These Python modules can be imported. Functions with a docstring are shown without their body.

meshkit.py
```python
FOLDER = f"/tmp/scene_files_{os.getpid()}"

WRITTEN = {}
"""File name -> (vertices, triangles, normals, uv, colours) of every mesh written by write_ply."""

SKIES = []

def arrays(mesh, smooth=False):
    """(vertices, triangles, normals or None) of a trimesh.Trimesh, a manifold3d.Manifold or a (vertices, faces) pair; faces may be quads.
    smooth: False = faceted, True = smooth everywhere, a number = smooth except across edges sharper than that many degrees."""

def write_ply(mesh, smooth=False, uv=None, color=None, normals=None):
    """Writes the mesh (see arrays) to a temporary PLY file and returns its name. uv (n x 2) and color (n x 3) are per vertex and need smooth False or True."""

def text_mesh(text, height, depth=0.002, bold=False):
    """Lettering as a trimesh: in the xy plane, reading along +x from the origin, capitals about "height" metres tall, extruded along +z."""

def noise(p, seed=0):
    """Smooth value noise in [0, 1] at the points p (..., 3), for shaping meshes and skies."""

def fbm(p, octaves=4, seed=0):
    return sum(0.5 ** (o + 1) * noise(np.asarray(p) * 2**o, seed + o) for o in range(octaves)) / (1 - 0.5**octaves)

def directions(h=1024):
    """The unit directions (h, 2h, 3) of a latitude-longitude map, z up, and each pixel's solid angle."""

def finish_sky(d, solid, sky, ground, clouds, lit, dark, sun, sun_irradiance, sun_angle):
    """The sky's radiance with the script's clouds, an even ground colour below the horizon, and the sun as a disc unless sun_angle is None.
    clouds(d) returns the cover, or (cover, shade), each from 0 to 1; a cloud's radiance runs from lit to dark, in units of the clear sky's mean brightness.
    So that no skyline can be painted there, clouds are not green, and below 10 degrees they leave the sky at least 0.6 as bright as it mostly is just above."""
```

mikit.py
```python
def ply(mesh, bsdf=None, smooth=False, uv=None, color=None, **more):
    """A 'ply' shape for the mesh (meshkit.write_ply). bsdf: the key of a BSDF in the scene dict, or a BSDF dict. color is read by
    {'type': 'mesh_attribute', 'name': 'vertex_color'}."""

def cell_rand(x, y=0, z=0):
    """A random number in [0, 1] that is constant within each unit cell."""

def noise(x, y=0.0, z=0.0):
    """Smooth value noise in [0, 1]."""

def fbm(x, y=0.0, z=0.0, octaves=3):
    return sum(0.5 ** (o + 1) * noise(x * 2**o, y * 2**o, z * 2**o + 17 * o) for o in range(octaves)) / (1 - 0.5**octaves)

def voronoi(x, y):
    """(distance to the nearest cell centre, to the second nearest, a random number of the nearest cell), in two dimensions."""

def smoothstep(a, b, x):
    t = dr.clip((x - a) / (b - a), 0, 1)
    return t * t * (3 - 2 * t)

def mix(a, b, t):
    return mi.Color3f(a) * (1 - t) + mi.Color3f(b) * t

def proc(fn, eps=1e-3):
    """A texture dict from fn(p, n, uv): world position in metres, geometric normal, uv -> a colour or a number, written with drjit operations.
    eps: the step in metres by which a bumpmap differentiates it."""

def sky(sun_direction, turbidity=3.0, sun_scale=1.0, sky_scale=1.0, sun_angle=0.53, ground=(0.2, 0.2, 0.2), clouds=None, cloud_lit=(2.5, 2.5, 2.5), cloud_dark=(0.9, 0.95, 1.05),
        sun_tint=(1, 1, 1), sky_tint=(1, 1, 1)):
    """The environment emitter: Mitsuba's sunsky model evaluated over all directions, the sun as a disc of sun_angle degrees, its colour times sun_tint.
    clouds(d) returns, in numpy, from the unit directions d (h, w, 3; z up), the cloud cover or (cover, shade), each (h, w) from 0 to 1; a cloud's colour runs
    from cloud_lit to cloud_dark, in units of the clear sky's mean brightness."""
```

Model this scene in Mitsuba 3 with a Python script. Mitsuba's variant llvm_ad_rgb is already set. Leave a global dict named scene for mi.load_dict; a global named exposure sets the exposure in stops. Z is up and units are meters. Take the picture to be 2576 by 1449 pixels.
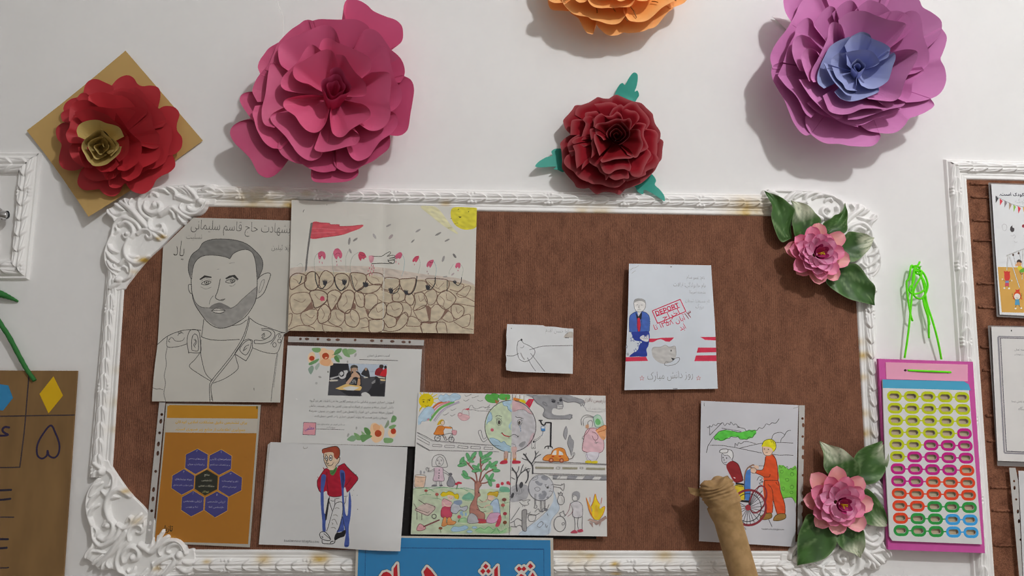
import math, random
import numpy as np, trimesh, shapely
import mitsuba as mi
import mikit, meshkit
from shapely.geometry import Polygon

T = mi.ScalarTransform4f
scene, labels = {'type': 'scene'}, {}

# ------------------------------------------------------------------ camera, lights, exposure
exposure = 0.0
R_ = np.array([0.99957944, -0.02679378, 0.01109199]); U_ = np.array([-0.01416963, -0.11755382, 0.99296542]); F_ = np.array([0.02530139, 0.99270499, 0.11788404])
EYE = np.array([0, -1.68, 1.5])
scene['camera'] = {'type': 'perspective', 'fov': 2*math.degrees(math.atan(1288/1950)), 'fov_axis': 'x', 'near_clip': 0.05, 'far_clip': 50.0,
    'to_world': T().look_at(origin=EYE.tolist(), target=(EYE+F_).tolist(), up=U_.tolist())}
LAMP = (1.38, -2.55, 3.5)
LAMP_POWER = 1740.0

# ------------------------------------------------------------------ helpers
def lin(h):
    c = np.array([int(h[i:i+2], 16) for i in (0, 2, 4)])/255
    return np.where(c <= .04045, c/12.92, ((c+.055)/1.055)**2.4)
def lt(h): return tuple(float(v) for v in lin(h))
def N(s): return np.array(s.split(), float)
def pairs(s): return N(s).reshape(-1, 2)
def world(X, Z, D): return np.stack([np.asarray(X)/1000, -np.asarray(D)/1000+0*np.asarray(X), 1.7+np.asarray(Z)/1000], -1)
used = set()
def put(name, mesh, mat, parent=None, smooth=False, color=None, uv=None):
    base = (parent+'__' if parent else '')+name
    key, i = base, 0
    while key in used:
        i += 1; key = f'{base}_{i:03d}'
    used.add(key)
    scene[key] = mikit.ply(mesh, mat, smooth=smooth, color=color, uv=uv)
    return key
roots = {}
def thing(name, label, cat, group=None):
    i = roots.get(name, -1)+1; roots[name] = i
    key = name if i == 0 else f'{name}_{i:03d}'
    labels[key] = {'label': label, 'category': cat}
    if group: labels[key]['group'] = group
    return key
def struct(name, mesh, mat, **k):
    key = put(name, mesh, mat, **k); labels[key] = {'kind': 'structure', 'label': k.get('label', name.replace('_', ' '))}
    return key
def spline(p, n=6, closed=False):
    p = np.asarray(p, float)
    if len(p) < 3: return p
    q = np.vstack([p[-1:], p, p[:2]]) if closed else np.vstack([2*p[:1]-p[1:2], p, 2*p[-1:]-p[-2:-1]])
    t = np.linspace(0, 1, n, endpoint=False)
    out = []
    for i in range(1, len(q)-2):
        a, b, c, d = q[i-1], q[i], q[i+1], q[i+2]
        for s in t:
            out.append(.5*(2*b+(c-a)*s+(2*a-5*b+4*c-d)*s*s+(3*b-a-3*c+d)*s**3))
    if not closed: out.append(q[-2])
    return np.array(out)
def grid_faces(m, n):
    i, j = np.meshgrid(np.arange(m-1), np.arange(n-1), indexing='ij')
    a = (i*n+j).ravel()
    return np.vstack([np.stack([a, a+n, a+n+1], 1), np.stack([a, a+n+1, a+1], 1)])
def outward(v, f, ref=(0, -1, 0)):
    n = np.cross(v[f[:, 1]]-v[f[:, 0]], v[f[:, 2]]-v[f[:, 0]])
    if (n@np.array(ref)).sum() < 0: f = f[:, ::-1]
    return v, f
def vc(n, h): return np.tile(lin(h) if isinstance(h, str) else h, (n, 1))
def tube(P, r, sides=8, caps=True):
    P = np.asarray(P, float); r = np.broadcast_to(r, (len(P),))
    t = np.gradient(P, axis=0); t /= np.linalg.norm(t, axis=1, keepdims=True)+1e-12
    a = np.cross(t, np.where(np.abs(t[:, 1:2]) < .9, [0, 1., 0], [1., 0, 0])); a /= np.linalg.norm(a, axis=1, keepdims=True)
    b = np.cross(t, a); ang = np.arange(sides+1)*2*np.pi/sides
    v = P[:, None]+r[:, None, None]*(np.cos(ang)[None, :, None]*a[:, None]+np.sin(ang)[None, :, None]*b[:, None])
    f = grid_faces(len(P), sides+1); v = v.reshape(-1, 3)
    if caps:
        k = len(v); v = np.vstack([v, P[:1], P[-1:]]); o = (len(P)-1)*(sides+1); s = np.arange(sides)
        f = np.vstack([f, np.stack([s, s+1, s*0+k], 1), np.stack([o+s+1, o+s, s*0+k+1], 1)])
    return v, f
def join(parts):
    v, f, o = [], [], 0
    for a, b in parts: v.append(a); f.append(b+o); o += len(a)
    return np.vstack(v), np.vstack(f)
def slab(poly, d0, d1):
    """a flat plate: wall-plane polygon (mm) from d0 to d1 mm off the wall"""
    m = trimesh.creation.extrude_polygon(poly, d1-d0, engine='earcut')
    V = np.array(m.vertices); return world(V[:, 0], V[:, 1], d0+V[:, 2]), np.array(m.faces)[:, ::-1]
def ngon(cx, cy, rx, ry, ang=0, n=24):
    a = np.arange(n)*2*np.pi/n; c, s = math.cos(ang), math.sin(ang)
    x, y = rx*np.cos(a), ry*np.sin(a); return np.stack([cx+c*x-s*y, cy+s*x+c*y], 1)

# ------------------------------------------------------------------ materials
def attr(): return {'type': 'mesh_attribute', 'name': 'vertex_color'}
def mat(name, base, rough=.8, spec=.3, **k):
    scene[name] = {'type': 'twosided', 'b': {'type': 'principled', 'base_color': base if isinstance(base, dict) else {'type': 'rgb', 'value': list(map(float, base))}, 'roughness': rough, 'specular': spec, **k}}
mat('m_paper', attr(), .8, .25)
mat('m_petal', attr(), .55, .3)
mat('m_crepe', attr(), .75, .08)
mat('m_plaster', attr(), .55, .35)
mat('m_foam', attr(), .7, .3)
mat('m_leaf', attr(), .45, .3)
mat('m_gloss', attr(), .3, .5)
mat('m_gilt', lin('8a5a1e'), .45, .4)
mat('m_chrome', (.75, .76, .78), .16, .5, metallic=1.0)
mat('m_string', lin('66e61e'), .7, .2)
mat('m_stem', lin('2f6a34'), .75, .2)
mat('m_room', (.80, .79, .775), .9, .1)
mat('m_side', (.30, .29, .275), .9, .1)
mat('m_floor', (.20, .175, .15), .6, .3)
scene['m_film'] = {'type': 'thindielectric', 'int_ior': 1.35}
scene['m_lamina'] = {'type': 'blendbsdf', 'weight': .45, 'a': {'type': 'thindielectric', 'int_ior': 1.4},
    'b': {'type': 'twosided', 'x': {'type': 'principled', 'base_color': {'type': 'rgb', 'value': [.30, .285, .28]}, 'roughness': .35}}}
def carpet_col(p, n, uv):
    a = mikit.fbm(p.x*60, p.z*38, 3.1, 3); b = mikit.noise(p.x*900, p.z*420, 1.7); r = .5+.5*dr_cos(p.x*2*math.pi/.0042+1.3*mikit.noise(p.x*40, p.z*14))
    return mikit.mix(lt('5e3e31'), lt('8c614c'), mikit.smoothstep(.1, .9, .40*a+.42*b+.18*r))
def carpet_bump(p, n, uv):
    r = .5+.5*dr_cos(p.x*2*math.pi/.0042+1.3*mikit.noise(p.x*40, p.z*14))
    return .0005*r+.0013*mikit.noise(p.x*560, p.z*330, 5.3)+.0006*mikit.noise(p.x*120, p.z*70, 2.)
def carpet2_col(p, n, uv):
    a = mikit.fbm(p.x*60, p.z*60, 3.1, 3); b = mikit.noise(p.x*700, p.z*700, 1.7)
    return mikit.mix(lt('573629'), lt('94664f'), mikit.smoothstep(.1, .9, .5*a+.5*b))
def carpet2_bump(p, n, uv): return .0016*mikit.noise(p.x*420, p.z*420, 5.3)
def wall_col(p, n, uv):
    return mikit.mix((.78, .775, .765), (.82, .817, .81), mikit.fbm(p.x*2.2, p.z*2.2, 0., 4))
def wall_bump(p, n, uv): return .0035*mikit.fbm(p.x*7, p.z*6, 1.2, 3)+.0004*mikit.fbm(p.x*90, p.z*80, 1.2, 3)
def card_col(p, n, uv): return mikit.mix(lt('73593a'), lt('886a45'), mikit.smoothstep(.2, .8, mikit.fbm(p.x*30, p.z*8, p.y*30, 4)))
def tube_col(p, n, uv): return mikit.mix(lt('94764e'), lt('a6865e'), mikit.smoothstep(.2, .8, mikit.fbm(p.x*90, p.y*90, p.z*60, 4)))
import drjit as dr
def dr_cos(x): return dr.cos(x)
def bumpy(name, col, bump, rough, spec, eps=3e-4, **k):
    scene[name] = {'type': 'twosided', 'b': {'type': 'bumpmap', 'arbitrary': mikit.proc(bump, eps), 'scale': 1.0,
        'n': {'type': 'principled', 'base_color': mikit.proc(col), 'roughness': rough, 'specular': spec, **k}}}
bumpy('m_carpet', carpet_col, carpet_bump, .95, .1)
bumpy('m_carpet2', carpet2_col, carpet2_bump, .95, .1)
bumpy('m_wall', wall_col, wall_bump, .8, .2, 2e-3)
mat('m_card', mikit.proc(card_col), .8, .2)
mat('m_tube', mikit.proc(tube_col), .75, .25)

# ------------------------------------------------------------------ the room
def quad(p):  # 4 corners -> mesh with uv
    return np.array(p, float), np.array([[0, 1, 2], [0, 2, 3]])
UVQ = np.array([[0, 0], [1, 0], [1, 1], [0, 1.]])
XL, XR, YB, ZC = -3.0, 3.4, -5.5, 3.7
def room_side(name, p, m):
    key = put(name, quad(p), m, uv=UVQ); labels[key] = {'kind': 'structure', 'label': name.replace('_', ' ')}
room_side('wall_front', [(XL, 0, 0), (XR, 0, 0), (XR, 0, ZC), (XL, 0, ZC)], 'm_wall')
labels['wall_front']['label'] = 'white painted plaster wall behind the boards and paper flowers'
room_side('wall_left', [(XL, YB, 0), (XL, 0, 0), (XL, 0, ZC), (XL, YB, ZC)], 'm_side')
room_side('wall_right', [(XR, 0, 0), (XR, YB, 0), (XR, YB, ZC), (XR, 0, ZC)], 'm_room')
room_side('wall_rear', [(XR, YB, 0), (XL, YB, 0), (XL, YB, ZC), (XR, YB, ZC)], 'm_room')
room_side('ceiling', [(XL, 0, ZC), (XR, 0, ZC), (XR, YB, ZC), (XL, YB, ZC)], 'm_room')
room_side('floor', [(XL, YB, 0), (XR, YB, 0), (XR, 0, 0), (XL, 0, 0)], 'm_floor')
def ceiling_lamp(pos, r, power, tint, label):
    k = thing('ceiling_lamp', label, 'lamp')
    b = trimesh.creation.icosphere(subdivisions=2, radius=r); b.apply_translation(pos)
    key = put('bulb', b, 'm_room', k, smooth=True)
    scene[key]['emitter'] = {'type': 'area', 'radiance': {'type': 'rgb', 'value': [float(power*c/(r*r*400)) for c in tint]}}
    h = ZC-pos[2]-r
    put('stem', tube([(pos[0], pos[1], pos[2]+r*1.02), (pos[0], pos[1], ZC-.002)], .012), 'm_chrome', k)
ceiling_lamp(LAMP, .085, LAMP_POWER, (.985, .99, 1.), 'round white lamp on the ceiling in front of the board')

# ------------------------------------------------------------------ bulletin boards: carpet, mouldings, corner ornaments
WHITE = np.array([.83, .825, .81]); STAIN = lin('c9a850')
def stain_col(P, stains):
    """P (n,2) wall mm; stains: rows X Z radius strength"""
    k = np.zeros(len(P))
    for x, z, r, a in stains:
        k = np.maximum(k, a*np.exp(-(((P[:, 0]-x)/r)**2+((P[:, 1]-z)/(r*.6))**2)))
    nz = meshkit.fbm(np.stack([P[:, 0]/14, P[:, 1]/14, 0*P[:, 0]], 1), 3, 5)
    k = np.clip(k*(.45+1.1*nz), 0, 1)[:, None]
    return WHITE*(1-k)+STAIN*k*.95
def moulding(path, b0, parent, stains=(), lip=True, pitch=33.6):
    """path: outer start, inner start, outer end, inner end (wall mm); the leaves point from start to end"""
    oa, ia, ob, ib = path
    L = np.linalg.norm((ob+ib-oa-ia)/2); m, n = int(L/1.7)+2, 54
    s, t = np.meshgrid(np.linspace(0, 1, m), np.linspace(0, 1, n), indexing='ij')
    P = (oa*(1-s)[..., None]+ob*s[..., None])*(1-t)[..., None]+(ia*(1-s)[..., None]+ib*s[..., None])*t[..., None]
    dv = (ob+ib-oa-ia)/2/L; S = ((P-oa)*dv).sum(-1); W = abs((ia-oa)[0]*dv[1]-(ia-oa)[1]*dv[0])
    a, b = (.15, .66) if lip else (.2, .92)
    q = (t-(a+b)/2)/((b-a)/2); aq = np.abs(q)
    h = 7*np.clip(t/.05, 0, 1)+1.2*np.exp(-((t-.08)/.03)**2)
    body = np.clip(1-aq**2.4, 0, 1)
    h = np.where(aq < 1, 8+7*body**.6, h)
    wob = 2.5*(meshkit.noise(np.stack([S/40, q, 0*q], -1), 3)-.5)
    ph = ((S-b0+wob+15*aq**1.5)/pitch) % 1
    saw = (.15+.85*np.clip(ph/.88, 0, 1)**1.2)*np.clip((1-ph)/.06, 0, 1)*np.clip(ph/.05, 0, 1)
    leaf = np.clip(1-aq**5, 0, 1)*saw*5.0*np.clip(aq*2.6+.3, 0, 1)
    vein = -2.0*np.exp(-((np.abs(q)-.52+.25*(ph-.5))/.07)**2)*np.clip(1-aq**4, 0, 1)*np.clip(ph*4, 0, 1)*np.clip((.8-ph)*5, 0, 1)
    h = h+np.where(aq < 1, leaf+vein-2.2*np.exp(-(q/.09)**2), 0)
    for k in range(-1, int(L//168)+1):     # berries
        for dq in (-.74, .74):
            for j in (-1, 0, 1):
                s0 = b0+168*k+j*7.6; d2 = (S-s0)**2+((q-dq)*(b-a)/2*W)**2
                h = np.maximum(h, np.where(d2 < 17, 12.5+np.sqrt(np.clip(17-d2, 0, None)), 0))
    if lip:
        h = np.where(t > b, 9.5+1.6*np.exp(-((t-.74)/.025)**2)+2.0*np.clip((t-.78)/.1, 0, 1)*np.clip((.97-t)/.04, 0, 1), h)
        h = np.where(t > .97, 6+(1-t)/.03*3.5, h)
    else:
        h = np.where(t > .95, (1-t)/.05*8, h)
    h += .5*(meshkit.fbm(np.stack([S/11, q*3, 0*q], -1), 3, 9)-.5)
    v = world(P[..., 0], P[..., 1], h).reshape(-1, 3); v, f = outward(v, grid_faces(m, n))
    return put('frame_moulding', (v, f), 'm_plaster', parent, smooth=True, color=stain_col(P.reshape(-1, 2), stains))

ORN_SLAB = pairs('-744 205 -721 212 -698 214 -649 214 -624 216 -606 214 -603 172 -620 168 -627 157 -641 146 -651 142 -674 120 -697 95 -711 78 -737 52 -760 22 -780 -7 -788 -18 -820 -19 -814 10 -829 36 -833 61 -828 88 -821 111 -821 128 -832 145 -833 158 -819 170 -807 183 -784 184 -768 191 -753 196')
ORN = [(r, h, pairs(s)) for r, h, s in [
 (26, 9, '-744 138 -758 148 -766 165 -765 180 -756 194 -739 201 -718 206 -698 210 -675 212 -649 213 -616 214'),
 (30, 11, '-752 173 -753 162 -745 152 -734 149 -723 155 -720 165 -725 172 -734 174'),
 (20, 7, '-744 189 -740 194 -731 191 -729 187'), (34, 13, '-733 168 -733 167'),
 (24, 9, '-724 202 -714 201 -705 194'), (26, 10, '-706 207 -692 200 -688 191 -692 184'),
 (22, 8, '-695 208 -679 203 -667 194'), (24, 9, '-681 207 -668 203 -657 190'),
 (30, 10, '-668 208 -654 197 -644 184 -650 178'), (26, 9, '-690 188 -673 182 -658 178 -648 177'),
 (44, 14, '-635 177 -635 176'),
 (26, 10, '-622 175 -626 162 -637 151 -653 148 -670 153 -678 164 -676 171'),
 (24, 8, '-629 167 -635 157 -647 155 -658 159 -662 166 -656 170'),
 (40, 13, '-746 119 -762 136 -776 151 -790 162 -806 173'), (22, 10, '-782 179 -786 171 -782 161'),
 (22, 10, '-797 179 -793 171 -787 164'), (24, 10, '-816 168 -808 162 -797 155'),
 (24, 11, '-832 154 -829 147 -818 138 -816 131'), (20, 9, '-827 156 -817 145 -803 150'), (20, 7, '-809 145 -801 149 -793 152'),
 (32, 11, '-759 112 -768 126 -785 135 -800 137 -811 128 -818 115 -819 98'),
 (30, 11, '-804 122 -791 128 -778 120 -773 107 -778 96 -789 94 -796 102'), (34, 13, '-786 103 -786 103'),
 (20, 8, '-812 118 -808 110 -816 101'),
 (28, 9, '-819 98 -826 81 -830 63 -830 44 -823 28 -806 15'),
 (28, 10, '-825 79 -818 68 -806 63'), (28, 10, '-827 63 -817 49 -800 38'), (26, 9, '-824 43 -814 29 -800 23'),
 (26, 10, '-797 38 -787 47 -776 38 -773 23 -777 10 -787 2'), (22, 8, '-791 31 -783 29 -780 20'), (42, 14, '-799 3 -799 3'),
 (36, 12, '-782 92 -788 73 -786 57 -777 45 -762 40 -750 47 -740 55'), (26, 9, '-781 55 -771 52 -763 54'),
 (26, 10, '-765 104 -754 112 -741 111 -734 101 -740 94 -747 101'),
 (24, 10, '-741 136 -742 123 -735 112 -721 110 -712 118 -716 125 -725 123'), (30, 10, '-734 106 -726 99 -718 92'), (26, 10, '-726 109 -714 105 -708 99'), (22, 8, '-712 120 -708 110 -709 101'),
 (36, 12, '-718 147 -706 155 -695 162 -685 156 -671 146 -657 139'), (24, 9, '-703 158 -693 151 -690 140'), (24, 9, '-690 159 -681 149 -680 137'), (22, 8, '-679 141 -667 127'),
 (30, 9, '-815 -15 -802 -5 -797 -3'), (34, 10, '-631 203 -619 208 -607 203'), (30, 9, '-626 191 -614 194 -605 193')]]
def ornament(M, b, parent, stains=()):
    """the cast corner piece, its outline and scrolls carried by the map x -> M x + b"""
    poly = Polygon(spline(ORN_SLAB@M.T+b, 5, True)).buffer(0)
    x0, z0, x1, z1 = poly.buffer(5).bounds; st = 1.05
    xs, zs = np.arange(x0, x1, st), np.arange(z0, z1, st); X, Z = np.meshgrid(xs, zs, indexing='ij')
    pts = shapely.points(X.ravel(), Z.ravel()); ins = shapely.contains_xy(poly, X.ravel(), Z.ravel()).reshape(X.shape)
    dist = shapely.distance(pts, poly.exterior).reshape(X.shape)*np.where(ins, 1, -1)
    h = np.where(dist > -2, 12.5*np.clip((dist+1.)/3.5, 0, 1)**.5, -1.)
    rel = np.zeros_like(h)
    sc = math.sqrt(abs(np.linalg.det(M)))/5.175/1.17
    for r, hh, p in ORN:
        c = spline(p@M.T+b, 8) if len(p) > 2 else p@M.T+b
        n = len(c); L = np.linalg.norm(np.diff(c, axis=0), axis=1).sum(); k = max(2, int(L/1.2)); t = np.linspace(0, n-1, k)
        c = np.stack([np.interp(t, np.arange(n), c[:, i]) for i in (0, 1)], 1)
        taper = 1 if n < 3 else (.62+.38*np.sin(np.linspace(.25, 1, k)*np.pi))
        for (cx, cz), tp in zip(c, np.broadcast_to(taper, (k,))):
            rr = r*sc*tp*1.12; i0, i1 = int((cx-rr-x0)/st), int((cx+rr-x0)/st)+2; j0, j1 = int((cz-rr-z0)/st), int((cz+rr-z0)/st)+2
            i0, j0 = max(i0, 0), max(j0, 0)
            d2 = ((X[i0:i1, j0:j1]-cx)**2+(Z[i0:i1, j0:j1]-cz)**2)/rr**2
            rel[i0:i1, j0:j1] = np.maximum(rel[i0:i1, j0:j1], hh*tp*np.sqrt(np.clip(1-d2, 0, None)))
    h = np.maximum(h+rel, np.where(rel > .5, 6+rel, -1)); h += np.where(h > 2, .5*(meshkit.fbm(np.stack([X/9, Z/9, 0*X], -1), 3, 4)-.5), 0)
    f = grid_faces(*X.shape); hv = h.ravel(); f = f[(hv[f] > .2).any(1)]
    v = world(X.ravel(), Z.ravel(), np.maximum(hv, .1)); v, f = outward(v, f)
    keep = np.unique(f); re = np.full(len(v), -1); re[keep] = np.arange(len(keep))
    return put('corner_ornament', (v[keep], re[f]), 'm_plaster', parent, smooth=True, color=stain_col(np.stack([X.ravel(), Z.ravel()], 1)[keep], stains))
def affine(src, dst):
    A = np.hstack([src, np.ones((3, 1))]); K = np.linalg.solve(A, dst); return K[:2].T, K[2]
def panel(pts, d, m, parent, name='carpet_panel', n=2):
    a, b, c, e = pts; u, v = np.meshgrid(np.linspace(0, 1, n), np.linspace(0, 1, n), indexing='ij'); u, v = u[..., None], v[..., None]
    P = (a*(1-u)+b*u)*(1-v)+(e*(1-u)+c*u)*v
    vv = world(P[..., 0], P[..., 1], d).reshape(-1, 3); vv, f = outward(vv, grid_faces(n, n))
    return put(name, (vv, f), m, parent, uv=P.reshape(-1, 2)/300)

board = thing('bulletin_board', 'large brown carpeted bulletin board in an ornate white plaster frame', 'bulletin board')
panel(pairs('-821 174 826 185 814 -578 -791 -580'), 8, 'm_carpet', board, n=4)
STAINS = [tuple(pairs(s).ravel())+(r, a) for s, r, a in [('-443 170', 22, .9), ('-520 173', 60, .5), ('235 169', 24, .55), ('195 173', 20, .4), ('561 178', 46, .7), ('-106 182', 12, .5),
  ('-712 98', 7, 1.), ('-720 93', 6, .9), ('-749 47', 11, 1.1), ('-766 20', 10, .4), ('-784 -188', 16, .3), ('-782 -254', 18, .45), ('-783 -312', 16, .35),
  ('800 -109', 14, .5), ('800 -186', 14, .6), ('800 -263', 14, .6), ('800 -305', 16, .7), ('802 -139', 16, .75),
  ('-753 -438', 9, .7), ('-727 -497', 14, .35), ('-678 -592', 8, .6), ('-578 -578', 8, .8), ('-463 -574', 18, .55), ('-348 -571', 20, .75), ('212 -564', 14, .8), ('262 -578', 9, 1.), ('266 -600', 10, .9), ('192 -560', 40, .45), ('367 -560', 22, .5), ('-408 199', 12, .4)]]
def path(s): return pairs(s)
moulding(path('-643 216 -640 166 660 218 659 166'), 91, board, STAINS)
moulding(path('845 84 796 83 839 -397 803 -397'), 132, board, STAINS)
moulding(path('727 -603 729 -550 -675 -608 -679 -554'), 92, board, STAINS)
moulding(path('-838 -410 -785 -409 -830 45 -788 46'), 15, board, STAINS)
SRC = pairs('-810 169 -799 3 -635 176')
for dst in ('-810 169 -799 3 -635 176', '824 184 820 20 632 187', '-803 -583 -805 -399 -635 -564', '823 -573 816 -388 645 -566'):
    M, b = affine(SRC, pairs(dst)); ornament(M, b, board, STAINS)

board2 = thing('bulletin_board', 'brown carpeted board with knotted pile rows and plain leaf frame at the right edge', 'bulletin board')
panel(pairs('1055 263 1489 268 1450 -753 1059 -754'), 8, 'm_carpet2', board2, n=4)
moulding(path('1014 306 1061 257 1479 301 1475 255'), 60, board2)
moulding(path('1026 -784 1073 -784 1014 306 1061 257'), 6, board2)
for i, y in enumerate([463, 498, 560, 612, 724, 786, 888, 946, 1060, 1122, 1236, 1292, 1376]):     # knotted rows of the pile
    a, b = pairs('1068 255 1073 -600')
    k = (y-455)/994; p = a*(1-k)+b*k
    X = np.arange(0, 150, 2.0); rg = random.Random(i)
    P = world(p[0]+X, p[1]-.01*X+np.array([rg.uniform(-.8, .8) for _ in X]), 8.6+np.array([rg.uniform(-.5, .9) for _ in X]))
    put('pile_ridge', tube(P, [rg.uniform(.0022, .0036) for _ in X], 6), 'm_carpet2', board2+'__carpet_panel', smooth=True, uv=np.zeros((len(P)*7+2, 2))+np.arange(len(P)*7+2)[:, None]*[.01, .003])

# ------------------------------------------------------------------ framed box at the left edge
fr = thing('plaster_frame', 'small white plaster frame with leaf moulding round a wall box at the left edge', 'frame')
moulding(path('-1354 280 -1348 224 -992 283 -1036 230'), 40, fr, lip=False)
moulding(path('-990 283 -1036 233 -995 2 -1034 47'), 90, fr, lip=False)
moulding(path('-995 2 -1034 47 -1323 -4 -1328 42'), 90, fr, lip=False)
v, f = slab(Polygon(pairs('-1357 244 -1026 246 -1020 31 -1334 26')), 0.4, 3); put('back_panel', (v, f), 'm_plaster', fr, color=vc(len(v), WHITE*.96))
bx = thing('wall_box', 'pale wall box with rounded corner and chrome knob inside the left frame', 'wall box')
pl = Polygon(pairs('-1281 207 -1077 214 -1060 55 -1265 52')).buffer(-8).buffer(8)
v, f = slab(pl, 3, 9); put('cover_plate', (v, f), 'm_plaster', bx, color=vc(len(v), lin('cfc8c6')))
rim = pl.exterior.coords; R3 = world(np.array(rim)[:, 0], np.array(rim)[:, 1], 9); put('edge_trim', tube(R3, .0012, 6), 'm_chrome', bx, smooth=True)
c0 = pairs('-1056 139')[0]
kp = trimesh.creation.revolve(np.array([[0, 0], [9, 0], [9, 3], [5, 5], [5, 14], [11, 17], [14, 22], [13, 28], [8, 33], [0, 35]])/1000., sections=28)
kv = np.array(kp.vertices); put('knob', (world((c0[0]+kv[:, 0]*1000), c0[1]+kv[:, 1]*1000, 9+kv[:, 2]*1000), np.array(kp.faces)[:, ::-1]), 'm_chrome', bx+'__cover_plate', smooth=True)
tip = pairs('-1054 138 -1034 137'); put('latch_pin', tube(spline(world(tip[:, 0], tip[:, 1], [32, 32]), 4), .009, 14), 'm_chrome', bx, smooth=True)

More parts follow.
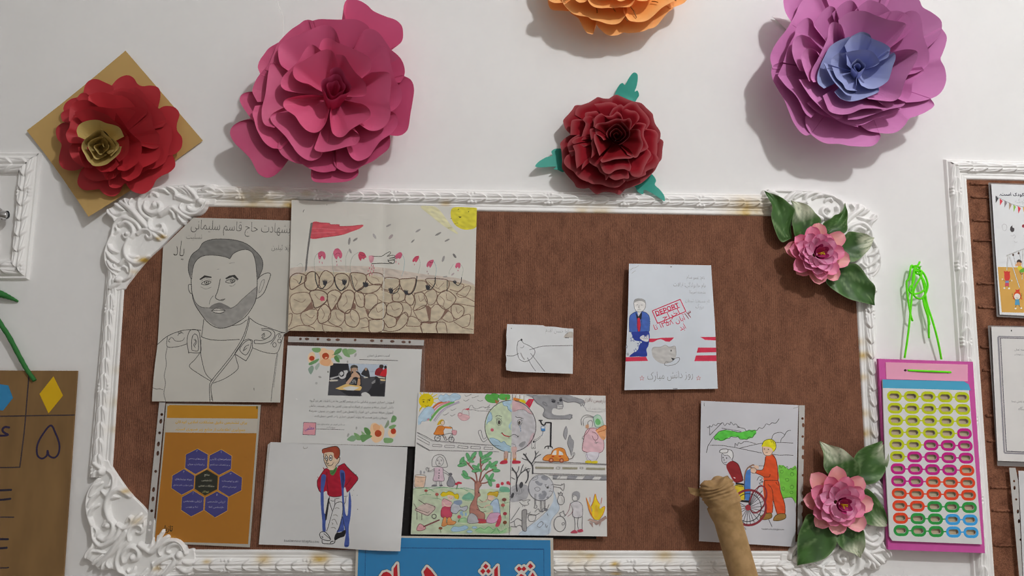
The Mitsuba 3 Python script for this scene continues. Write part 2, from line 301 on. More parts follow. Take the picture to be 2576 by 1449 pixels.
# ------------------------------------------------------------------ drawings and prints
GLYPHS={}
for _l in """ﯽ~|75|5 -5 5 6 9 17 13 16 9 3 10 -6 14 -13 24 -17 46 -17 55 -14 62 -8 64 -4 64 0 60 3 49 8 50 12 70 5 77 3 76 0 69 0 68 -7 62 -15 52 -20 40 -23 26 -22 13 -18 7 -12
ﻧ~|26|0 0 1 4 11 6 13 10 13 21 9 36 13 37 18 18 17 7 13 2 8 0;7 56 9 58 12 58 14 54 12 52 9 52
ﺎ~|28|9 71 13 71 16 8 19 5 29 4 30 1 28 0 18 1 14 3 12 7
ﻤ~|58|0 3 8 9 17 25 24 33 32 35 39 28 49 8 53 5 60 4 61 1 59 0 53 0 46 5 39 -1 31 -1 24 3 15 11 6 1 0 0/18 16 25 7 31 4 38 3 42 7 42 12 38 21 34 28 31 30 24 27
ﯿ~|36|0 0 1 4 9 5 13 9 19 27 23 26 21 13 23 7 28 5 38 3 37 0 27 0 23 2 18 7 10 1;21 -16 23 -12 26 -12 28 -16 24 -18;10 -14 12 -12 14 -12 16 -16 14 -18 12 -18
ﻠ~|28|0 0 1 4 10 7 12 12 11 71 15 71 18 13 21 6 30 4 31 1 29 0 23 0 16 7 11 2 7 0
ﺳ~|76|0 3 7 5 10 8 16 26 19 25 18 10 22 5 30 4 35 7 41 26 44 26 44 7 50 4 60 6 63 11 63 19 59 36 63 37 67 22 68 12 66 6 62 2 49 0 43 2 40 5 34 1 24 0 18 2 14 6 8 1 0 0
 ~|27|
ﻢ~|57|3 -6 3 6 9 20 19 29 31 35 35 34 39 30 48 9 53 5 59 3 58 0 52 0 45 4 41 0 31 -1 23 4 12 16 7 2 8 -11 13 -38 10 -39 9 -39 7 -32/16 21 21 12 28 6 37 3 41 6 39 19 33 30 23 27
ﻗ~|44|0 3 21 5 31 11 33 17 19 16 11 19 8 23 8 31 11 40 18 47 25 48 31 46 36 38 38 27 37 15 34 8 26 2 15 0 0 0/12 27 15 22 20 20 27 20 34 22 32 36 27 42 24 44 18 42 16 40 12 32;25 66 27 68 29 68 31 63 29 61 27 61;13 63 15 67 18 68 20 66 20 63 16 61
ﺝ~|62|4 -17 6 -1 13 10 26 20 41 27 21 33 7 31 6 35 22 37 43 31 55 29 55 25 37 21 21 12 14 5 10 -3 8 -16 13 -27 22 -32 29 -34 42 -35 56 -32 57 -35 42 -40 32 -39 21 -37 13 -33 8 -27;32 -5 34 -3 36 -3 38 -8 36 -10 34 -10
ﺣ~|57|0 0 1 4 14 5 25 9 40 17 24 26 6 27 6 31 25 31 45 20 51 19 52 15 45 14 22 3 6 0
ﺕ~|98|5 15 5 24 8 32 11 31 9 22 10 14 14 8 18 6 35 2 59 3 74 6 82 9 86 15 86 23 82 37 84 38 86 38 87 36 91 21 90 13 85 6 74 1 59 -1 33 -2 18 1 7 8;51 47 53 49 55 49 57 44 55 42 53 42;39 44 41 48 44 49 46 47 46 44 42 42
ﺩ~|42|3 4 5 8 13 5 23 4 29 6 32 9 33 16 31 22 20 42 23 44 30 34 36 21 37 12 35 6 31 2 23 0 12 0
ﻬ~|49|0 1 1 4 8 4 9 14 12 24 17 32 26 39 31 39 34 36 38 27 36 17 30 7 51 3 50 0 40 0 42 -7 41 -15 38 -19 32 -22 26 -22 18 -19 11 -9 9 0/13 0 17 -11 21 -15 31 -17 37 -13 38 -5 32 2 23 3/13 6 17 6 25 9 31 15 33 27 30 34 25 34 19 27 15 18
ﺸ~|83|0 0 1 4 7 5 11 9 16 25 20 24 18 10 22 5 33 5 36 8 41 26 45 26 44 16 45 7 50 4 60 5 63 10 64 33 67 32 68 17 71 9 75 5 86 3 84 0 77 0 72 2 67 7 60 1 50 0 44 2 40 6 34 1 24 0 18 2 15 6 9 1;45 47 45 50 48 52 52 50 52 48 50 46;40 59 42 61 44 61 46 57 44 55 42 55;34 47 34 50 36 52 40 50 40 48 38 46
ﺑ~|26|0 3 9 5 12 8 13 18 8 36 13 37 18 19 17 8 14 3 9 1 0 0;7 -13 9 -11 11 -11 13 -16 11 -18 9 -18
ﺖ~|106|5 15 7 32 11 31 9 16 12 10 18 6 30 3 50 3 68 6 82 12 91 21 94 20 93 13 94 8 99 5 107 4 108 1 101 0 92 3 88 11 77 4 65 0 49 -2 28 -1 20 0 11 4 6 10;51 47 53 49 55 49 57 44 55 42 53 42;39 44 41 48 44 49 46 47 46 44 42 42
ﺴ~|83|0 0 1 4 7 5 11 9 16 25 20 25 18 10 22 5 30 4 35 6 38 12 41 26 45 26 44 15 45 6 50 4 60 5 63 10 63 33 67 33 68 21 71 9 74 6 86 3 84 0 77 0 71 3 67 7 60 1 50 0 44 2 40 6 34 1 24 0 18 2 15 6 9 1
ﺗ~|28|16 54 18 58 20 58 22 54 18 52;0 0 1 4 13 6 15 10 15 21 11 35 11 36 15 37 20 18 19 7 14 2 9 0;4 56 6 58 9 58 11 54 9 52 6 52
ﯾ~|28|14 -13 16 -11 19 -11 21 -16 19 -18 16 -18;0 0 1 4 11 5 15 9 16 19 11 36 15 37 20 19 19 8 12 1;3 -16 4 -12 7 -11 9 -13 9 -16 5 -18
ﻦ~|74|5 -4 5 6 9 17 13 15 10 6 9 -4 14 -13 19 -16 28 -18 39 -18 47 -14 53 -8 56 1 56 11 52 25 55 27 56 27 63 8 68 5 77 3 75 0 71 0 61 3 59 -6 55 -13 47 -20 36 -23 24 -22 14 -19 8 -13;29 47 31 49 34 49 36 44 34 42 31 42
ﺋ~|26|1 54 6 56 1 63 2 69 8 73 15 72 15 69 7 69 5 63 9 58 19 59 19 56 3 51 1 52;0 1 1 4 10 6 13 10 13 21 9 36 13 37 18 18 17 7 11 1 5 0
ﻼ~|55|5 0 5 4 15 4 25 6 30 9 36 16 25 32 6 53 9 55 24 40 38 23 39 41 38 71 42 71 45 10 49 5 56 4 57 1 56 0 51 0 45 2 42 6 39 14 32 5 24 1 10 -1
ﺁ~|22|-5 77 2 81 6 81 15 78 20 78 24 80 26 79 24 76 19 74 14 74 5 78 1 77 -2 75;9 64 13 64 14 0 11 0 10 2
G|74|6 31 7 45 10 57 17 66 26 72 34 74 49 72 58 67 66 57 68 50 59 50 55 57 49 63 41 65 35 65 23 59 17 49 15 31 18 21 25 12 33 8 42 8 50 11 55 15 59 23 59 28 41 29 41 36 68 36 66 17 62 9 51 1 34 -1 21 4 10 16
A|70|3 0 29 73 39 73 66 0 57 1 49 20 20 20 13 1/23 29 46 29 35 64 34 63
L|57|9 0 9 73 18 73 19 8 52 8 52 0
I|44|4 8 18 9 17 65 5 65 5 73 39 73 39 65 27 64 27 8 39 8 39 0 5 0
F|60|9 73 53 73 53 65 19 65 19 40 50 39 50 32 19 31 18 0 9 0
E|60|9 73 53 73 53 65 19 65 19 41 51 41 51 33 19 33 18 9 54 8 54 0 9 0
ﯼ|76|3 -3 5 11 7 17 8 17 14 15 11 -1 13 -7 17 -11 24 -14 34 -15 43 -14 53 -10 60 -4 61 1 60 3 44 10 40 14 38 17 39 25 48 36 56 41 66 42 74 39 71 32 63 34 56 32 50 28 47 23 46 20 48 17 65 9 70 3 70 -1 67 -8 56 -17 38 -23 20 -21 14 -19 7 -13
ﺭ|36|-2 -16 12 -8 19 -1 22 8 22 13 16 30 23 34 27 25 30 15 29 5 25 -5 17 -14 5 -21 0 -23
ﺎ|29|7 71 15 71 19 11 23 8 33 7 34 3 32 0 17 1 12 5 10 9
ﺒ|34|0 0 1 7 7 8 11 11 16 28 23 27 22 13 24 10 37 7 39 6 39 2 36 0 26 0 21 2 17 6 8 0;12 -13 15 -10 18 -9 21 -12 22 -15 20 -18 16 -19 13 -17
ﺟ|59|0 0 1 7 21 11 38 20 31 24 24 26 8 26 7 34 25 34 48 24 54 23 55 16 46 14 24 4 6 0;23 -15 24 -11 27 -9 30 -9 33 -12 32 -17 29 -18 25 -17
ﺍ|24|7 71 15 71 17 0 9 0
 |27|
ﻞ|73|3 -3 4 9 8 17 14 15 11 -1 13 -6 17 -11 24 -14 34 -15 44 -12 51 -7 55 4 53 71 61 71 63 17 68 9 77 6 77 2 74 0 70 0 63 3 59 -9 52 -17 37 -23 25 -23 15 -20 7 -12
ﯿ|38|0 0 1 7 9 9 13 12 18 28 25 27 23 16 24 10 30 8 40 7 42 6 42 2 39 0 25 1 19 5 10 0;20 -16 21 -12 24 -10 27 -10 30 -13 29 -18 26 -19 22 -18;7 -16 7 -12 10 -10 14 -10 16 -13 15 -18 13 -19 8 -18
ﺼ|95|0 0 1 7 8 10 11 13 15 27 22 26 21 13 23 10 29 8 38 20 47 28 56 34 65 37 76 35 82 30 86 23 83 10 98 7 100 6 99 2 96 0 85 1 76 4 58 -1 36 -1 23 1 16 6 7 0/38 7 56 7 69 9 76 14 78 18 77 23 71 28 61 28 50 21
ﺤ|64|0 0 1 7 19 10 38 19 33 23 24 26 8 26 6 33 11 35 26 34 47 24 54 23 54 16 49 15 51 11 58 8 66 7 68 5 68 2 65 0 53 1 46 5 42 12 26 5 16 1
ﺗ|30|17 54 17 58 20 60 24 60 26 57 25 52 23 51 18 52;0 0 1 7 12 9 15 12 16 19 11 37 18 40 23 21 22 10 17 3 13 1;3 54 4 58 7 60 10 60 13 57 12 52 9 51 5 52
ﺐ|110|3 15 4 25 6 34 13 32 12 16 15 11 21 8 38 6 62 8 81 15 92 23 98 20 96 13 98 10 103 8 112 7 114 2 111 0 99 1 92 4 88 10 77 4 63 0 47 -2 26 -1 17 1 10 4 6 8;41 -17 42 -14 45 -11 48 -12 51 -15 50 -19 47 -21 43 -20
ﺳ|78|0 0 1 7 6 8 10 11 15 27 22 25 20 12 23 9 33 8 37 11 41 28 48 27 47 12 49 9 55 8 62 9 65 12 65 19 60 37 68 39 72 24 73 14 70 6 65 2 52 0 46 2 43 5 37 1 25 0 19 2 15 5 10 1
ﺁ|24|-5 78 3 84 7 84 16 80 24 82 27 79 25 77 20 74 13 75 5 78 -2 75;7 64 15 64 17 0 9 0
ﻩ|40|3 13 5 24 15 38 14 41 18 47 28 38 35 27 37 20 36 11 30 3 23 0 17 0 9 3/11 15 13 11 19 8 24 9 29 12 30 16 29 24 21 34 13 24
ﻭ|45|4 -15 18 -12 25 -8 29 -3 29 -1 19 -1 11 2 8 6 6 15 11 26 15 30 21 33 30 32 36 25 39 13 39 1 35 -9 24 -18 12 -22 6 -23/14 13 15 11 19 8 24 7 31 9 30 19 25 25 20 25 18 23
ﺮ|40|-2 -16 11 -9 20 0 22 13 16 30 23 34 32 12 37 8 43 7 44 2 41 0 37 0 29 3 25 -6 17 -14 2 -23 0 -23
ﮔ|41|0 0 1 7 21 9 27 14 27 18 23 24 3 43 4 50 16 59 39 70 42 63 11 47 25 34 32 25 35 17 33 8 29 3 20 0;-3 59 -3 61 6 67 34 82 36 76 0 55
ﺩ|48|4 5 7 11 23 8 29 9 34 13 34 22 22 42 29 47 42 23 43 13 40 7 33 1 26 0 14 0
ﻫ|58|0 1 1 7 13 9 9 19 8 26 11 34 18 40 14 44 19 49 42 31 52 17 52 7 48 2 44 0 32 0 22 4 9 0/31 9 32 8 39 7 44 10 44 16 39 23 35 14/16 23 18 17 23 13 29 21 29 29 25 33 20 33 16 28
.|26|7 4 8 10 12 12 17 11 20 7 19 2 15 0 10 1
ﺪ|53|4 5 7 11 23 8 29 9 34 13 35 18 33 24 22 42 29 47 41 25 46 12 51 8 57 7 58 3 56 0 50 0 45 2 40 6 31 1 17 0 6 3
ﻨ|34|0 0 1 7 8 9 11 11 16 28 23 27 22 13 24 10 37 7 39 6 39 2 36 0 24 1 17 6 8 0;11 42 11 46 14 48 18 48 20 45 19 40 17 39 12 40
ﺸ|85|0 0 1 7 6 8 10 11 15 27 22 25 20 12 23 9 30 8 35 9 38 14 41 28 43 28 48 27 47 11 51 8 60 8 65 14 65 34 72 33 73 20 77 11 90 6 89 2 86 0 78 1 70 7 65 2 58 0 49 0 43 5 40 2 32 0 21 1 16 5 11 2 4 0;45 47 45 51 48 53 52 53 54 50 53 45 51 44 46 45;38 58 38 62 41 64 45 64 47 61 46 56 44 55 39 56;31 47 32 51 35 53 38 53 41 50 40 45 37 44 33 45
ﮐ|41|0 0 1 7 21 9 27 14 27 18 23 24 3 43 4 50 16 59 39 70 42 63 11 47 25 34 32 25 35 17 33 8 29 3 20 0
ﯽ|74|3 -4 4 6 7 17 14 15 11 2 13 -7 18 -11 27 -14 40 -15 49 -13 57 -10 62 -6 63 -1 60 2 48 7 50 14 66 9 76 7 78 5 76 0 71 -1 70 -7 64 -15 54 -20 41 -23 27 -23 17 -20 8 -14
ﻣ|52|0 0 1 7 9 12 16 26 23 33 27 35 33 35 38 33 44 26 46 19 46 13 44 6 40 2 30 0 14 6 8 1/18 13 23 10 33 8 38 10 39 17 35 25 29 27 24 24
ﺱ|121|3 -3 4 9 8 17 14 15 11 -1 13 -6 17 -11 28 -15 40 -14 48 -11 53 -6 55 2 51 26 58 28 64 11 68 8 76 8 79 10 84 28 91 27 90 11 92 9 97 8 105 9 108 13 108 19 103 37 111 39 115 24 116 14 113 6 107 1 94 0 88 2 85 5 75 0 64 1 59 -10 54 -17 47 -21 39 -23 26 -23 16 -20 7 -13
ﻼ|60|5 50 10 56 38 25 40 39 38 71 46 71 49 13 53 9 64 7 64 2 61 0 48 1 43 5 40 11 33 4 25 1 5 1 6 8 24 9 31 13 34 16 21 33
ﺘ|38|0 0 1 7 11 9 13 12 18 28 25 27 23 16 24 10 30 8 40 7 42 6 42 2 39 0 25 1 19 5 10 0;22 42 22 46 25 48 29 48 31 45 30 40 28 39 23 40;8 42 9 46 12 48 15 48 18 45 17 40 14 39 10 40
ﺑ|26|0 0 1 7 10 9 13 12 14 19 9 37 16 40 21 21 20 10 16 4 10 1;6 -15 6 -12 9 -9 13 -10 15 -13 14 -17 12 -19 7 -18
ﺷ|78|0 0 1 7 6 8 10 11 15 27 22 25 20 12 23 9 33 8 37 11 41 28 48 27 46 13 49 9 55 8 62 9 65 12 65 19 60 37 68 39 72 24 73 14 70 6 65 2 52 0 46 2 42 5 35 0 25 0 19 2 15 5 9 1;45 47 45 51 48 53 52 53 54 50 53 45 51 44 46 45;38 58 38 62 41 64 45 64 47 61 46 56 44 55 39 56;31 47 32 51 35 53 38 53 41 50 40 45 37 44 33 45
ﻮ|48|4 -15 21 -10 27 -5 29 -1 15 1 8 6 7 15 10 25 16 31 20 33 27 33 31 31 38 22 40 8 50 7 52 2 49 0 38 -1 32 -12 20 -20 6 -23/14 13 17 9 20 8 31 8 29 20 24 25 17 22
ﺵ|121|3 -3 4 9 8 17 14 15 11 -1 13 -6 17 -11 28 -15 40 -14 47 -12 53 -6 55 -1 54 12 51 26 58 28 63 13 67 9 76 8 79 11 83 28 91 27 89 13 92 9 97 8 105 9 108 13 108 19 103 37 111 39 115 24 116 14 113 7 107 1 94 0 87 2 85 5 75 0 63 1 61 -7 54 -16 47 -21 38 -23 26 -23 16 -20 7 -12;84 47 85 51 88 53 91 53 94 50 93 45 90 44 86 45;78 58 78 62 81 64 85 64 87 61 86 56 84 55 79 56;71 47 71 51 74 53 78 53 80 50 79 45 77 44 72 45
ﺯ|36|-2 -15 13 -8 20 0 22 13 16 30 23 34 27 26 30 15 29 5 26 -4 16 -15 4 -22 0 -23;13 49 13 53 16 55 20 55 22 52 21 47 19 46 14 47
ﺶ|127|3 -3 4 9 8 17 14 15 11 -1 13 -6 17 -11 28 -15 45 -13 52 -7 55 0 55 11 51 26 59 28 64 11 68 8 72 8 77 9 80 12 83 28 91 27 90 11 92 9 99 8 105 10 107 14 107 34 114 34 115 21 118 12 122 9 130 7 132 5 131 2 128 0 120 1 112 7 108 3 101 0 91 0 85 5 75 0 64 1 59 -11 53 -17 39 -23 26 -23 16 -20 7 -12;84 47 85 51 88 53 91 53 94 50 93 45 90 44 86 45;78 58 78 62 81 64 85 64 87 61 86 56 84 55 79 56;71 47 71 51 74 53 78 53 80 50 79 45 77 44 72 45
ﻧ|27|0 0 1 7 10 9 14 12 14 19 9 37 17 40 22 21 21 10 18 5 13 2 5 0;8 54 9 58 12 60 15 60 18 57 17 52 14 51 10 52
ﺴ|85|0 0 1 7 6 8 10 11 15 27 22 25 20 12 23 9 30 8 35 9 38 14 41 28 44 28 48 27 48 10 51 8 60 8 65 14 65 34 71 34 73 20 77 11 90 6 89 2 86 0 78 1 70 7 65 2 58 0 49 0 43 5 38 1 32 0 21 1 16 5 11 2 4 0
ﻥ|68|3 -4 4 6 7 17 14 15 11 -1 13 -7 17 -11 31 -15 46 -12 52 -6 55 4 54 15 49 28 56 31 62 16 63 3 60 -9 51 -18 37 -23 21 -22 13 -18 7 -13;28 43 29 47 32 49 35 49 38 46 37 41 34 40 30 41
ﺖ|110|3 15 5 32 6 33 8 33 13 32 11 22 13 14 21 8 44 6 65 9 82 16 92 23 98 20 96 13 98 10 103 8 112 7 114 2 111 0 99 1 92 4 88 10 79 5 63 0 47 -2 26 -1 17 1 10 4 6 8;51 44 51 47 54 50 58 49 60 46 59 42 57 40 52 41;37 44 38 47 41 50 44 49 47 46 46 42 43 40 39 41
ﻟ|26|0 0 1 7 9 9 11 12 10 71 18 71 20 25 19 9 14 3 10 1
،|33|9 8 16 22 21 19 18 11 22 6 21 2 19 0 12 1 9 4
ﻡ|48|2 -11 3 1 9 9 21 13 37 13 36 22 31 28 27 30 22 29 13 20 7 23 11 30 17 35 23 38 30 38 37 35 42 27 44 19 44 13 41 4 20 5 14 3 11 -2 11 -15 15 -37 7 -39
ﻪ|48|3 20 4 28 11 37 19 41 28 44 28 51 36 51 39 13 43 9 52 7 53 3 50 0 39 1 34 5 31 9 17 9 10 12 5 16/11 23 14 19 17 18 29 18 29 35 23 34 16 31
ﻓ|45|0 1 1 7 22 9 30 14 30 16 19 16 13 18 8 24 8 31 12 42 16 47 22 50 32 48 38 40 40 29 40 18 36 10 30 4 23 1 14 0/16 29 18 25 22 24 32 25 31 35 27 41 24 42 18 38;18 64 18 67 21 70 25 69 27 66 26 62 24 60 19 61
ﭼ|59|0 0 1 7 19 10 38 19 34 23 24 26 8 26 6 32 7 34 22 35 32 32 46 24 54 23 55 16 44 14 25 4 6 0;30 -15 30 -12 33 -9 37 -10 39 -13 38 -17 36 -19 31 -18;23 -26 23 -23 26 -20 30 -21 32 -24 31 -28 29 -30 24 -29;16 -15 17 -12 20 -9 23 -10 26 -13 25 -17 22 -19 18 -18
ﻤ|58|0 0 1 7 8 11 18 28 28 36 34 36 39 33 51 12 53 9 61 7 63 5 62 2 59 0 53 0 46 4 40 -1 32 -2 24 2 16 9 8 1/20 17 26 10 32 7 37 7 40 10 36 24 31 28 27 27 23 23
ﻦ|73|3 -4 4 9 8 17 14 15 11 -1 16 -10 28 -15 40 -14 47 -12 53 -7 55 1 54 13 51 26 57 28 59 27 64 12 68 9 76 7 78 5 77 2 74 0 64 2 61 -7 54 -17 46 -21 39 -23 25 -23 14 -19 7 -13;28 43 29 47 32 49 35 49 38 46 37 41 34 40 30 41
ﯾ|30|0 0 1 7 11 8 16 12 16 19 11 37 19 40 24 21 23 10 15 2;14 -16 14 -12 17 -10 21 -10 23 -13 22 -18 20 -19 15 -18;0 -16 1 -12 4 -10 7 -10 10 -13 9 -18 6 -19 2 -18
ﺨ|64|0 0 1 7 19 10 38 19 34 23 24 26 8 26 6 33 11 35 26 34 46 24 54 23 54 16 49 15 50 13 54 9 66 7 68 5 68 2 65 0 53 1 46 5 42 12 26 5 16 1;11 49 11 53 14 55 18 55 20 52 19 47 17 46 12 47
ﺰ|40|-2 -16 12 -9 20 0 23 13 16 30 23 34 33 11 37 8 43 7 44 2 41 0 37 0 30 3 24 -8 18 -14 5 -22 1 -23;12 49 12 53 15 55 19 55 21 52 20 47 18 46 13 47
ﻖ|81|3 -7 5 7 9 16 15 13 12 3 12 -5 14 -11 19 -16 27 -18 39 -19 49 -17 56 -13 61 -8 64 -1 47 1 42 6 40 10 41 18 44 25 49 30 54 33 60 33 67 29 72 19 74 8 84 7 85 6 85 2 83 0 72 -1 68 -12 61 -20 44 -26 26 -27 17 -24 8 -18/48 13 52 9 65 8 63 20 57 25 51 22;59 47 60 51 63 53 66 53 69 50 68 45 65 44 61 45;45 47 46 51 49 53 52 53 55 50 54 45 51 44 47 45
ﻠ|30|0 0 1 7 9 9 11 12 10 71 18 71 20 17 24 10 34 7 35 3 33 0 27 0 22 2 17 5 8 0
ﻌ|52|0 1 1 7 12 9 19 11 8 23 6 30 13 37 24 41 36 40 40 38 44 33 43 23 35 11 45 8 55 7 57 6 57 2 54 0 40 1 26 6 12 1/14 28 27 15 33 19 36 26 35 31 29 33 20 32
ﻥ*|74|3 -1 4 15 8 24 9 24 20 20 16 3 21 -5 31 -9 42 -8 48 -6 52 -1 55 7 54 16 49 31 62 36 68 20 69 6 65 -7 55 -18 39 -23 19 -21 12 -17 7 -12;28 47 29 52 34 56 39 55 42 50 41 44 37 41 31 42
ﺎ*|32|6 73 20 73 23 19 25 15 35 13 39 11 40 5 36 0 26 0 17 2 10 9
ﮐ*|46|0 0 1 13 19 14 22 15 23 18 21 24 3 42 4 51 17 60 40 71 46 59 19 46 31 33 37 24 39 14 37 9 30 3 18 0
ﺩ*|52|4 5 9 16 19 14 25 14 32 17 33 20 31 27 20 44 32 51 39 41 47 24 48 14 46 9 39 3 29 0 13 1
ﻮ*|52|3 -9 15 -7 26 -1 10 3 7 6 5 12 5 21 8 29 14 36 20 40 28 40 35 37 42 27 45 14 55 13 60 9 60 4 58 1 54 0 43 -1 34 -13 19 -21 6 -23/18 17 22 13 31 13 30 21 26 25 20 23
 *|27|
ﯽ*|80|2 7 6 19 8 24 20 20 17 8 17 1 22 -5 30 -8 50 -8 56 -7 61 -3 61 1 50 7 53 20 69 15 85 13 87 10 88 5 84 0 76 -1 73 -10 63 -18 49 -22 31 -23 17 -20 9 -14 4 -6
ﯾ*|36|18 -18 19 -13 23 -10 28 -11 31 -15 30 -20 26 -23 21 -22;0 0 1 13 12 15 16 19 15 30 11 43 24 47 30 26 30 17 27 9 23 4 14 1;1 -18 2 -13 6 -10 11 -11 14 -15 13 -20 9 -23 4 -22
ﻼ*|68|4 50 12 59 14 59 42 30 44 35 42 73 56 73 59 18 63 14 73 13 76 8 75 3 70 0 56 1 50 3 44 11 38 5 29 1 20 0 5 1 7 15 23 15 32 19 22 32
ﻣ*|58|0 0 1 13 8 18 16 32 26 40 39 40 45 37 51 29 53 22 52 13 49 6 43 2 32 0 23 2 17 6 11 1/24 17 36 14 39 16 39 20 35 27 31 27 26 23
ﺍ*|28|6 73 20 73 22 0 8 0
ﺕ*|102|3 24 6 38 8 38 19 36 17 23 19 19 25 15 38 12 71 14 80 17 83 20 79 41 92 44 96 29 97 18 92 8 79 1 63 -1 35 -2 17 2 8 7 4 15;52 49 53 54 57 57 62 56 65 52 64 47 60 44 55 45;35 49 36 55 40 58 45 57 48 53 47 47 43 44 38 45
ﮑ*|50|0 0 1 13 19 14 23 17 20 24 3 42 3 50 13 58 40 71 46 59 18 45 30 33 42 17 47 14 55 13 57 11 57 3 53 0 48 0 42 1 34 6 30 3 22 0
ﺸ*|102|0 0 1 13 7 14 10 17 15 33 27 31 26 18 29 14 37 14 41 16 44 21 47 34 59 32 58 18 60 15 72 14 76 20 75 40 82 41 88 40 90 25 93 17 97 14 107 13 110 8 109 3 104 0 91 2 84 8 77 2 70 0 60 0 51 6 44 1 39 0 27 0 19 6 11 1;53 53 54 58 57 61 60 61 64 58 65 53 60 49 55 50;45 66 46 71 50 74 53 74 57 71 57 66 53 62 48 63;37 53 38 58 42 61 45 61 49 58 49 53 45 49 40 50
ﻖ*|86|3 -5 4 10 8 19 9 20 20 15 17 -1 22 -9 30 -12 41 -13 51 -11 59 -6 63 -1 46 2 42 6 39 13 39 21 42 28 49 36 56 39 64 38 70 35 76 26 79 14 90 13 93 8 93 5 90 1 77 -1 73 -10 66 -18 57 -23 45 -26 30 -27 15 -23 6 -15/52 17 57 13 65 13 64 20 60 25 54 22;61 53 62 59 66 62 71 61 74 57 73 51 69 48 64 49;43 53 44 59 48 62 54 61 57 57 56 51 52 48 46 49
ﯿ*|41|0 0 1 13 7 14 13 19 17 34 29 32 28 19 30 17 35 14 45 13 48 9 47 2 43 0 28 2 21 7 14 2 5 0;21 -18 22 -13 26 -10 31 -11 34 -15 33 -20 29 -23 24 -22;4 -18 5 -13 9 -10 14 -11 17 -15 16 -20 12 -23 7 -22
ﻗ*|50|0 1 2 14 23 14 28 16 31 18 17 19 9 23 6 30 6 37 10 48 14 53 22 58 30 58 36 56 43 48 46 36 46 23 43 13 37 6 29 2 17 0/20 36 24 32 33 33 31 41 27 44 22 42;28 73 29 78 33 81 39 80 42 76 41 71 37 68 31 69;11 73 12 78 16 81 22 80 25 76 24 71 20 68 14 69
ﺺ*|144|3 -1 3 10 8 24 20 20 16 3 21 -5 32 -9 45 -7 52 -2 55 5 54 14 50 31 64 34 69 18 75 14 93 34 106 42 114 44 123 43 132 39 136 32 138 27 137 14 147 13 152 8 151 3 146 0 135 0 124 3 109 -1 90 -2 69 3 65 -8 59 -15 50 -20 39 -23 26 -22 16 -19 8 -13/91 13 103 13 118 15 123 19 123 26 118 30 108 28 98 21
ﺨ*|66|0 0 1 13 23 16 39 23 36 26 26 29 8 29 6 42 13 43 27 42 48 33 59 31 60 18 55 17 54 16 70 13 73 8 72 3 68 0 52 2 47 4 41 10 24 3 12 0;10 59 11 64 16 68 20 68 24 63 23 57 19 54 13 55
ﺗ*|36|20 61 21 66 25 69 31 68 34 64 33 59 29 56 23 57;0 0 1 13 12 15 16 19 15 28 11 43 24 47 30 26 30 17 27 9 23 4 16 1;3 61 4 66 8 69 14 68 17 64 16 59 12 56 6 57
ﯼ*|82|3 -1 4 15 8 24 9 24 20 20 17 4 19 -2 23 -6 33 -9 42 -9 56 -4 60 -1 61 2 46 9 39 17 38 24 41 31 49 42 58 47 68 48 80 43 75 32 68 34 60 33 54 28 52 24 55 19 70 12 76 5 73 -6 62 -16 50 -21 41 -23 22 -21 15 -18 7 -11
ﺮ*|45|-3 -11 9 -5 18 4 21 15 15 32 27 38 28 38 30 34 37 16 42 14 50 13 52 10 53 5 50 1 42 0 33 3 29 -5 23 -12 4 -22 2 -23
ﺑ*|32|0 0 1 13 10 15 13 19 12 30 8 43 21 47 27 26 25 11 22 6 17 2 6 0;6 -18 7 -13 11 -10 16 -11 19 -15 19 -20 14 -23 9 -22
.*|26|4 4 5 10 12 15 19 14 23 8 21 1 15 -3 10 -3
ﺖ*|114|3 24 6 38 8 38 19 36 17 23 22 16 38 12 59 13 71 15 79 19 93 32 103 27 103 19 105 16 119 13 121 10 122 5 116 0 106 0 98 3 91 10 80 4 64 0 51 -2 26 -1 16 2 8 8 4 15;54 49 55 54 59 57 64 56 67 52 66 47 62 44 57 45;37 49 38 55 42 58 47 57 50 53 49 47 45 44 40 45
ﺳ*|95|0 0 1 13 9 16 15 33 27 31 26 18 28 15 31 14 39 14 42 16 47 34 59 32 58 18 60 15 69 14 74 15 76 19 76 23 71 43 84 47 89 31 90 17 86 8 81 3 75 0 64 0 57 1 52 6 43 0 31 0 23 2 19 6 11 1
ﺭ*|41|-3 -10 10 -4 19 5 21 15 15 32 28 38 35 18 34 7 31 -2 19 -15 2 -23
ﻭ*|50|3 -9 20 -5 27 -1 14 1 7 5 5 12 5 18 10 31 14 36 23 40 28 40 35 37 41 30 45 19 45 7 40 -7 27 -18 9 -23 5 -22/18 16 22 13 31 15 28 23 25 25 20 23
ﺿ*|98|0 0 1 13 6 15 9 18 14 33 26 30 24 18 29 14 31 14 39 25 49 34 64 42 76 44 82 42 89 36 92 31 93 20 91 12 84 5 73 0 59 -2 37 -1 26 1 18 7 13 3 7 0/47 13 58 12 73 15 78 18 79 25 73 29 65 28 56 23;62 58 63 63 68 67 72 67 76 62 75 56 71 53 65 54
ﺯ*|41|-3 -10 12 -3 19 5 21 16 15 32 28 38 35 18 34 5 30 -3 19 -15 2 -23;17 54 17 59 22 63 27 63 31 58 30 52 25 49 20 50
ﻊ*|58|1 -12 7 1 21 13 10 26 8 31 10 36 17 43 27 46 38 47 46 44 51 38 52 29 45 15 63 12 65 9 64 2 59 0 50 0 32 4 18 -7 15 -16 20 -22 30 -25 41 -25 54 -21 58 -33 47 -37 37 -39 28 -39 16 -37 8 -32 4 -27 1 -19/22 32 32 21 38 28 37 32 33 35 24 34
ﻨ*|38|0 0 1 13 8 15 11 18 15 34 27 32 26 19 28 17 32 14 43 13 46 8 45 3 41 0 28 1 23 3 19 7 15 3 8 0;13 54 17 59 22 59 27 55 27 50 24 46 19 45 14 48
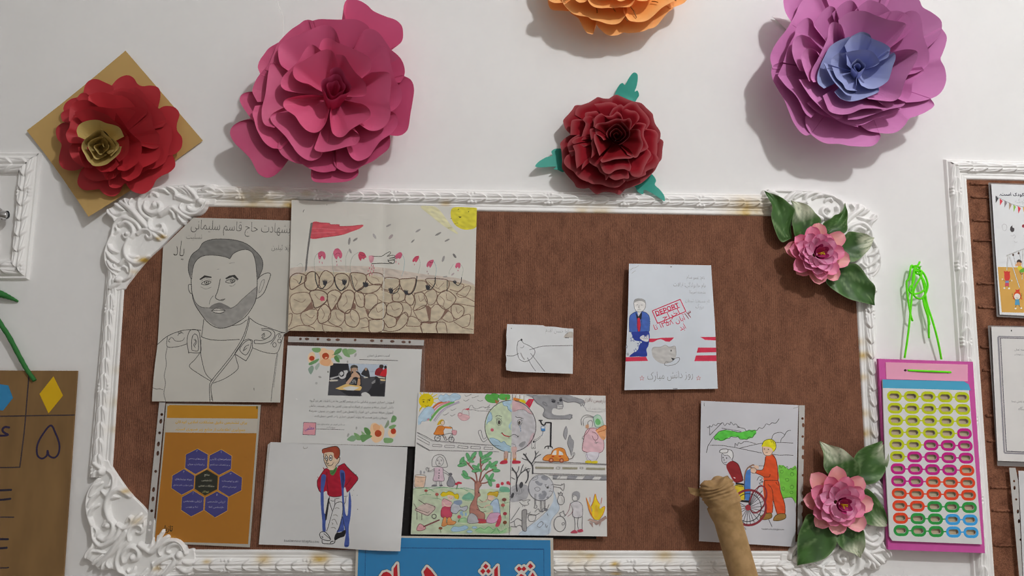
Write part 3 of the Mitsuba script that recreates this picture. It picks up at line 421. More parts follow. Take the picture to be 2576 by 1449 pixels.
ﻋ*|56|0 0 1 13 13 14 8 26 8 34 12 42 25 49 35 49 42 48 40 35 26 34 23 31 22 25 26 19 30 17 47 23 51 10 32 3 17 0
ﻃ*|74|0 0 1 13 6 14 10 19 9 73 22 73 24 36 41 44 57 44 62 41 68 34 70 27 69 19 66 12 62 8 50 2 33 0/24 14 33 14 47 16 54 19 56 25 51 30 43 30 32 24
ﺁ*|27|-5 82 0 86 8 88 18 84 26 86 29 81 23 77 17 76 7 80 -1 77;6 66 20 66 22 0 8 0 8 2
ﻤ*|62|0 0 1 13 7 17 14 30 22 38 30 42 35 42 42 39 49 30 55 19 59 15 67 13 70 8 69 3 65 0 55 1 48 4 42 -1 34 -2 24 2 17 8 9 1/23 20 28 15 34 12 37 12 40 15 37 23 32 28 27 26
ﺟ*|63|0 0 1 13 25 17 39 24 26 29 8 29 6 39 7 42 27 42 50 32 59 31 60 18 52 16 33 6 18 1;23 -18 24 -13 28 -10 34 -11 37 -15 36 -20 32 -23 26 -22
۱|28|5 66 13 68 14 65 19 35 22 1 14 0 10 39
ﺣ|59|0 0 1 7 19 10 38 19 35 22 26 26 8 26 7 34 25 34 46 24 54 22 55 16 43 13 23 3 6 0
ﻢ|56|1 -6 2 7 8 20 18 30 31 36 39 34 51 10 61 6 61 2 58 0 51 0 46 4 40 -1 32 -1 21 4 13 12 10 6 9 -5 15 -37 9 -39 7 -37/19 20 26 11 31 8 38 7 40 9 37 22 33 27 25 25
ﻘ|50|0 0 1 7 14 8 9 18 9 28 15 37 23 41 33 39 41 30 42 20 36 8 52 7 54 5 54 2 51 0 25 2 16 0/16 21 18 16 24 11 31 16 34 24 31 30 25 33 19 30;27 55 27 59 30 61 34 61 36 58 35 53 33 52 28 53;13 55 14 59 17 61 20 61 23 58 22 53 19 52 15 53
ﺕ|100|3 15 6 33 13 32 11 19 14 12 19 9 30 7 60 7 81 11 86 17 82 37 88 40 90 37 94 23 93 13 88 6 79 2 61 -1 31 -2 17 1 6 8;51 44 51 47 54 50 58 49 60 46 59 42 57 40 52 41;37 44 38 47 41 50 44 49 47 46 46 42 43 40 39 41
۲|49|5 66 13 68 17 57 27 55 33 56 36 59 39 67 45 66 44 57 39 51 30 47 18 47 22 8 22 1 20 0 14 0 11 36
۳|58|5 66 13 68 17 54 22 51 27 53 31 65 37 64 36 54 40 51 45 52 48 55 46 66 52 68 55 61 55 51 48 44 39 43 33 47 28 43 19 43 22 8 21 0 14 0 10 39
ﺿ|90|0 0 1 7 8 10 11 13 15 27 22 26 21 13 23 10 27 8 29 8 38 20 47 28 62 36 71 37 76 35 82 30 85 25 85 17 83 11 77 5 69 1 58 -1 36 -1 23 1 16 6 7 0/38 7 56 7 69 9 76 14 78 18 77 23 71 28 61 28 50 21;60 53 63 56 66 57 69 54 70 51 68 48 64 47 61 49
ﻈ|71|0 0 1 7 6 8 9 13 8 72 15 71 17 24 35 35 42 37 51 36 56 34 62 25 63 18 60 10 74 7 76 5 75 2 72 0 61 1 52 4 40 1 25 0/16 8 34 8 47 11 54 16 55 22 53 25 49 28 39 28 28 21;36 51 36 54 39 57 43 56 45 53 44 49 42 47 37 48
ﻔ|50|0 0 1 7 14 8 9 18 9 28 15 37 23 41 33 39 41 30 42 20 36 8 52 7 54 5 54 2 51 0 25 2 16 0/16 21 18 16 24 11 31 16 34 24 31 30 25 33 19 30;20 55 20 59 23 61 27 61 29 58 28 53 26 52 21 53
ﺻ|90|0 0 1 7 8 10 11 13 15 27 22 26 21 13 23 10 27 8 29 9 38 20 47 28 62 36 71 37 76 35 82 30 85 25 85 17 83 11 77 5 69 1 58 -1 36 -1 23 1 16 6 7 0/38 7 56 7 69 9 76 14 78 18 77 23 71 28 61 28 50 21
۴|49|5 66 13 68 17 50 24 49 22 55 24 63 30 67 41 67 41 60 32 60 30 56 35 50 44 53 46 48 46 46 38 43 19 42 21 15 21 0 14 0 11 35
۵|54|7 13 7 25 11 36 23 57 20 63 26 67 36 54 43 40 48 22 47 10 43 3 37 0 32 0 27 3 21 0 17 0 10 4/14 14 15 10 19 8 23 9 24 14 26 15 30 15 31 10 33 8 37 8 40 12 40 20 38 31 29 51 23 45 17 33 14 24
۶|42|3 3 11 19 20 31 14 35 8 44 8 57 13 64 18 67 33 67 33 59 23 60 19 58 16 55 15 49 17 43 22 39 27 37 36 43 39 37 23 21 10 0
ﻊ|53|1 -21 3 -7 8 0 20 11 8 24 6 28 8 32 15 37 25 41 34 41 40 38 44 33 44 27 42 20 35 11 42 9 56 7 58 5 57 2 54 0 42 0 26 6 13 -6 10 -12 9 -19 11 -23 15 -27 22 -30 36 -31 52 -27 55 -33 44 -37 34 -39 25 -39 14 -37 4 -29/15 28 27 16 35 22 36 26 35 31 30 33 21 32
ﮑ|51|0 0 1 7 19 8 25 10 27 13 27 18 22 24 3 43 5 51 17 60 39 70 42 65 41 63 11 46 29 29 41 11 55 6 55 2 52 0 45 0 38 3 33 7 28 3 22 1
t|32|1 48 1 55 9 55 9 68 18 68 18 55 29 55 29 48 18 47 18 12 22 8 28 8 30 1 19 0 11 6 9 11 9 47
a|56|5 12 6 22 11 27 19 30 37 33 39 35 38 43 31 47 22 46 14 40 7 42 11 50 18 54 30 56 39 53 44 49 48 40 48 0 40 0 39 7 30 0 17 -1 8 5/14 13 17 8 21 7 28 7 33 9 39 15 39 26 18 22 14 19
r|38|8 55 16 55 17 47 25 54 35 55 35 47 25 46 21 44 17 39 16 0 8 0
y|56|3 54 12 54 28 10 44 54 53 54 29 -10 23 -18 16 -21 8 -20 8 -15 9 -13 15 -13 18 -11 23 0
d|61|5 23 7 39 12 49 22 55 32 55 39 52 44 47 45 73 53 73 53 0 45 0 44 8 39 3 34 0 25 -1 18 1 10 8/14 23 17 15 21 10 27 7 36 8 42 14 44 22 44 33 41 41 37 46 33 47 26 47 21 45 18 42 15 35
c|57|5 23 5 32 8 41 11 46 19 53 26 55 38 54 45 51 51 43 51 40 44 38 37 46 26 47 19 43 15 34 15 18 22 9 27 7 36 8 42 13 44 17 52 14 48 7 39 1 26 -1 16 3 9 11
o|60|5 23 6 35 9 43 15 51 22 54 33 56 39 54 49 47 53 40 55 30 53 15 49 8 39 1 26 -1 18 2 9 11/14 23 17 15 23 8 33 7 38 9 42 13 46 24 45 34 43 40 38 45 33 47 22 45 16 37
m|88|8 55 16 55 17 47 21 52 30 56 38 54 45 46 52 53 60 56 67 55 74 52 79 45 80 40 80 0 71 0 71 40 68 45 62 48 54 47 49 40 48 0 39 0 39 40 35 46 30 48 22 46 18 41 16 0 8 0
b|61|8 73 16 73 17 47 26 54 36 55 45 52 54 40 56 31 54 16 50 8 43 1 36 -1 27 0 22 3 17 8 16 0 8 0/16 23 20 13 24 9 29 7 39 9 43 13 47 24 46 34 43 42 35 47 28 47 24 45 18 37
u|59|8 55 16 55 16 18 19 12 24 8 31 8 40 13 42 19 43 55 51 55 51 0 43 0 42 9 37 3 29 0 19 1 12 6 8 16
s|53|6 13 14 15 17 10 23 7 32 8 37 11 39 16 36 21 17 26 10 31 7 37 7 42 9 47 13 51 21 55 34 55 42 50 46 42 39 41 34 47 25 48 17 43 16 39 21 34 38 29 45 24 48 18 48 13 44 5 33 0 20 0 11 4 8 7
n|58|8 55 16 55 17 47 23 53 30 55 40 54 47 49 51 39 51 0 42 0 42 38 40 43 32 48 25 47 19 42 16 36 16 0 8 0
l|28|8 73 16 73 17 11 19 8 24 7 26 0 15 0 10 3 8 7
g|61|5 23 7 39 10 46 16 52 22 55 32 55 39 52 44 46 45 55 53 55 53 -5 51 -11 46 -17 37 -21 26 -22 13 -17 8 -10 14 -6 19 -11 26 -13 34 -13 41 -10 44 -4 44 9 34 2 20 2 10 10/14 24 16 17 22 11 32 9 38 11 42 16 44 24 44 33 41 41 37 46 33 47 26 47 21 45 15 37
f|37|1 48 1 55 11 55 12 67 16 73 24 76 35 75 33 68 25 68 21 63 21 55 33 55 33 48 21 47 20 0 12 0 11 47
ﻡ~|48|4 -11 5 1 7 6 13 10 23 13 39 12 37 25 32 31 28 32 20 31 12 21 9 23 12 29 18 35 24 37 31 36 35 34 40 29 43 21 43 12 41 6 29 8 19 8 14 6 9 -1 8 -12 12 -38 9 -38
ﺪ~|52|3 4 5 8 13 5 23 4 29 6 32 9 33 16 31 22 20 42 23 44 34 27 41 8 46 5 53 4 54 1 52 0 44 1 36 7 30 2 23 0 12 0
ﺍ~|22|9 71 13 71 15 0 11 0
ﻭ~|46|5 -19 24 -12 28 -9 33 -2 33 1 26 0 16 1 11 4 8 9 9 17 14 28 22 32 28 32 34 27 38 18 39 5 37 -3 30 -13 20 -19 6 -23/12 11 15 6 21 4 30 5 34 7 32 20 28 26 25 28 22 28 17 24 13 18
D*|72|6 74 8 76 41 75 52 71 62 63 68 48 69 28 64 14 54 3 46 -1 37 -3 7 -2/22 12 35 11 42 13 47 16 52 22 54 33 53 47 50 54 43 60 35 62 22 62
E*|60|6 74 8 76 54 76 56 74 56 65 54 62 22 61 22 44 52 44 54 42 54 32 52 30 22 30 22 11 55 11 57 8 57 0 55 -3 7 -2
P*|64|6 74 8 76 38 76 45 74 57 66 61 54 59 38 52 29 42 24 22 23 21 -1 19 -3 8 -3 6 -1/22 38 37 38 42 40 46 48 44 58 37 62 22 62
O*|76|3 31 4 46 8 58 15 68 29 76 42 77 57 72 67 62 72 50 73 31 69 16 60 4 48 -3 31 -3 18 2 8 15/18 31 22 19 28 13 36 10 48 13 54 19 58 31 58 42 54 54 50 59 44 62 36 62 29 60 24 56 20 50 18 42
R*|64|6 74 8 76 42 75 51 72 57 66 61 57 61 44 57 36 50 28 64 1 63 -2 49 -2 33 26 22 25 21 -1 20 -2 9 -3 6 -1/22 41 37 40 43 42 46 49 45 58 38 62 22 62
T*|65|2 64 2 74 4 76 62 75 62 63 41 62 40 -1 39 -2 28 -3 25 -1 25 62 4 62
ﺝ|64|1 -16 2 -3 9 10 19 19 35 28 21 33 13 33 5 32 4 39 20 41 44 34 57 33 57 25 38 21 22 12 15 6 11 -2 9 -13 12 -22 19 -28 38 -32 57 -28 59 -34 41 -39 22 -38 13 -34 7 -29;30 -8 31 -4 34 -2 37 -2 40 -5 39 -10 36 -11 32 -10
ﺧ|59|0 0 1 7 19 10 38 19 34 23 24 26 8 26 6 32 7 34 24 34 46 24 54 23 55 16 44 14 21 3;12 49 12 53 15 55 19 55 21 52 20 47 18 46 13 47
۸|58|2 3 17 38 25 65 33 67 43 33 55 2 48 -1 29 51 10 -1
ﻮ~|48|5 -19 19 -15 27 -10 31 -6 33 -1 15 1 10 5 8 9 10 20 16 29 22 32 30 30 37 20 39 4 49 4 50 1 48 0 38 -1 33 -10 21 -19 6 -23/12 11 15 7 19 5 34 4 33 19 30 24 25 27 20 26 15 22 13 16
ﻋ~|46|0 3 20 5 11 13 8 18 7 26 11 35 21 41 30 42 36 40 35 37 24 37 17 34 12 28 12 20 14 15 21 10 31 8 42 11 43 8 30 3 14 0 0 0
:~|26|7 44 8 50 12 52 17 51 20 47 19 42 15 40 10 41;7 4 8 10 12 12 17 11 20 7 19 2 15 0 10 1
ﻻ~|58|5 53 8 56 35 35 38 49 37 71 41 71 43 49 39 31 46 22 49 15 48 7 45 3 38 0 11 0 11 5 25 18 33 30/18 5 41 6 45 10 44 17 36 27 28 15
ﮔ~|39|0 0 1 4 13 4 22 6 26 10 27 13 27 19 23 26 3 47 3 51 13 58 37 71 39 67 19 57 7 49 28 26 32 17 30 8 26 3 17 0;-2 60 6 66 32 80 33 77 0 58
ﺧ~|57|0 3 24 8 40 17 32 23 22 27 6 27 6 31 24 31 45 20 51 19 52 15 43 13 20 2 0 0;12 49 14 51 17 51 19 47 17 45 14 45
ﮑ~|48|0 0 1 4 21 6 26 9 27 12 27 19 23 25 3 46 4 51 14 59 37 71 39 67 21 58 7 48 26 28 36 10 42 5 49 4 50 1 48 0 41 1 31 9 28 5 20 1
ﺮ~|42|-1 -19 13 -11 22 1 24 7 23 15 17 31 20 33 31 9 37 5 43 4 44 1 42 0 36 0 28 5 24 -5 16 -14 1 -23
ﻣ~|51|0 0 1 4 7 8 17 27 23 33 32 33 40 26 43 19 43 12 42 7 38 2 28 0 20 2 12 7 5 0/14 11 22 6 32 5 37 8 39 16 35 25 29 29 26 29 20 23
ﻩ~|41|5 12 7 24 18 38 14 42 18 45 29 34 35 25 36 19 35 10 30 3 23 0 17 0 9 3/9 12 13 6 18 5 25 5 30 9 32 15 32 21 27 30 22 35 12 25 9 18
ﺤ~|62|0 1 1 4 20 7 40 17 33 22 24 26 6 27 6 31 12 32 25 31 44 20 51 19 52 15 45 13 47 8 51 5 64 3 63 0 49 1 43 6 40 11 20 2 7 0
ﺘ~|36|0 0 1 4 9 5 13 9 19 27 23 26 21 14 23 7 28 5 38 3 37 0 27 0 21 3 18 7 13 2 8 0;23 42 24 46 27 47 29 42 25 40;11 42 13 46 16 47 18 42 14 40
ﻥ~|69|5 -5 5 6 9 17 13 16 13 15 10 6 9 -4 12 -10 15 -14 28 -18 39 -18 48 -14 53 -8 57 3 56 15 50 28 54 30 60 16 61 3 57 -10 50 -18 36 -23 22 -22 10 -15;29 47 31 49 34 49 36 44 34 42 31 42
ﻄ~|71|0 0 1 4 5 4 9 9 8 71 12 72 14 16 25 26 36 32 51 33 56 31 61 23 61 14 58 6 72 4 74 1 72 0 67 0 52 4 34 0/11 5 33 4 48 7 56 13 57 17 57 22 50 29 42 29 37 28 25 20
ﺷ~|76|0 3 7 5 10 8 16 26 19 24 18 10 22 5 30 4 36 7 41 26 45 26 43 15 44 7 50 4 60 6 63 11 63 19 59 36 63 37 67 22 68 12 66 6 62 2 49 0 44 1 40 6 36 2 30 0 21 0 15 6 7 0 0 0;44 47 44 50 46 52 50 50 50 48 48 46;38 59 40 61 43 61 45 57 43 55 40 55;32 47 32 50 35 52 39 50 39 48 37 46
ﺭ~|36|-1 -19 13 -11 22 0 24 13 16 31 21 33 25 24 28 12 26 -1 20 -11 10 -18 1 -23
ﻌ~|50|0 0 1 4 10 5 21 10 6 27 6 30 11 35 23 40 34 38 39 34 41 31 39 21 30 9 36 6 52 3 50 0 40 0 25 6 8 0/10 29 25 13 33 20 36 27 35 31 28 35 20 34
ﮒ~|88|5 15 7 31 9 32 11 31 9 22 10 14 13 9 18 6 30 3 51 2 64 4 73 8 77 13 76 21 70 29 52 47 52 49 55 53 65 60 87 70 88 67 68 56 57 49 70 36 79 24 81 12 76 4 68 1 57 -1 24 -1 11 4 7 8;48 60 56 66 82 80 83 77 50 58
ﺰ~|42|-1 -19 13 -11 22 1 24 13 17 30 21 33 30 10 36 5 43 4 44 1 36 0 28 5 24 -5 16 -14 1 -23;14 52 16 54 18 54 20 50 18 48 16 48
ﮎ~|88|5 15 7 31 9 32 11 31 9 22 10 14 13 9 18 6 30 3 51 2 64 4 73 8 77 13 76 21 70 29 52 47 52 49 55 53 65 60 87 70 88 67 68 56 57 49 70 36 79 24 81 12 76 4 68 1 57 -1 24 -1 11 4 7 8
ﺒ~|35|0 0 1 4 9 5 13 9 19 27 23 26 21 16 23 7 28 5 37 3 36 0 27 0 22 2 18 7 10 1;14 -13 16 -11 19 -11 21 -16 19 -18 16 -18
ﺶ~|120|5 -5 6 8 9 16 10 17 13 15 10 6 9 -4 14 -13 19 -16 28 -18 39 -18 47 -15 51 -11 55 -3 55 6 52 24 52 26 55 27 56 27 60 10 64 5 72 4 77 7 82 27 86 26 84 15 85 7 88 5 98 5 103 10 103 33 107 33 108 17 111 7 115 5 123 3 122 0 114 1 106 7 102 2 96 0 87 0 81 5 77 2 72 0 66 0 60 2 57 -9 54 -14 46 -20 36 -23 24 -22 15 -19 8 -13;83 47 83 50 86 52 90 50 90 48 88 46;78 59 80 61 82 61 84 57 82 55 80 55;72 47 72 50 74 52 78 50 78 48 76 46
ﺯ~|36|-1 -19 12 -12 22 1 24 13 17 30 17 31 21 33 28 13 28 6 26 -2 20 -10 9 -19 1 -23;14 52 16 54 19 54 21 50 19 48 16 48
i|24|6 68 7 72 11 75 15 75 18 71 18 67 14 64 9 65;8 55 16 55 16 0 8 0
ﯼ~|78|5 -5 5 6 9 17 13 16 13 15 10 6 9 -4 15 -13 30 -18 43 -18 56 -13 63 -8 66 0 63 3 43 13 40 18 41 24 49 34 56 38 66 39 73 36 71 33 61 35 53 32 48 27 45 21 47 16 64 7 70 2 69 -6 60 -16 43 -22 25 -22 12 -17 7 -12
ﺲ~|120|5 -5 5 6 9 17 13 16 13 15 10 6 9 -4 14 -13 18 -16 28 -18 44 -16 51 -11 55 -3 55 7 52 26 56 27 62 7 65 5 72 4 78 9 82 27 85 26 85 7 88 5 96 4 100 6 103 10 103 33 105 33 107 33 108 18 110 9 115 5 123 3 122 0 114 1 106 7 102 2 96 0 87 0 81 5 77 1 72 0 66 0 60 2 57 -9 54 -14 46 -20 36 -23 24 -22 15 -19 8 -13
ﭘ~|28|14 -13 18 -11 20 -15 18 -18 16 -18 14 -16;0 0 1 4 11 5 15 9 16 19 11 36 15 37 20 19 19 8 12 1;8 -23 10 -21 13 -21 15 -25 13 -27 10 -27;2 -13 7 -11 9 -15 5 -18 3 -16
ﮐ~|39|0 0 1 4 13 4 22 6 26 10 27 13 27 19 23 26 3 47 3 51 13 58 37 71 39 67 19 57 7 49 28 26 32 17 30 8 26 3 17 0
ﻪ~|48|5 19 5 25 9 32 18 39 30 43 30 51 34 51 37 10 42 5 49 4 50 1 39 1 35 4 32 9 19 8 13 10 9 13/9 20 12 16 16 14 31 14 30 38 22 36 16 33 11 27
ﻟ~|22|0 0 1 4 7 5 12 9 10 71 15 71 16 9 14 4 9 1
ﻞ~|74|5 -4 5 6 9 17 13 16 13 15 10 6 9 -4 11 -9 16 -14 24 -18 33 -18 43 -15 49 -10 55 5 54 71 58 71 60 15 65 7 75 4 76 1 74 0 69 0 60 6 57 -5 52 -13 46 -19 34 -23 23 -22 14 -19 7 -12
ﮎ*|91|3 24 6 38 8 38 19 36 17 27 18 21 25 15 38 12 65 13 69 16 68 20 65 25 48 42 49 50 61 59 85 71 86 70 91 60 65 46 78 31 84 21 84 13 83 9 74 2 52 -2 35 -2 22 0 14 3 8 8 4 15
ﻧ*|32|0 0 1 13 8 14 12 19 12 28 8 43 21 47 26 26 25 11 20 5 14 1;7 61 8 66 13 70 17 70 21 65 20 59 16 56 10 57
ﻬ*|58|0 0 1 13 8 14 10 24 15 36 23 44 31 48 41 46 47 37 48 27 44 15 60 13 65 9 65 4 63 1 53 -1 53 -9 50 -15 45 -19 37 -22 27 -21 19 -18 12 -11 8 0/23 0 27 -6 31 -8 36 -8 39 -5 38 0 34 3 24 3/22 15 27 16 33 21 35 29 33 34 30 33 26 29
ﺣ*|63|0 0 1 13 25 17 39 24 26 29 8 29 6 39 7 42 27 42 50 32 59 31 60 18 52 16 33 6 18 1
«~|43|21 28 37 47 40 45 27 28 39 9 37 8 22 25;3 28 19 47 22 45 9 28 21 9 19 8 17 10
»~|43|21 10 34 27 22 44 21 45 24 47 40 28 40 27 24 8;3 10 17 27 4 44 4 45 6 47 20 30 22 27 6 8
ﭘ|30|0 0 1 7 11 8 16 12 16 19 11 37 19 40 24 21 23 10 18 4 12 1;13 -16 14 -12 17 -10 20 -10 23 -13 22 -18 19 -19 15 -18;6 -27 7 -23 10 -21 13 -21 16 -24 15 -29 12 -30 8 -29;0 -16 0 -12 3 -10 7 -10 9 -13 8 -18 6 -19 1 -18
ﮕ|51|0 0 1 7 19 8 25 10 27 13 27 18 22 24 3 43 5 51 17 60 39 70 42 65 41 63 11 46 29 29 41 11 55 6 55 2 52 0 45 0 38 3 33 7 28 3 22 1;-3 60 18 73 34 81 36 76 1 56 0 55
ﻨ~|35|0 1 1 4 8 5 12 8 19 27 22 26 20 15 22 7 27 5 37 3 36 0 27 0 22 2 17 7 10 1;14 45 16 47 18 47 20 42 18 40 16 40
ﻓ~|44|0 3 21 5 31 11 33 17 19 16 11 19 8 23 8 31 11 40 18 47 25 48 31 46 36 38 38 27 37 15 34 8 26 2 15 0 0 0/12 27 15 22 20 20 27 20 34 22 32 36 27 42 24 44 18 42 16 40 12 32;18 65 21 68 23 68 25 63 23 61 21 61
ﺱ~|118|5 -4 5 6 9 17 13 16 10 6 9 -4 13 -12 19 -16 28 -18 39 -18 46 -15 52 -9 55 -3 55 7 52 24 56 26 60 10 65 5 73 4 77 7 80 14 82 26 86 25 84 13 86 7 92 4 101 5 105 8 106 12 105 23 102 36 106 37 110 22 111 13 108 5 102 1 88 0 82 5 77 1 73 0 67 0 60 2 58 -7 54 -14 46 -20 36 -23 24 -22 15 -19 8 -13""".split("\n"):
    _k,_a,_s=_l.split("|"); GLYPHS[_k]=(int(_a),_s)

PAPERS={}
PAPERS['portrait_drawing']=(14,'-713.4 141.1 -438.7 138.4 -442.9 -252.5 -710.7 -253.0','475 -3 2000 0 2066 1231 1993 1262 2000 2000 0 2000 13 1606 29 1386 27 331','','''G pencil_drawing
F 7d7c79 482 664 444 589 440 499 486 407 588 344 647 275 773 237 943 228 1137 236 1312 271 1446 338 1560 420 1598 496 1583 572 1525 649 1495 543 1478 467 1427 376 1339 340 1232 349 1128 389 1079 446 1024 429 894 413 744 410 617 435 537 497 501 589
F 9a9894 521 829 571 919 662 978 812 991 894 945 979 929 1111 980 1217 956 1318 879 1522 748 1521 877 1464 968 1335 1089 1212 1158 1086 1197 958 1201 803 1140 668 1052 563 949
F 7f7d7a 802 991 852 953 958 932 1067 958 1134 990 1049 1000 941 986 856 998
F c6c3bc 837 1032 898 993 984 995 1050 1015 988 1041 902 1042
L 42413f 10 487 672 444 589 440 499 486 407 588 344 647 275 773 237 943 228 1137 236 1312 271 1446 338 1560 420 1598 496 1583 572 1532 657
L 42413f 10 502 679 506 588 537 497 617 435 744 410 894 413 1024 429 1079 446
L 42413f 10 1079 446 1128 389 1232 349 1339 340 1427 376 1478 467 1500 559 1521 657
L 42413f 11 490 664 512 799 537 889 597 978 690 1067 782 1141 893 1192 1002 1208 1129 1189 1253 1143 1376 1074 1475 968 1521 877 1527 756 1520 649
L 42413f 8 521 829 571 919 662 978 812 991
L 55534f 7 1134 994 1217 956 1318 879 1522 748
L 42413f 10 503 739 460 740 460 785 489 830 526 838
L 42413f 11 1526 665 1576 626 1660 594 1725 608 1690 708 1635 815 1553 869 1510 874
L 6a6865 7 1559 816 1565 755 1592 686 1633 668 1627 724 1590 793 1559 816
P 3a3937 622 677 698 634 806 648 811 661 710 657 638 686
P 3a3937 1021 664 1083 633 1168 621 1232 669 1216 678 1138 643 1043 670
C 3a3937 9 656 730 724 694 806 705 749 736
O 3a3937 10 738 712 32 0 2 20
E 3a3937 738 712 13 0 1 9
C 3a3937 9 1029 702 1108 671 1184 680 1133 713
O 3a3937 10 1135 688 30 0 1 18
E 3a3937 1135 688 13 0 1 9
L 6a6865 6 648 760 731 784 815 762
L 6a6865 6 1092 743 1146 746 1187 718
L 6a6865 5 649 700 722 671 820 687
L 6a6865 5 1033 679 1128 655 1221 687
L 42413f 11 947 670 932 749 915 809 888 870 922 895 998 906 1039 886
L 42413f 8 976 899 1018 891
L 55534f 7 855 855 815 893 798 949
L 42413f 9 837 1023 898 993 974 998 1050 1015 999 1042 902 1042 837 1023
L 42413f 8 845 1019 943 1013 1046 1016
L 42413f 9 726 1111 718 1201 706 1305
L 42413f 10 699 1302 776 1322 884 1336 1055 1339 1301 1326
L 42413f 10 1426 1073 1397 1194 1333 1328 1196 1493 1058 1627 899 1775 873 1849 896 1998
L 42413f 10 1438 1091 1418 1193 1356 1343 1219 1508 1080 1642 925 1787 897 1856 939 1995
L 42413f 10 1431 1088 1554 1147 1729 1190 1905 1233 1996 1247
L 42413f 9 1171 1178 1298 1162 1401 1111
L 42413f 10 30 1393 176 1303 384 1242 554 1229 693 1234
L 42413f 9 176 1303 181 1414 334 1415 486 1384
L 42413f 8 211 1340 230 1317 263 1324 297 1351 362 1356 418 1345 444 1315
L 42413f 8 335 1294 365 1264 403 1261 419 1278
O 42413f 8 364 1261 26 0 1 12
L 42413f 8 210 1332 197 1355 220 1369
L 42413f 10 524 1487 483 1352 513 1248 586 1225 663 1254 693 1365 698 1471 510 1474
L 42413f 10 568 1452 557 1366 566 1299 601 1276 641 1298 661 1365 662 1454 572 1451
L 42413f 9 588 1333 620 1358 589 1392 622 1424
L 42413f 9 605 1328 633 1362 607 1402
L 42413f 9 706 1468 623 1550 544 1624 700 1704 899 1783
L 42413f 9 702 1335 706 1468 744 1586 807 1703 916 1775
L 42413f 9 1239 1485 1280 1566 1299 1647 1121 1744 922 1802
S 42413f 10 1238 1478 1356 1343 1439 1320 1501 1334 1512 1416 1465 1505 1420 1558 1239 1485
C 42413f 10 1312 1436 1395 1350 1480 1339 1474 1424 1411 1494
L 42413f 10 1365 1454 1399 1402 1455 1384
L 42413f 9 1377 1447 1426 1417
L 42413f 9 1512 1416 1687 1459 1860 1475 1922 1442 1966 1322 1993 1262
L 42413f 10 1628 1206 1731 1205 1818 1226 1848 1271 1805 1331 1679 1367 1540 1368
L 42413f 10 1540 1368 1537 1334 1655 1333 1759 1294 1789 1257 1732 1227 1635 1221
O 42413f 9 1852 1380 28 0 2 24
O 42413f 9 1924 1337 26 0 2 21
O 42413f 9 1926 1284 19 0 1 16
L 42413f 9 1788 1376 1847 1316 1876 1271 1960 1247 2036 1254
L 42413f 9 1640 1281 1671 1258 1690 1288 1653 1310 1708 1317
L 42413f 8 1643 1310 1687 1250
L 7a7874 10 185 1414 168 1517 190 1605 172 1722 197 1810 180 1912 213 1999
L 7a7874 10 1903 1472 1887 1591 1879 1709 1865 1842 1855 1989
L 8a8884 8 1914 1472 1907 1576 1895 1694 1886 1842
L 3a3937 7 5 1855 63 1869 116 1866 164 1876
L 8a8884 6 1072 496 1157 485
L 8a8884 6 889 565 923 561
L 55534f 8 915 1922 916 1980
L 55534f 8 1573 1844 1580 1873
G lettering
T 4c4a47 438 125 2003 144 1.5|~ﯽﻧﺎﻤﯿﻠﺳ ﻢﺳﺎﻗ ﺝﺎﺣ ﺕﺩﺎﻬﺸﺑ
T 45433f 376 233 633 234 1.2|~ﺖﯿﻠﺴﺗ
T 45433f 188 419 371 431 1.8|~ﺩﺎﯾ
T 45433f 1714 329 2016 336 1.2|~ﻦﯿﻠﯿﺋ ﻼﯾﺁ''')
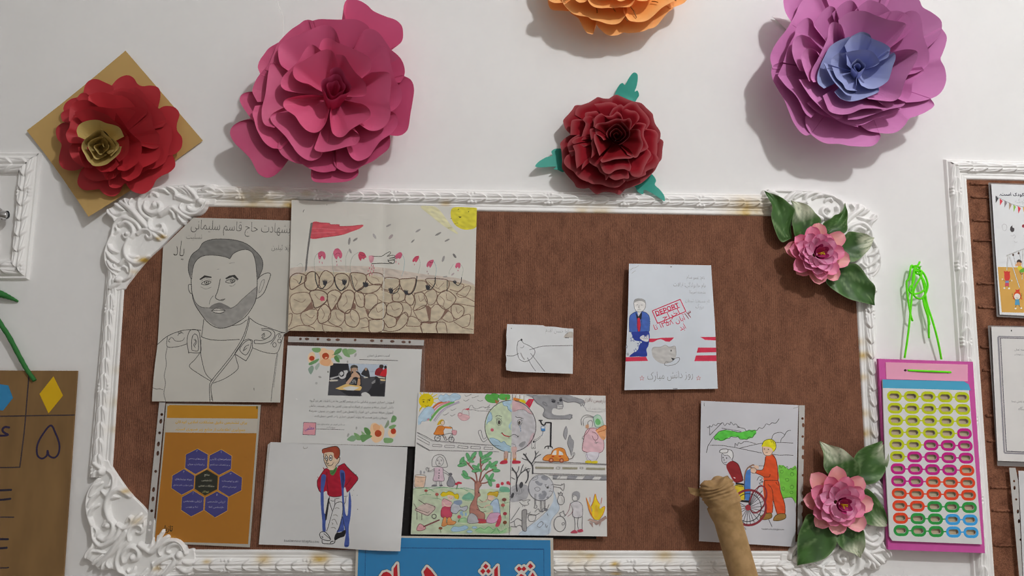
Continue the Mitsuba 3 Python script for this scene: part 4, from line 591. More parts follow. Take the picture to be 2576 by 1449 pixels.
PAPERS['flag_drawing']=(20,'-438.1 182.7 -36.1 171.5 -38.3 -102.8 -432.4 -101.4','','0.503 -2.5','''G ground
F c4b7a0 0 1198 88 1127 194 1100 374 1085 661 1096 874 1087 1024 1165 1195 1166 1515 1153 1707 1176 1998 1258 2000 1994 2 1994
F c9bdb2 2 1055 341 1006 659 989 979 998 1407 1080 1835 1140 1998 1243 1707 1176 1195 1166 1024 1157 661 1088 236 1091 5 1183
P 85695c 244 1550 269 1654 152 1724
P 85695c 1500 1570 1533 1615 1526 1823 1509 1800 1471 1587
P 85695c 1683 1634 1728 1633 1633 1809
P 85695c 690 1551 718 1580 719 1659 676 1642
P 85695c 820 1652 865 1669 854 1773
P 85695c 1157 1772 1207 1748 1154 1871
P 85695c 1420 1833 1612 1821 1527 1861
P 85695c 459 1678 505 1602 522 1661
C 6b5246 22 5 1213 57 1136 131 1133 179 1176 170 1252 102 1314 19 1377
C 5f4a40 24 179 1161 226 1099 279 1112 318 1201 314 1307 263 1384 199 1371 163 1297
C 6b5246 20 328 1170 374 1077 438 1105 477 1179 462 1286 400 1364 347 1351 319 1276
C 5f4a40 22 487 1164 534 1116 598 1121 641 1188 622 1310 560 1373 505 1315
C 6b5246 22 651 1111 725 1093 810 1120 823 1211 772 1335 708 1368 664 1263
C 6b5246 20 821 1135 895 1086 980 1098 1019 1173 983 1266 877 1255
C 6b5246 22 730 1375 803 1304 941 1260 983 1274 942 1360 858 1408 773 1404
C 6b5246 20 1024 1165 1109 1154 1179 1182 1175 1274 1112 1346 1027 1341 989 1297
C 6b5246 22 1184 1182 1280 1162 1355 1159 1346 1283 1305 1392 1241 1379 1197 1289
L 7d6457 18 1366 1190 1462 1201 1485 1309 1411 1366 1337 1391
C 6b5246 20 1462 1171 1579 1150 1707 1176 1710 1300 1625 1366 1560 1321
L 7d6457 18 1718 1176 1837 1218 1880 1247 1828 1343 1731 1315
C 5f4a40 26 221 1415 294 1375 369 1395 412 1454 393 1560 288 1653 255 1549
C 6b5246 24 417 1424 485 1368 549 1404 556 1479 500 1602 459 1678 419 1559
C 6b5246 26 571 1418 644 1363 698 1414 695 1535 650 1710 565 1690 521 1586
C 6b5246 20 709 1391 772 1389 811 1471 808 1607 744 1609 711 1504
C 7d6457 18 816 1440 900 1407 949 1466 946 1573 883 1651 814 1622
C 7d6457 18 11 1542 41 1452 136 1418 210 1431 244 1550 193 1656 120 1740 46 1720
C 7d6457 18 131 1762 194 1686 299 1675 317 1772 261 1893 176 1910
C 6b5246 22 316 1697 383 1590 448 1679 440 1814 356 1883 318 1832
C 7d6457 18 459 1693 522 1661 592 1704 604 1809 548 1916 473 1888 429 1829
C 6b5246 20 608 1719 671 1657 735 1700 764 1820 718 1927 622 1884
C 5f4a40 22 853 1742 925 1589 1009 1540 1048 1600 1034 1752 971 1807 897 1794
C 6b5246 20 1063 1569 1148 1528 1212 1564 1225 1671 1162 1764 1055 1706
L 7d6457 18 985 1343 1092 1400 1110 1537 1020 1540 961 1496
C 6b5246 20 1114 1415 1176 1320 1241 1379 1243 1487 1180 1527 1115 1506
C 6b5246 20 1252 1425 1316 1392 1349 1483 1319 1576 1254 1517
C 6b5246 20 1348 1406 1433 1373 1488 1494 1458 1602 1342 1652 1361 1529
C 7d6457 18 1455 1403 1550 1322 1594 1413 1564 1538 1500 1555
C 6b5246 20 1605 1413 1678 1333 1754 1376 1798 1468 1736 1594 1672 1627 1596 1521
C 7d6457 16 1807 1374 1902 1262 1955 1275 1904 1418 1840 1435
L 7d6457 18 1201 1534 1276 1547 1320 1637 1301 1760 1236 1686
L 7d6457 18 1342 1667 1468 1571 1513 1693 1505 1816 1420 1833 1342 1667
L 7d6457 18 1533 1615 1586 1552 1683 1626 1622 1797 1527 1846
C 6b5246 20 1757 1562 1832 1552 1886 1604 1877 1713 1803 1777 1754 1686
L 7d6457 18 1643 1766 1726 1656 1782 1793 1719 1825 1643 1766
L 7d6457 18 1783 1808 1899 1712 1957 1711 1944 1866 1870 1914
L 6b5246 20 865 1818 992 1799 1031 1859 1006 1980 879 1998 865 1818
L 6b5246 20 1055 1721 1152 1780 1154 1886 1080 1926 1036 1858
L 7d6457 18 769 1805 843 1788 861 1908 782 1940
L 7d6457 18 367 1890 463 1918 570 1945 576 2020
L 7d6457 18 362 1890 379 1980 412 2024
L 6b5246 20 1173 1779 1257 1685 1286 1806 1208 1945 1102 1986 1017 1965
L 7d6457 18 1271 1898 1301 1745 1430 1818 1410 1895 1271 1898
L 6b5246 26 1420 1879 1452 1832 1601 1828
L 6b5246 24 1421 1894 1444 2000
L 6b5246 24 1606 1828 1592 1905 1609 1997
L 7d6457 18 1612 1828 1687 1842 1713 1994
L 7d6457 18 4 1751 41 1750 33 1869 7 1944
L 7d6457 18 8 1988 102 1927 187 1917 273 1952 284 1982
L 7d6457 18 1757 1547 1821 1537 2003 1577
L 7d6457 18 1796 1375 1904 1433 2002 1500
L 7d6457 16 1783 1824 1891 1913 1993 1934
L 8d7668 14 37 1212 80 1240 96 1285
L 8d7668 14 355 1214 388 1274 451 1226
L 8d7668 14 514 1193 578 1236 558 1298
L 8d7668 14 694 1155 727 1230 707 1307
L 8d7668 14 875 1148 939 1176 961 1221
L 8d7668 14 274 1444 328 1517 370 1470
L 8d7668 14 454 1437 508 1481 488 1557
L 8d7668 14 603 1432 626 1537 585 1614
L 8d7668 14 741 1428 775 1518
L 8d7668 14 53 1526 139 1568 180 1522
L 8d7668 14 184 1746 249 1804 280 1758
L 8d7668 14 352 1651 385 1740 366 1816
L 8d7668 14 502 1707 524 1796 568 1840
L 8d7668 14 661 1702 673 1793 717 1852
L 8d7668 14 1626 1427 1670 1488 1661 1581
L 8d7668 14 1690 1379 1702 1471 1756 1500
L 8d7668 14 1494 1200 1559 1275 1624 1319
L 8d7668 14 1558 1182 1592 1274
L 8d7668 14 1665 1209 1603 1304
L 8d7668 14 1800 1592 1823 1684 1865 1636
L 8d7668 14 1155 1367 1188 1427 1168 1489
L 8d7668 14 1391 1420 1414 1512 1456 1464
L 8d7668 14 936 1619 959 1694 1011 1647
L 8d7668 14 1095 1583 1129 1658 1192 1626
G flag
F cf5a64 230 341 329 334 404 336 420 356 515 354 521 378 638 369 773 344 745 400 650 459 545 516 376 559 210 580
P 6f6d6b 211 345 234 341 214 552 193 827 183 1070 164 1110 168 950 188 645
L b03c48 14 234 342 404 339 423 359 517 356 523 381 638 372 771 346
L b03c48 14 212 576 376 556 545 511
L dd8088 12 225 429 352 429 501 437 607 415
L dd8088 12 221 506 332 492 480 476
G sun
F ddd9b2 1389 13 1560 21 1714 281 1802 434 1650 316 1498 152
F d9cf45 1736 22 1720 154 1762 278 1832 345 1908 358 1995 312 2003 152 1996 8 1859 -2
L 55532f 16 1793 46 1806 34
L 55532f 14 1908 78 1913 62
L 3a3920 22 1808 151 1819 166 1831 156
L 8a853a 10 1712 194 1733 184
L 8a853a 10 1758 275 1799 257
L 8a853a 10 1689 342 1736 337
G tulips
L 9fa59a 10 337 782 280 838 260 946 274 1112
L 9fa59a 10 490 734 455 830 455 967 476 1157
L 9fa59a 10 751 762 678 835 648 959 653 1096
L a9aea4 9 633 730 599 869 606 1098
L 9fb3b6 12 1193 756 1229 871 1224 1026 1205 1127
L a9aea4 10 1381 809 1402 925 1380 1089
L 9fb3b6 12 1542 856 1576 979 1570 1123
L a9aea4 10 1826 890 1867 982 1856 1111
L a9aea4 10 1762 916 1721 1020 1717 1082
L a9aea4 9 76 1014 118 975 140 1027 136 1110
F c9647f 297 822 316 788 339 778 369 796 381 849 371 903 355 881 340 851 326 900 309 898
F c9647f 462 792 485 734 522 732 555 795 556 856 535 880 516 846 500 897 476 860
F c24f66 731 817 751 767 794 783 818 844 801 860 794 883 772 869 759 905 742 878
F c9647f 1125 826 1145 782 1182 752 1204 779 1194 834 1173 858 1162 843 1147 867 1136 844
F c24f66 1316 879 1343 816 1383 801 1381 848 1356 904 1344 881 1329 900
F c9647f 1470 945 1489 882 1542 853 1540 903 1510 982 1495 952 1482 976
F c9647f 1781 954 1794 899 1831 893 1837 944 1822 981 1808 953 1795 977
F c24f66 334 1524 341 1479 362 1468 381 1493 380 1542 366 1531 356 1549 345 1535
L 8c3448 12 312 852 328 864 338 839
L 8c3448 12 486 821 512 797 539 819
L 8c3448 12 752 801 779 827 800 814
L 8c3448 14 1499 877 1516 904 1537 888
L c46a7c 16 316 928 317 958
L c46a7c 16 345 942 346 972
L 8c3448 18 499 923 501 941
L c46a7c 16 506 965 506 996
L c46a7c 16 541 910 552 925
L c46a7c 16 1142 890 1137 921
L c46a7c 16 1169 920 1170 943
L c46a7c 16 1340 928 1338 951
L 8c6a70 16 1478 1030 1479 1054
L 8c6a70 16 1492 1068 1490 1089
L c46a7c 16 1811 1000 1814 1023
G hand
F cf94a0 848 827 896 825 894 902 866 934 847 873
L 33332f 12 885 828 976 824 1018 788 1065 750 1078 766 1066 793 1042 821 1112 802 1127 821 1114 837 1067 851 1127 845 1121 868 1060 882
L 33332f 16 1060 882 1117 879 1123 907 1097 934 988 931 877 946
L 33332f 18 1051 871 1062 909 1097 923
L b85a6c 18 877 956 875 983
L b85a6c 18 895 966 893 994
L b85a6c 18 856 1003 855 1029
L b85a6c 18 881 1013 879 1041
L b85a6c 18 902 1001 905 1027
L b85a6c 16 843 1050 842 1073
L b85a6c 16 868 1064 866 1095
L b85a6c 16 900 1047 900 1074
L b85a6c 16 858 1103 858 1141
L b85a6c 16 884 1094 883 1125
G roots
L 2f2f31 22 274 1115 281 1217 309 1322 349 1358 386 1307
L 2f2f31 24 476 1167 494 1270 533 1359 565 1373 603 1311
L 2f2f31 18 660 1129 680 1263 714 1368 767 1354 808 1300
L 2f2f31 22 1370 1120 1359 1267 1331 1368 1290 1411 1263 1402
L 2f2f31 22 1568 1127 1565 1228 1533 1307 1496 1327
L 2f2f31 18 1191 1258 1168 1359 1129 1399 1103 1397
L 2f2f31 18 1852 1116 1847 1202 1816 1250 1785 1220
L 2f2f31 16 1699 1176 1700 1347
L 2f2f31 22 132 1170 122 1254 102 1292
P 38383c 355 1233 364 1223 370 1244 374 1202 383 1238 393 1201 394 1243 406 1216 405 1267 389 1313 365 1290
P 38383c 562 1209 571 1200 578 1224 582 1187 591 1217 601 1184 602 1223 614 1201 615 1247 594 1299 573 1273
P 38383c 787 1243 800 1231 806 1252 816 1215 825 1245 838 1226 838 1257 853 1250 841 1302 818 1318 796 1292
P 38383c 1065 1328 1076 1312 1082 1333 1088 1302 1097 1329 1112 1304 1108 1341 1119 1338 1113 1387 1094 1406 1077 1385
P 38383c 1228 1352 1240 1336 1247 1358 1257 1330 1262 1357 1279 1341 1275 1369 1282 1393 1265 1415 1246 1404
P 38383c 1465 1263 1476 1250 1482 1269 1488 1241 1497 1265 1514 1246 1508 1277 1519 1283 1505 1330 1486 1337 1472 1309
P 38383c 1757 1183 1769 1174 1774 1192 1780 1158 1789 1185 1799 1179 1798 1213 1785 1229 1770 1214
G petals
E 8d8a88 631 607 12 2 -5 58
E 8d8a88 695 580 24 -26 6 12
E 9d9a98 1049 336 27 -20 4 11
E b0a4a4 1077 513 12 13 -20 37
E 9d9a98 1369 403 27 -25 5 12
E 8d8a88 1588 443 32 -27 5 12
E 8d8a88 1315 571 18 -27 5 7
E 8d8a88 1686 538 26 -22 4 11
E 9d9a98 1650 835 12 5 -10 48
E 777573 1771 782 9 -10 17 33
E 9d9a98 645 760 9 -6 12 36
E b0adab 901 515 11 -10 17 39
E 9d9a98 1674 1115 25 -8 1 9
E b0a4a4 1757 1073 16 -21 6 9
L 6a6866 14 127 186 133 155 144 149
L 6a6866 14 380 62 384 50''')
PAPERS['compulsory_school_page']=(16,'-433.7 -132.2 -148.1 -136.9 -153.7 -341.4 -438.6 -335.7','','','''G photograph
P 4b4b50 654 345 1492 337 1483 1000 644 1008
P b9c5d4 916 345 1491 339 1487 576 1172 614 1046 526 947 495
P 9aa8b8 1057 491 1491 491 1490 501 1057 500
P 2d2d31 658 350 918 346 921 599 894 668 652 661
F c9c9ca 785 553 837 500 907 480 915 539 880 643 808 654
E 2c2c30 828 551 39 -2 3 68
P bdbdbd 655 647 787 596 794 614 675 680
P cfc9bd 649 698 687 683 785 682 774 710 665 725
F 343438 1118 557 1147 470 1178 415 1213 451 1235 518 1259 653 1284 669 1196 605
E b09078 1182 449 17 -1 1 31
P c0bcb2 1147 615 1208 601 1227 620 1173 636
F 8e2a32 1317 532 1335 446 1388 401 1432 425 1443 544 1402 579 1334 565
E 3a302e 1410 383 34 -1 2 41
F c42a34 1395 554 1434 459 1488 419 1485 579 1414 579
E 2a2424 1470 393 20 -1 1 34
P d8d0c0 1360 591 1476 607 1477 627 1367 615
P d8c090 1398 639 1480 648 1479 682 1412 678
P 2e2e32 1329 582 1379 614 1409 749 1475 712 1483 997 1188 995 1278 822
P 8a8a8c 1274 720 1332 650 1332 718 1287 754
F 26262a 898 702 901 565 947 504 1057 500 1109 566 1125 726 1113 812 925 819
F b89a84 968 409 1009 391 1051 415 1046 483 1012 524 981 486
F 8a6a50 954 444 965 409 977 494 967 546
F 8a6a50 1047 423 1065 457 1063 508
F 44423e 957 441 962 386 1008 365 1052 386 1061 429 1011 418
F caa68c 972 571 1027 506 1097 588 1093 634 1037 614 989 630
P caa68c 899 736 973 597 1004 633 927 809 904 796
P c49a74 1062 804 1073 644 1106 639 1117 761 1094 806
P ddbb78 747 864 898 763 1121 798 1142 828 1118 890 818 888
P dededa 853 849 967 804 1102 829 1016 894 916 891
P 2e2e32 806 892 1117 896 1128 1008 945 1008
F d4d4d2 1140 950 1197 919 1260 967 1264 1002 1154 1000
T c8c8c8 981 707 1047 699 1.2|GAL
T c8c8c8 965 758 1056 750 1.2|LIFE
G floral_print
F edc9a2 465 88 536 33 598 65 684 79 709 215 656 251 697 369 614 407 540 392 489 343 496 223
F e6b184 500 326 546 256 619 253 658 302 626 398 540 389
E b04a2c 574 200 49 23 -14 65
E f0d2ae 368 237 55 11 -9 118
E b5432a 373 254 39 -2 2 51
F 7fa672 371 43 485 35 490 107 437 132 380 100
F 6a9760 694 164 721 69 768 32 807 36 795 105 737 162
F 7fa672 813 65 871 28 908 104 937 206 873 191 834 141
F 8fb082 891 53 957 30 1026 73 980 139 913 148
F 5c8a50 700 215 750 179 789 314 737 303
F 86a884 730 149 786 177 829 248 777 246
F 6f9a68 332 363 402 299 479 258 452 331 358 396
F 8ea596 331 469 382 402 412 466 374 587 337 520
F aab8ae 426 431 483 344 490 412 454 495
E a9a9a6 1015 160 14 8 -12 41
E a9a9a6 904 306 12 0 1 27
E 8a8a86 625 525 12 0 1 20
E a9a9a6 510 636 23 11 -4 19
E b4b4b2 463 767 17 -1 1 27
L 3c5a3a 10 670 174 748 136 783 100
F edc9a2 1310 1580 1369 1544 1420 1592 1455 1574 1508 1689 1480 1874 1398 1944 1335 1896 1293 1764
F e6b184 1335 1595 1382 1560 1445 1625 1412 1710 1351 1695
E b04a2c 1417 1756 51 -2 3 70
E f0d2ae 1622 1735 61 -2 4 103
E b5432a 1640 1700 39 -2 2 60
F 5c8a50 1204 1648 1265 1657 1307 1747 1283 1807 1226 1750
F 7fa672 1063 1757 1137 1796 1185 1886 1118 1905 1079 1840
F 86a884 969 1886 1041 1808 1104 1856 1065 1932 985 1919
F 6a9760 1156 1807 1246 1783 1332 1813 1262 1883 1192 1939
F 8fb082 1170 1719 1234 1784 1185 1786
F 7fa672 1512 1843 1636 1854 1627 1932 1521 1939
F 8a9a80 1506 1625 1554 1478 1571 1561 1533 1638
F 6f9a68 1596 1518 1620 1383 1675 1417 1659 1502
F 7fa672 1566 1620 1637 1567 1677 1590 1616 1660
E a9a9a6 978 1807 14 6 -8 38
E a9a9a6 1093 1659 13 -1 1 30
G lettering
T 38383a 1190 182 1526 173 1.1|ﯼﺭﺎﺒﺟﺍ ﻞﯿﺼﺤﺗ ﺐﯿﺳﺁ
S 26262a 12 1077 251 1649 250
T 202022 381 1142 1626 1135 1.0|ﻩﻭﺮﮔ ﻭﺩ ﺮﻫ .ﺪﻨﺸﮐ ﯽﻣ ﺎﻫ ﺱﻼﮐ ﺮﺘﺸﯿﺑ ﺭﺩ ﺍﺭ ﯽﺑﺍﺩﺎﺷ ﻭ ﺭﻮﺷ ﯼﺭﺎﺒﺟﺍ ﺵﺯﻮﻣﺁ
T 202022 380 1250 1626 1239 1.0|ﺶﻧﺍﺩ .ﺪﻨﺘﺴﻫ ﯽﮐﺎﺷ ﺎﻫ ﺱﻼﮐ ﻥﺩﻮﺑ ﺭﻭﺁ ﺖﻟﺎﺴﮐ ﺯﺍ ،ﻡﻭﺮﺤﻣ ﻭ ﻪﻓﺮﻣ ﻥﺍﺯﻮﻣﺁ ﺶﻧﺍﺩ
T 202022 379 1352 1624 1344 1.0|ﻪﺳﺭﺪﻣ ﻥﻭﺮﯿﺑ ﺭﺩ ﻥﻮﭼ .ﺪﻨﻨﮐ ﯽﻣ ﻞﻤﺤﺗ ﺍﺭ ﺭﺎﺒﺟﺍ ﻦﯾﺍ ﯽﺘﺨﺳ ﻪﻓﺮﻣ ﻥﺍﺯﻮﻣﺁ
T 202022 456 1454 1547 1451 1.0|.ﺪﻨﻨﮐ ﻞﻤﺤﺗ ﺱﻼﮐ ﺭﺩ ﺍﺭ ﯼﺭﺎﺒﺟﺍ ﺵﺯﻮﻣﺁ ﺪﻧﺍﻮﺘﺑ ﻪﮐ ﺖﺴﻫ ﯼﺩﺎﯾﺯ ﯼﺎﻫﺰﯿﭼ
T 38383a 512 1612 923 1609 1.0|ﺩﻮﺷ ﻖﻓﻮﻣ ﺪﻧﺍﻮﺗ ﯽﻣ ﯼﺯﻮﻣﺁ ﺶﻧﺍﺩ ﺮﻫ
T 38383a 654 1673 781 1673 1.0|ﺮﺴﻠﮔ ﻡﺎﯿﻠﯾﻭ
S 26262a 9 496 1701 915 1701
P dc9ca6 314 1574 496 1575 495 1825 314 1825
S 403448 10 314 1574 496 1575 495 1825 314 1825 314 1574
T 5a3c96 336 1728 474 1714 1.6|ﯽﻤﻠﻌﻣ
E e8e8e6 188 1103 16 7 -2 10''')
PAPERS['spelling_poster']=(13,'-682.2 -257.2 -484.4 -257.9 -492.7 -549.1 -690.4 -541.4','','','''G print
P b9842a 33 21 1944 21 1953 197 42 210
P bdb6aa 42 210 1953 197 1953 405 35 421
P a8702c 35 421 1953 405 1956 1956 19 1976
P c89a58 747 638 978 717 990 928 749 1019 508 930 501 730
P c89a58 1245 642 1477 732 1486 926 1244 1016 1008 928 998 733
P c89a58 1488 942 1729 1035 1737 1222 1487 1313 1242 1226 1238 1035
P c89a58 1230 1237 1469 1318 1474 1513 1231 1613 990 1517 985 1329
P c89a58 736 1239 971 1325 977 1518 733 1613 503 1527 497 1336
P c89a58 500 934 736 1024 742 1217 498 1313 260 1221 256 1037
P 45427a 741 646 969 725 977 913 743 1006 519 922 510 733
P 45427a 1239 650 1468 737 1476 919 1239 1010 1017 920 1010 737
P 45427a 1482 950 1720 1038 1727 1215 1482 1308 1251 1221 1247 1040
P 45427a 1224 1243 1460 1323 1467 1505 1225 1607 999 1511 995 1333
P 45427a 730 1245 962 1330 967 1513 728 1607 512 1520 506 1340
P 45427a 494 941 727 1029 732 1212 493 1306 269 1216 266 1041
P 2e2f28 976 941 1213 1026 1222 1211 982 1304 758 1216 753 1036
G lettering
T cda64a 229 281 1742 278 1.0|*ﻥﺎﮐﺩﻮﮐ ﯽﯾﻼﻣﺍ ﺕﻼﮑﺸﻣ ﻖﯿﻗﺩ ﺺﯿﺨﺸﺗ ﯼﺍﺮﺑ
T cda64a 242 384 1719 380 1.0|*.ﺖﺳﺍ ﯼﺭﻭﺮﺿ ﺮﯾﺯ ﻊﺑﺎﻨﻣ ﺯﺍ ﺕﺎﻋﻼﻃﺍ ﯼﺭﻭﺁﻊﻤﺟ
T b4b2c4 1233 697 1256 697 1.0|۱
T b4b2c4 1029 795 1457 798 1.0|ﯽﻨﯿﻟﺎﺑ ﯼﺎﻫﻪﺒﺣﺎﺼﻣ
T b4b2c4 1038 873 1448 876 1.0|ﻢﯿﻘﺘﺴﻣ ﺕﺍﺪﻫﺎﺸﻣ ﻭ
T b4b2c4 722 693 754 693 1.0|۲
T b4b2c4 564 795 919 800 1.0|ﯽﻤﺳﺭ ﯼﺎﻫﺖﺴﺗ
T b4b2c4 561 877 920 879 1.0|ﺵﻮﻫ ﺩﺭﺍﺪﻧﺎﺘﺳﺍ ﻭ
T b4b2c4 1463 1004 1496 1004 1.0|۳
T b4b2c4 1310 1100 1650 1104 1.0|ﺕﺎﺤﯿﺿﻮﺗ ﻭ ﺮﻈﻧ
T b4b2c4 1331 1177 1618 1182 1.0|ﻢﻠﻌﻣ ﯽﻔﯿﺻﻮﺗ
T b4b2c4 480 998 512 997 1.0|۴
T b4b2c4 324 1095 690 1098 1.0|ﯼﺎﻫﺭﺎﺘﺷﻮﻧ ﻪﻧﻮﻤﻧ
T b4b2c4 300 1177 715 1180 1.0|ﻖﺸﻣ ﺮﺘﻓﺩ ﻭ ﻼﻣﺍ ﺮﺘﻓﺩ
T b4b2c4 1210 1301 1247 1300 1.0|۵
T b4b2c4 1037 1397 1414 1396 1.0|ﯽﺼﯿﺨﺸﺗ ﯽﺑﺎﯾﺯﺭﺍ
T b4b2c4 1074 1474 1389 1473 1.0|ﻼﻣﺍ ﯽﺳﺎﻨﺷﺯﺎﺑ
T b4b2c4 720 1295 747 1294 1.0|۶
T b4b2c4 542 1402 923 1400 1.0|ﯽﺼﯿﺨﺸﺗ ﯽﺑﺎﯾﺯﺭﺍ
T b4b2c4 598 1481 854 1482 1.0|ﯽﺴﯾﻮﻧ ﻭ ﻼﻣﺍ
T c8c4b0 933 1020 1043 1024 1.0|ﻊﺑﺎﻨﻣ
T c8c4b0 885 1099 1099 1100 1.0|ﯽﺼﯿﺨﺸﺗ
T c8c4b0 826 1178 1159 1180 1.0|ﯽﯾﻼﻣﺍ ﺕﻼﮑﺸﻣ
T c8c480 917 1259 1055 1262 1.0|ﻥﺎﮐﺩﻮﮐ
T 2e2010 151 1826 370 1830 1.6|*ﺭﺎﯾﺯﺎﺗ
T b88a30 69 1921 450 1917 1.0|taryad.com
E 6a5a2a 1923 40 19 0 3 22
E b8b4a8 50 27 18 0 1 8''')
PAPERS['crutches_drawing']=(15,'-460.5 -334.7 -173.5 -342.4 -180.1 -549.5 -474.3 -542.9','','','''G drawing
F 9a4632 760 146 767 105 825 77 895 49 966 41 1012 101 1021 199 1010 256 982 290 937 243 927 170 866 157 797 190 766 178
F d8c0a6 789 193 866 157 927 170 941 243 970 291 992 347 978 421 966 503 913 513 863 467 836 419 805 323
F d8c0a6 983 298 1015 248 1027 280 1016 362 988 380
L 3a2c28 10 788 190 801 323 836 419 863 470
L 3a2c28 10 983 298 1015 248 1027 283 1013 362 991 396 974 445
L 3a2c28 10 760 146 767 105 825 77 895 49 966 41 1012 101 1021 199 1010 256
E e6e2dc 895 270 20 -1 3 52
O 2a2422 10 895 270 21 -1 3 54
E e6e2dc 833 276 17 -1 3 46
O 2a2422 10 833 276 18 -1 3 47
E 1f1d1c 895 273 10 0 1 20
E 1f1d1c 834 279 8 0 1 18
L 2a2422 9 800 274 818 293
L 2a2422 8 810 217 833 204
L 2a2422 9 851 296 845 346 834 363 852 389 874 372
L 2a2422 9 853 410 895 425 929 399 939 362
F a31f33 851 476 901 514 953 577 1005 460 1026 419 1095 375 1146 437 1223 531 1315 649 1261 790 1208 889 1175 931 1134 828 1097 1007 921 1012 880 920 824 955 774 925 739 829 731 717 776 601 817 502
S 2c1a1e 9 851 476 817 502 776 601 733 716 739 829 774 925 800 953
L 2c1a1e 9 997 428 1026 419 1095 375 1146 437 1223 531 1315 649 1261 790 1208 889 1175 931
L 5a1420 8 1134 828 1187 728 1217 629
L 5a1420 10 856 549 877 775 915 999
L 8a1a2c 14 824 509 804 478 798 467
L a31f33 12 1095 383 1106 364
L a31f33 12 734 668 738 651
F 4c7a42 901 514 948 504 991 437 996 510 955 609 912 587
L 2f5a2c 12 917 578 952 560 976 478
F 46589c 789 617 849 622 849 776 838 906 852 1099 873 1323 891 1362 911 1362 911 1578 924 1689 881 1691 858 1484 814 1165 790 843
F 46589c 1044 524 1110 529 1132 698 1126 893 1153 1150 1185 1342 1218 1356 1210 1083 1209 905 1250 1113 1260 1387 1250 1612 1279 1922 1211 1949 1215 1709 1160 1471 1124 1151 1087 830
P 2f3a72 1058 555 1105 553 1124 699 1119 861 1089 830
F 46589c 1144 1392 1110 1602 1083 1695 1149 1680 1189 1662
P dadada 1169 988 1193 995 1209 1309 1182 1294
P d4d4d2 866 1098 913 1064 915 1321 893 1370
P 2a2a2c 913 1064 935 1044 929 1288 921 1465 906 1498 893 1378
F 1f1f22 1208 1645 1202 1758 1128 1808 1069 1855 1058 1795 1082 1715 1139 1699
L 2a2a2c 10 928 1023 930 1111 988 1294
L 2a2a2c 9 1012 1059 1015 1204 993 1318 969 1495 949 1640 935 1692
L 2a2a2c 10 1010 1213 1035 1147 1081 1121 1116 1127 1139 1199 1138 1392 1115 1601 1078 1747 1059 1814
L 2a2a2c 9 928 1018 1005 1031 1092 1011
L 2a2a2c 8 950 1094 974 1109 1007 1108
L 2a2a2c 8 1019 1067 1053 1054 1076 1049
L 2a2a2c 8 1142 1013 1191 1000
L 2a2a2c 8 1169 1020 1165 1117 1151 1166
L 2a2a2c 8 1144 1392 1190 1582 1205 1646
L 7a7874 10 1024 1252 1052 1235 1088 1249
L 7a7874 10 1003 1382 1049 1372 1074 1395
L 7a7874 10 997 1478 1037 1460 1084 1555
L 7a7874 10 995 1622 1041 1612 1066 1643
L 7a7874 10 1000 1526 1019 1541 1008 1558
C 2a2a2c 11 841 1756 872 1707 931 1721 995 1814 998 1862 929 1864 869 1835
L 2a2a2c 9 898 1738 947 1784 1002 1837
L 2a2a2c 11 883 1866 896 1926 968 1930 1036 1924 1069 1891 1067 1814
L 2a2a2c 12 1007 1917 1017 1885 1051 1875
L 2a2a2c 8 872 1795 897 1826
L 2a2a2c 8 889 1786 889 1826
E 2c3c7a 1245 1941 30 -1 1 13
L 8a8884 8 484 69 492 102 539 91 543 66
G lettering
T 2c2c2e 345 1932 846 1927 1.0|bustannoor.blogfa.com
E 5a5856 1352 1246 6 0 0 8
E 5a5856 1244 534 6 0 0 6
E 5a5856 1285 577 5 0 0 6
E 5a5856 902 1661 5 0 0 6
E 5a5856 781 844 5 0 0 6
E 5a5856 1267 887 5 0 0 6
E 5a5856 1327 981 5 0 0 6
E 5a5856 1255 984 5 0 0 6''')
PAPERS['small_face_sketch']=(18,'32.8 -81.0 175.4 -88.4 174.3 -185.4 31.3 -179.4','0 0 584 -34 1077 -52 1150 -12 1425 -22 1716 10 2000 9 2000 2000 559 2040 187 2040 9 1999 -13 1773 6 1564 -21 1317 -1 899 -20 484','','''G pencil_sketch
P bdb6ae 1705 419 1770 256 1897 146 1990 163 1986 419
L 4a4a4c 9 323 754 371 700 422 662 457 700 511 792 671 883 826 1029 851 1182 793 1354 695 1500 552 1587 407 1511 335 1288 312 998 331 766
E 3a3a3c 442 651 26 -2 1 50
L 4a4a4c 9 688 1057 831 986 1031 885 1319 830 1983 755
L 4a4a4c 9 8 1377 189 1371 289 1313 368 1252
L 4a4a4c 9 630 1410 755 1712 888 1977
L 4a4a4c 9 719 1206 866 1453 1161 1973
L 6a6a6c 8 404 981 456 998 502 960 518 896
L a4a4a4 22 425 1218 477 1380 545 1504
L 2a2a2c 12 1743 428 1865 430
E 7a7a78 131 177 14 -1 0 21
G lettering
T 7a7a7a 1153 229 1863 218 1.3|~ﻡﺪﻗﺍ ﻦﺴﺣ ﺍﻭﺁ''')
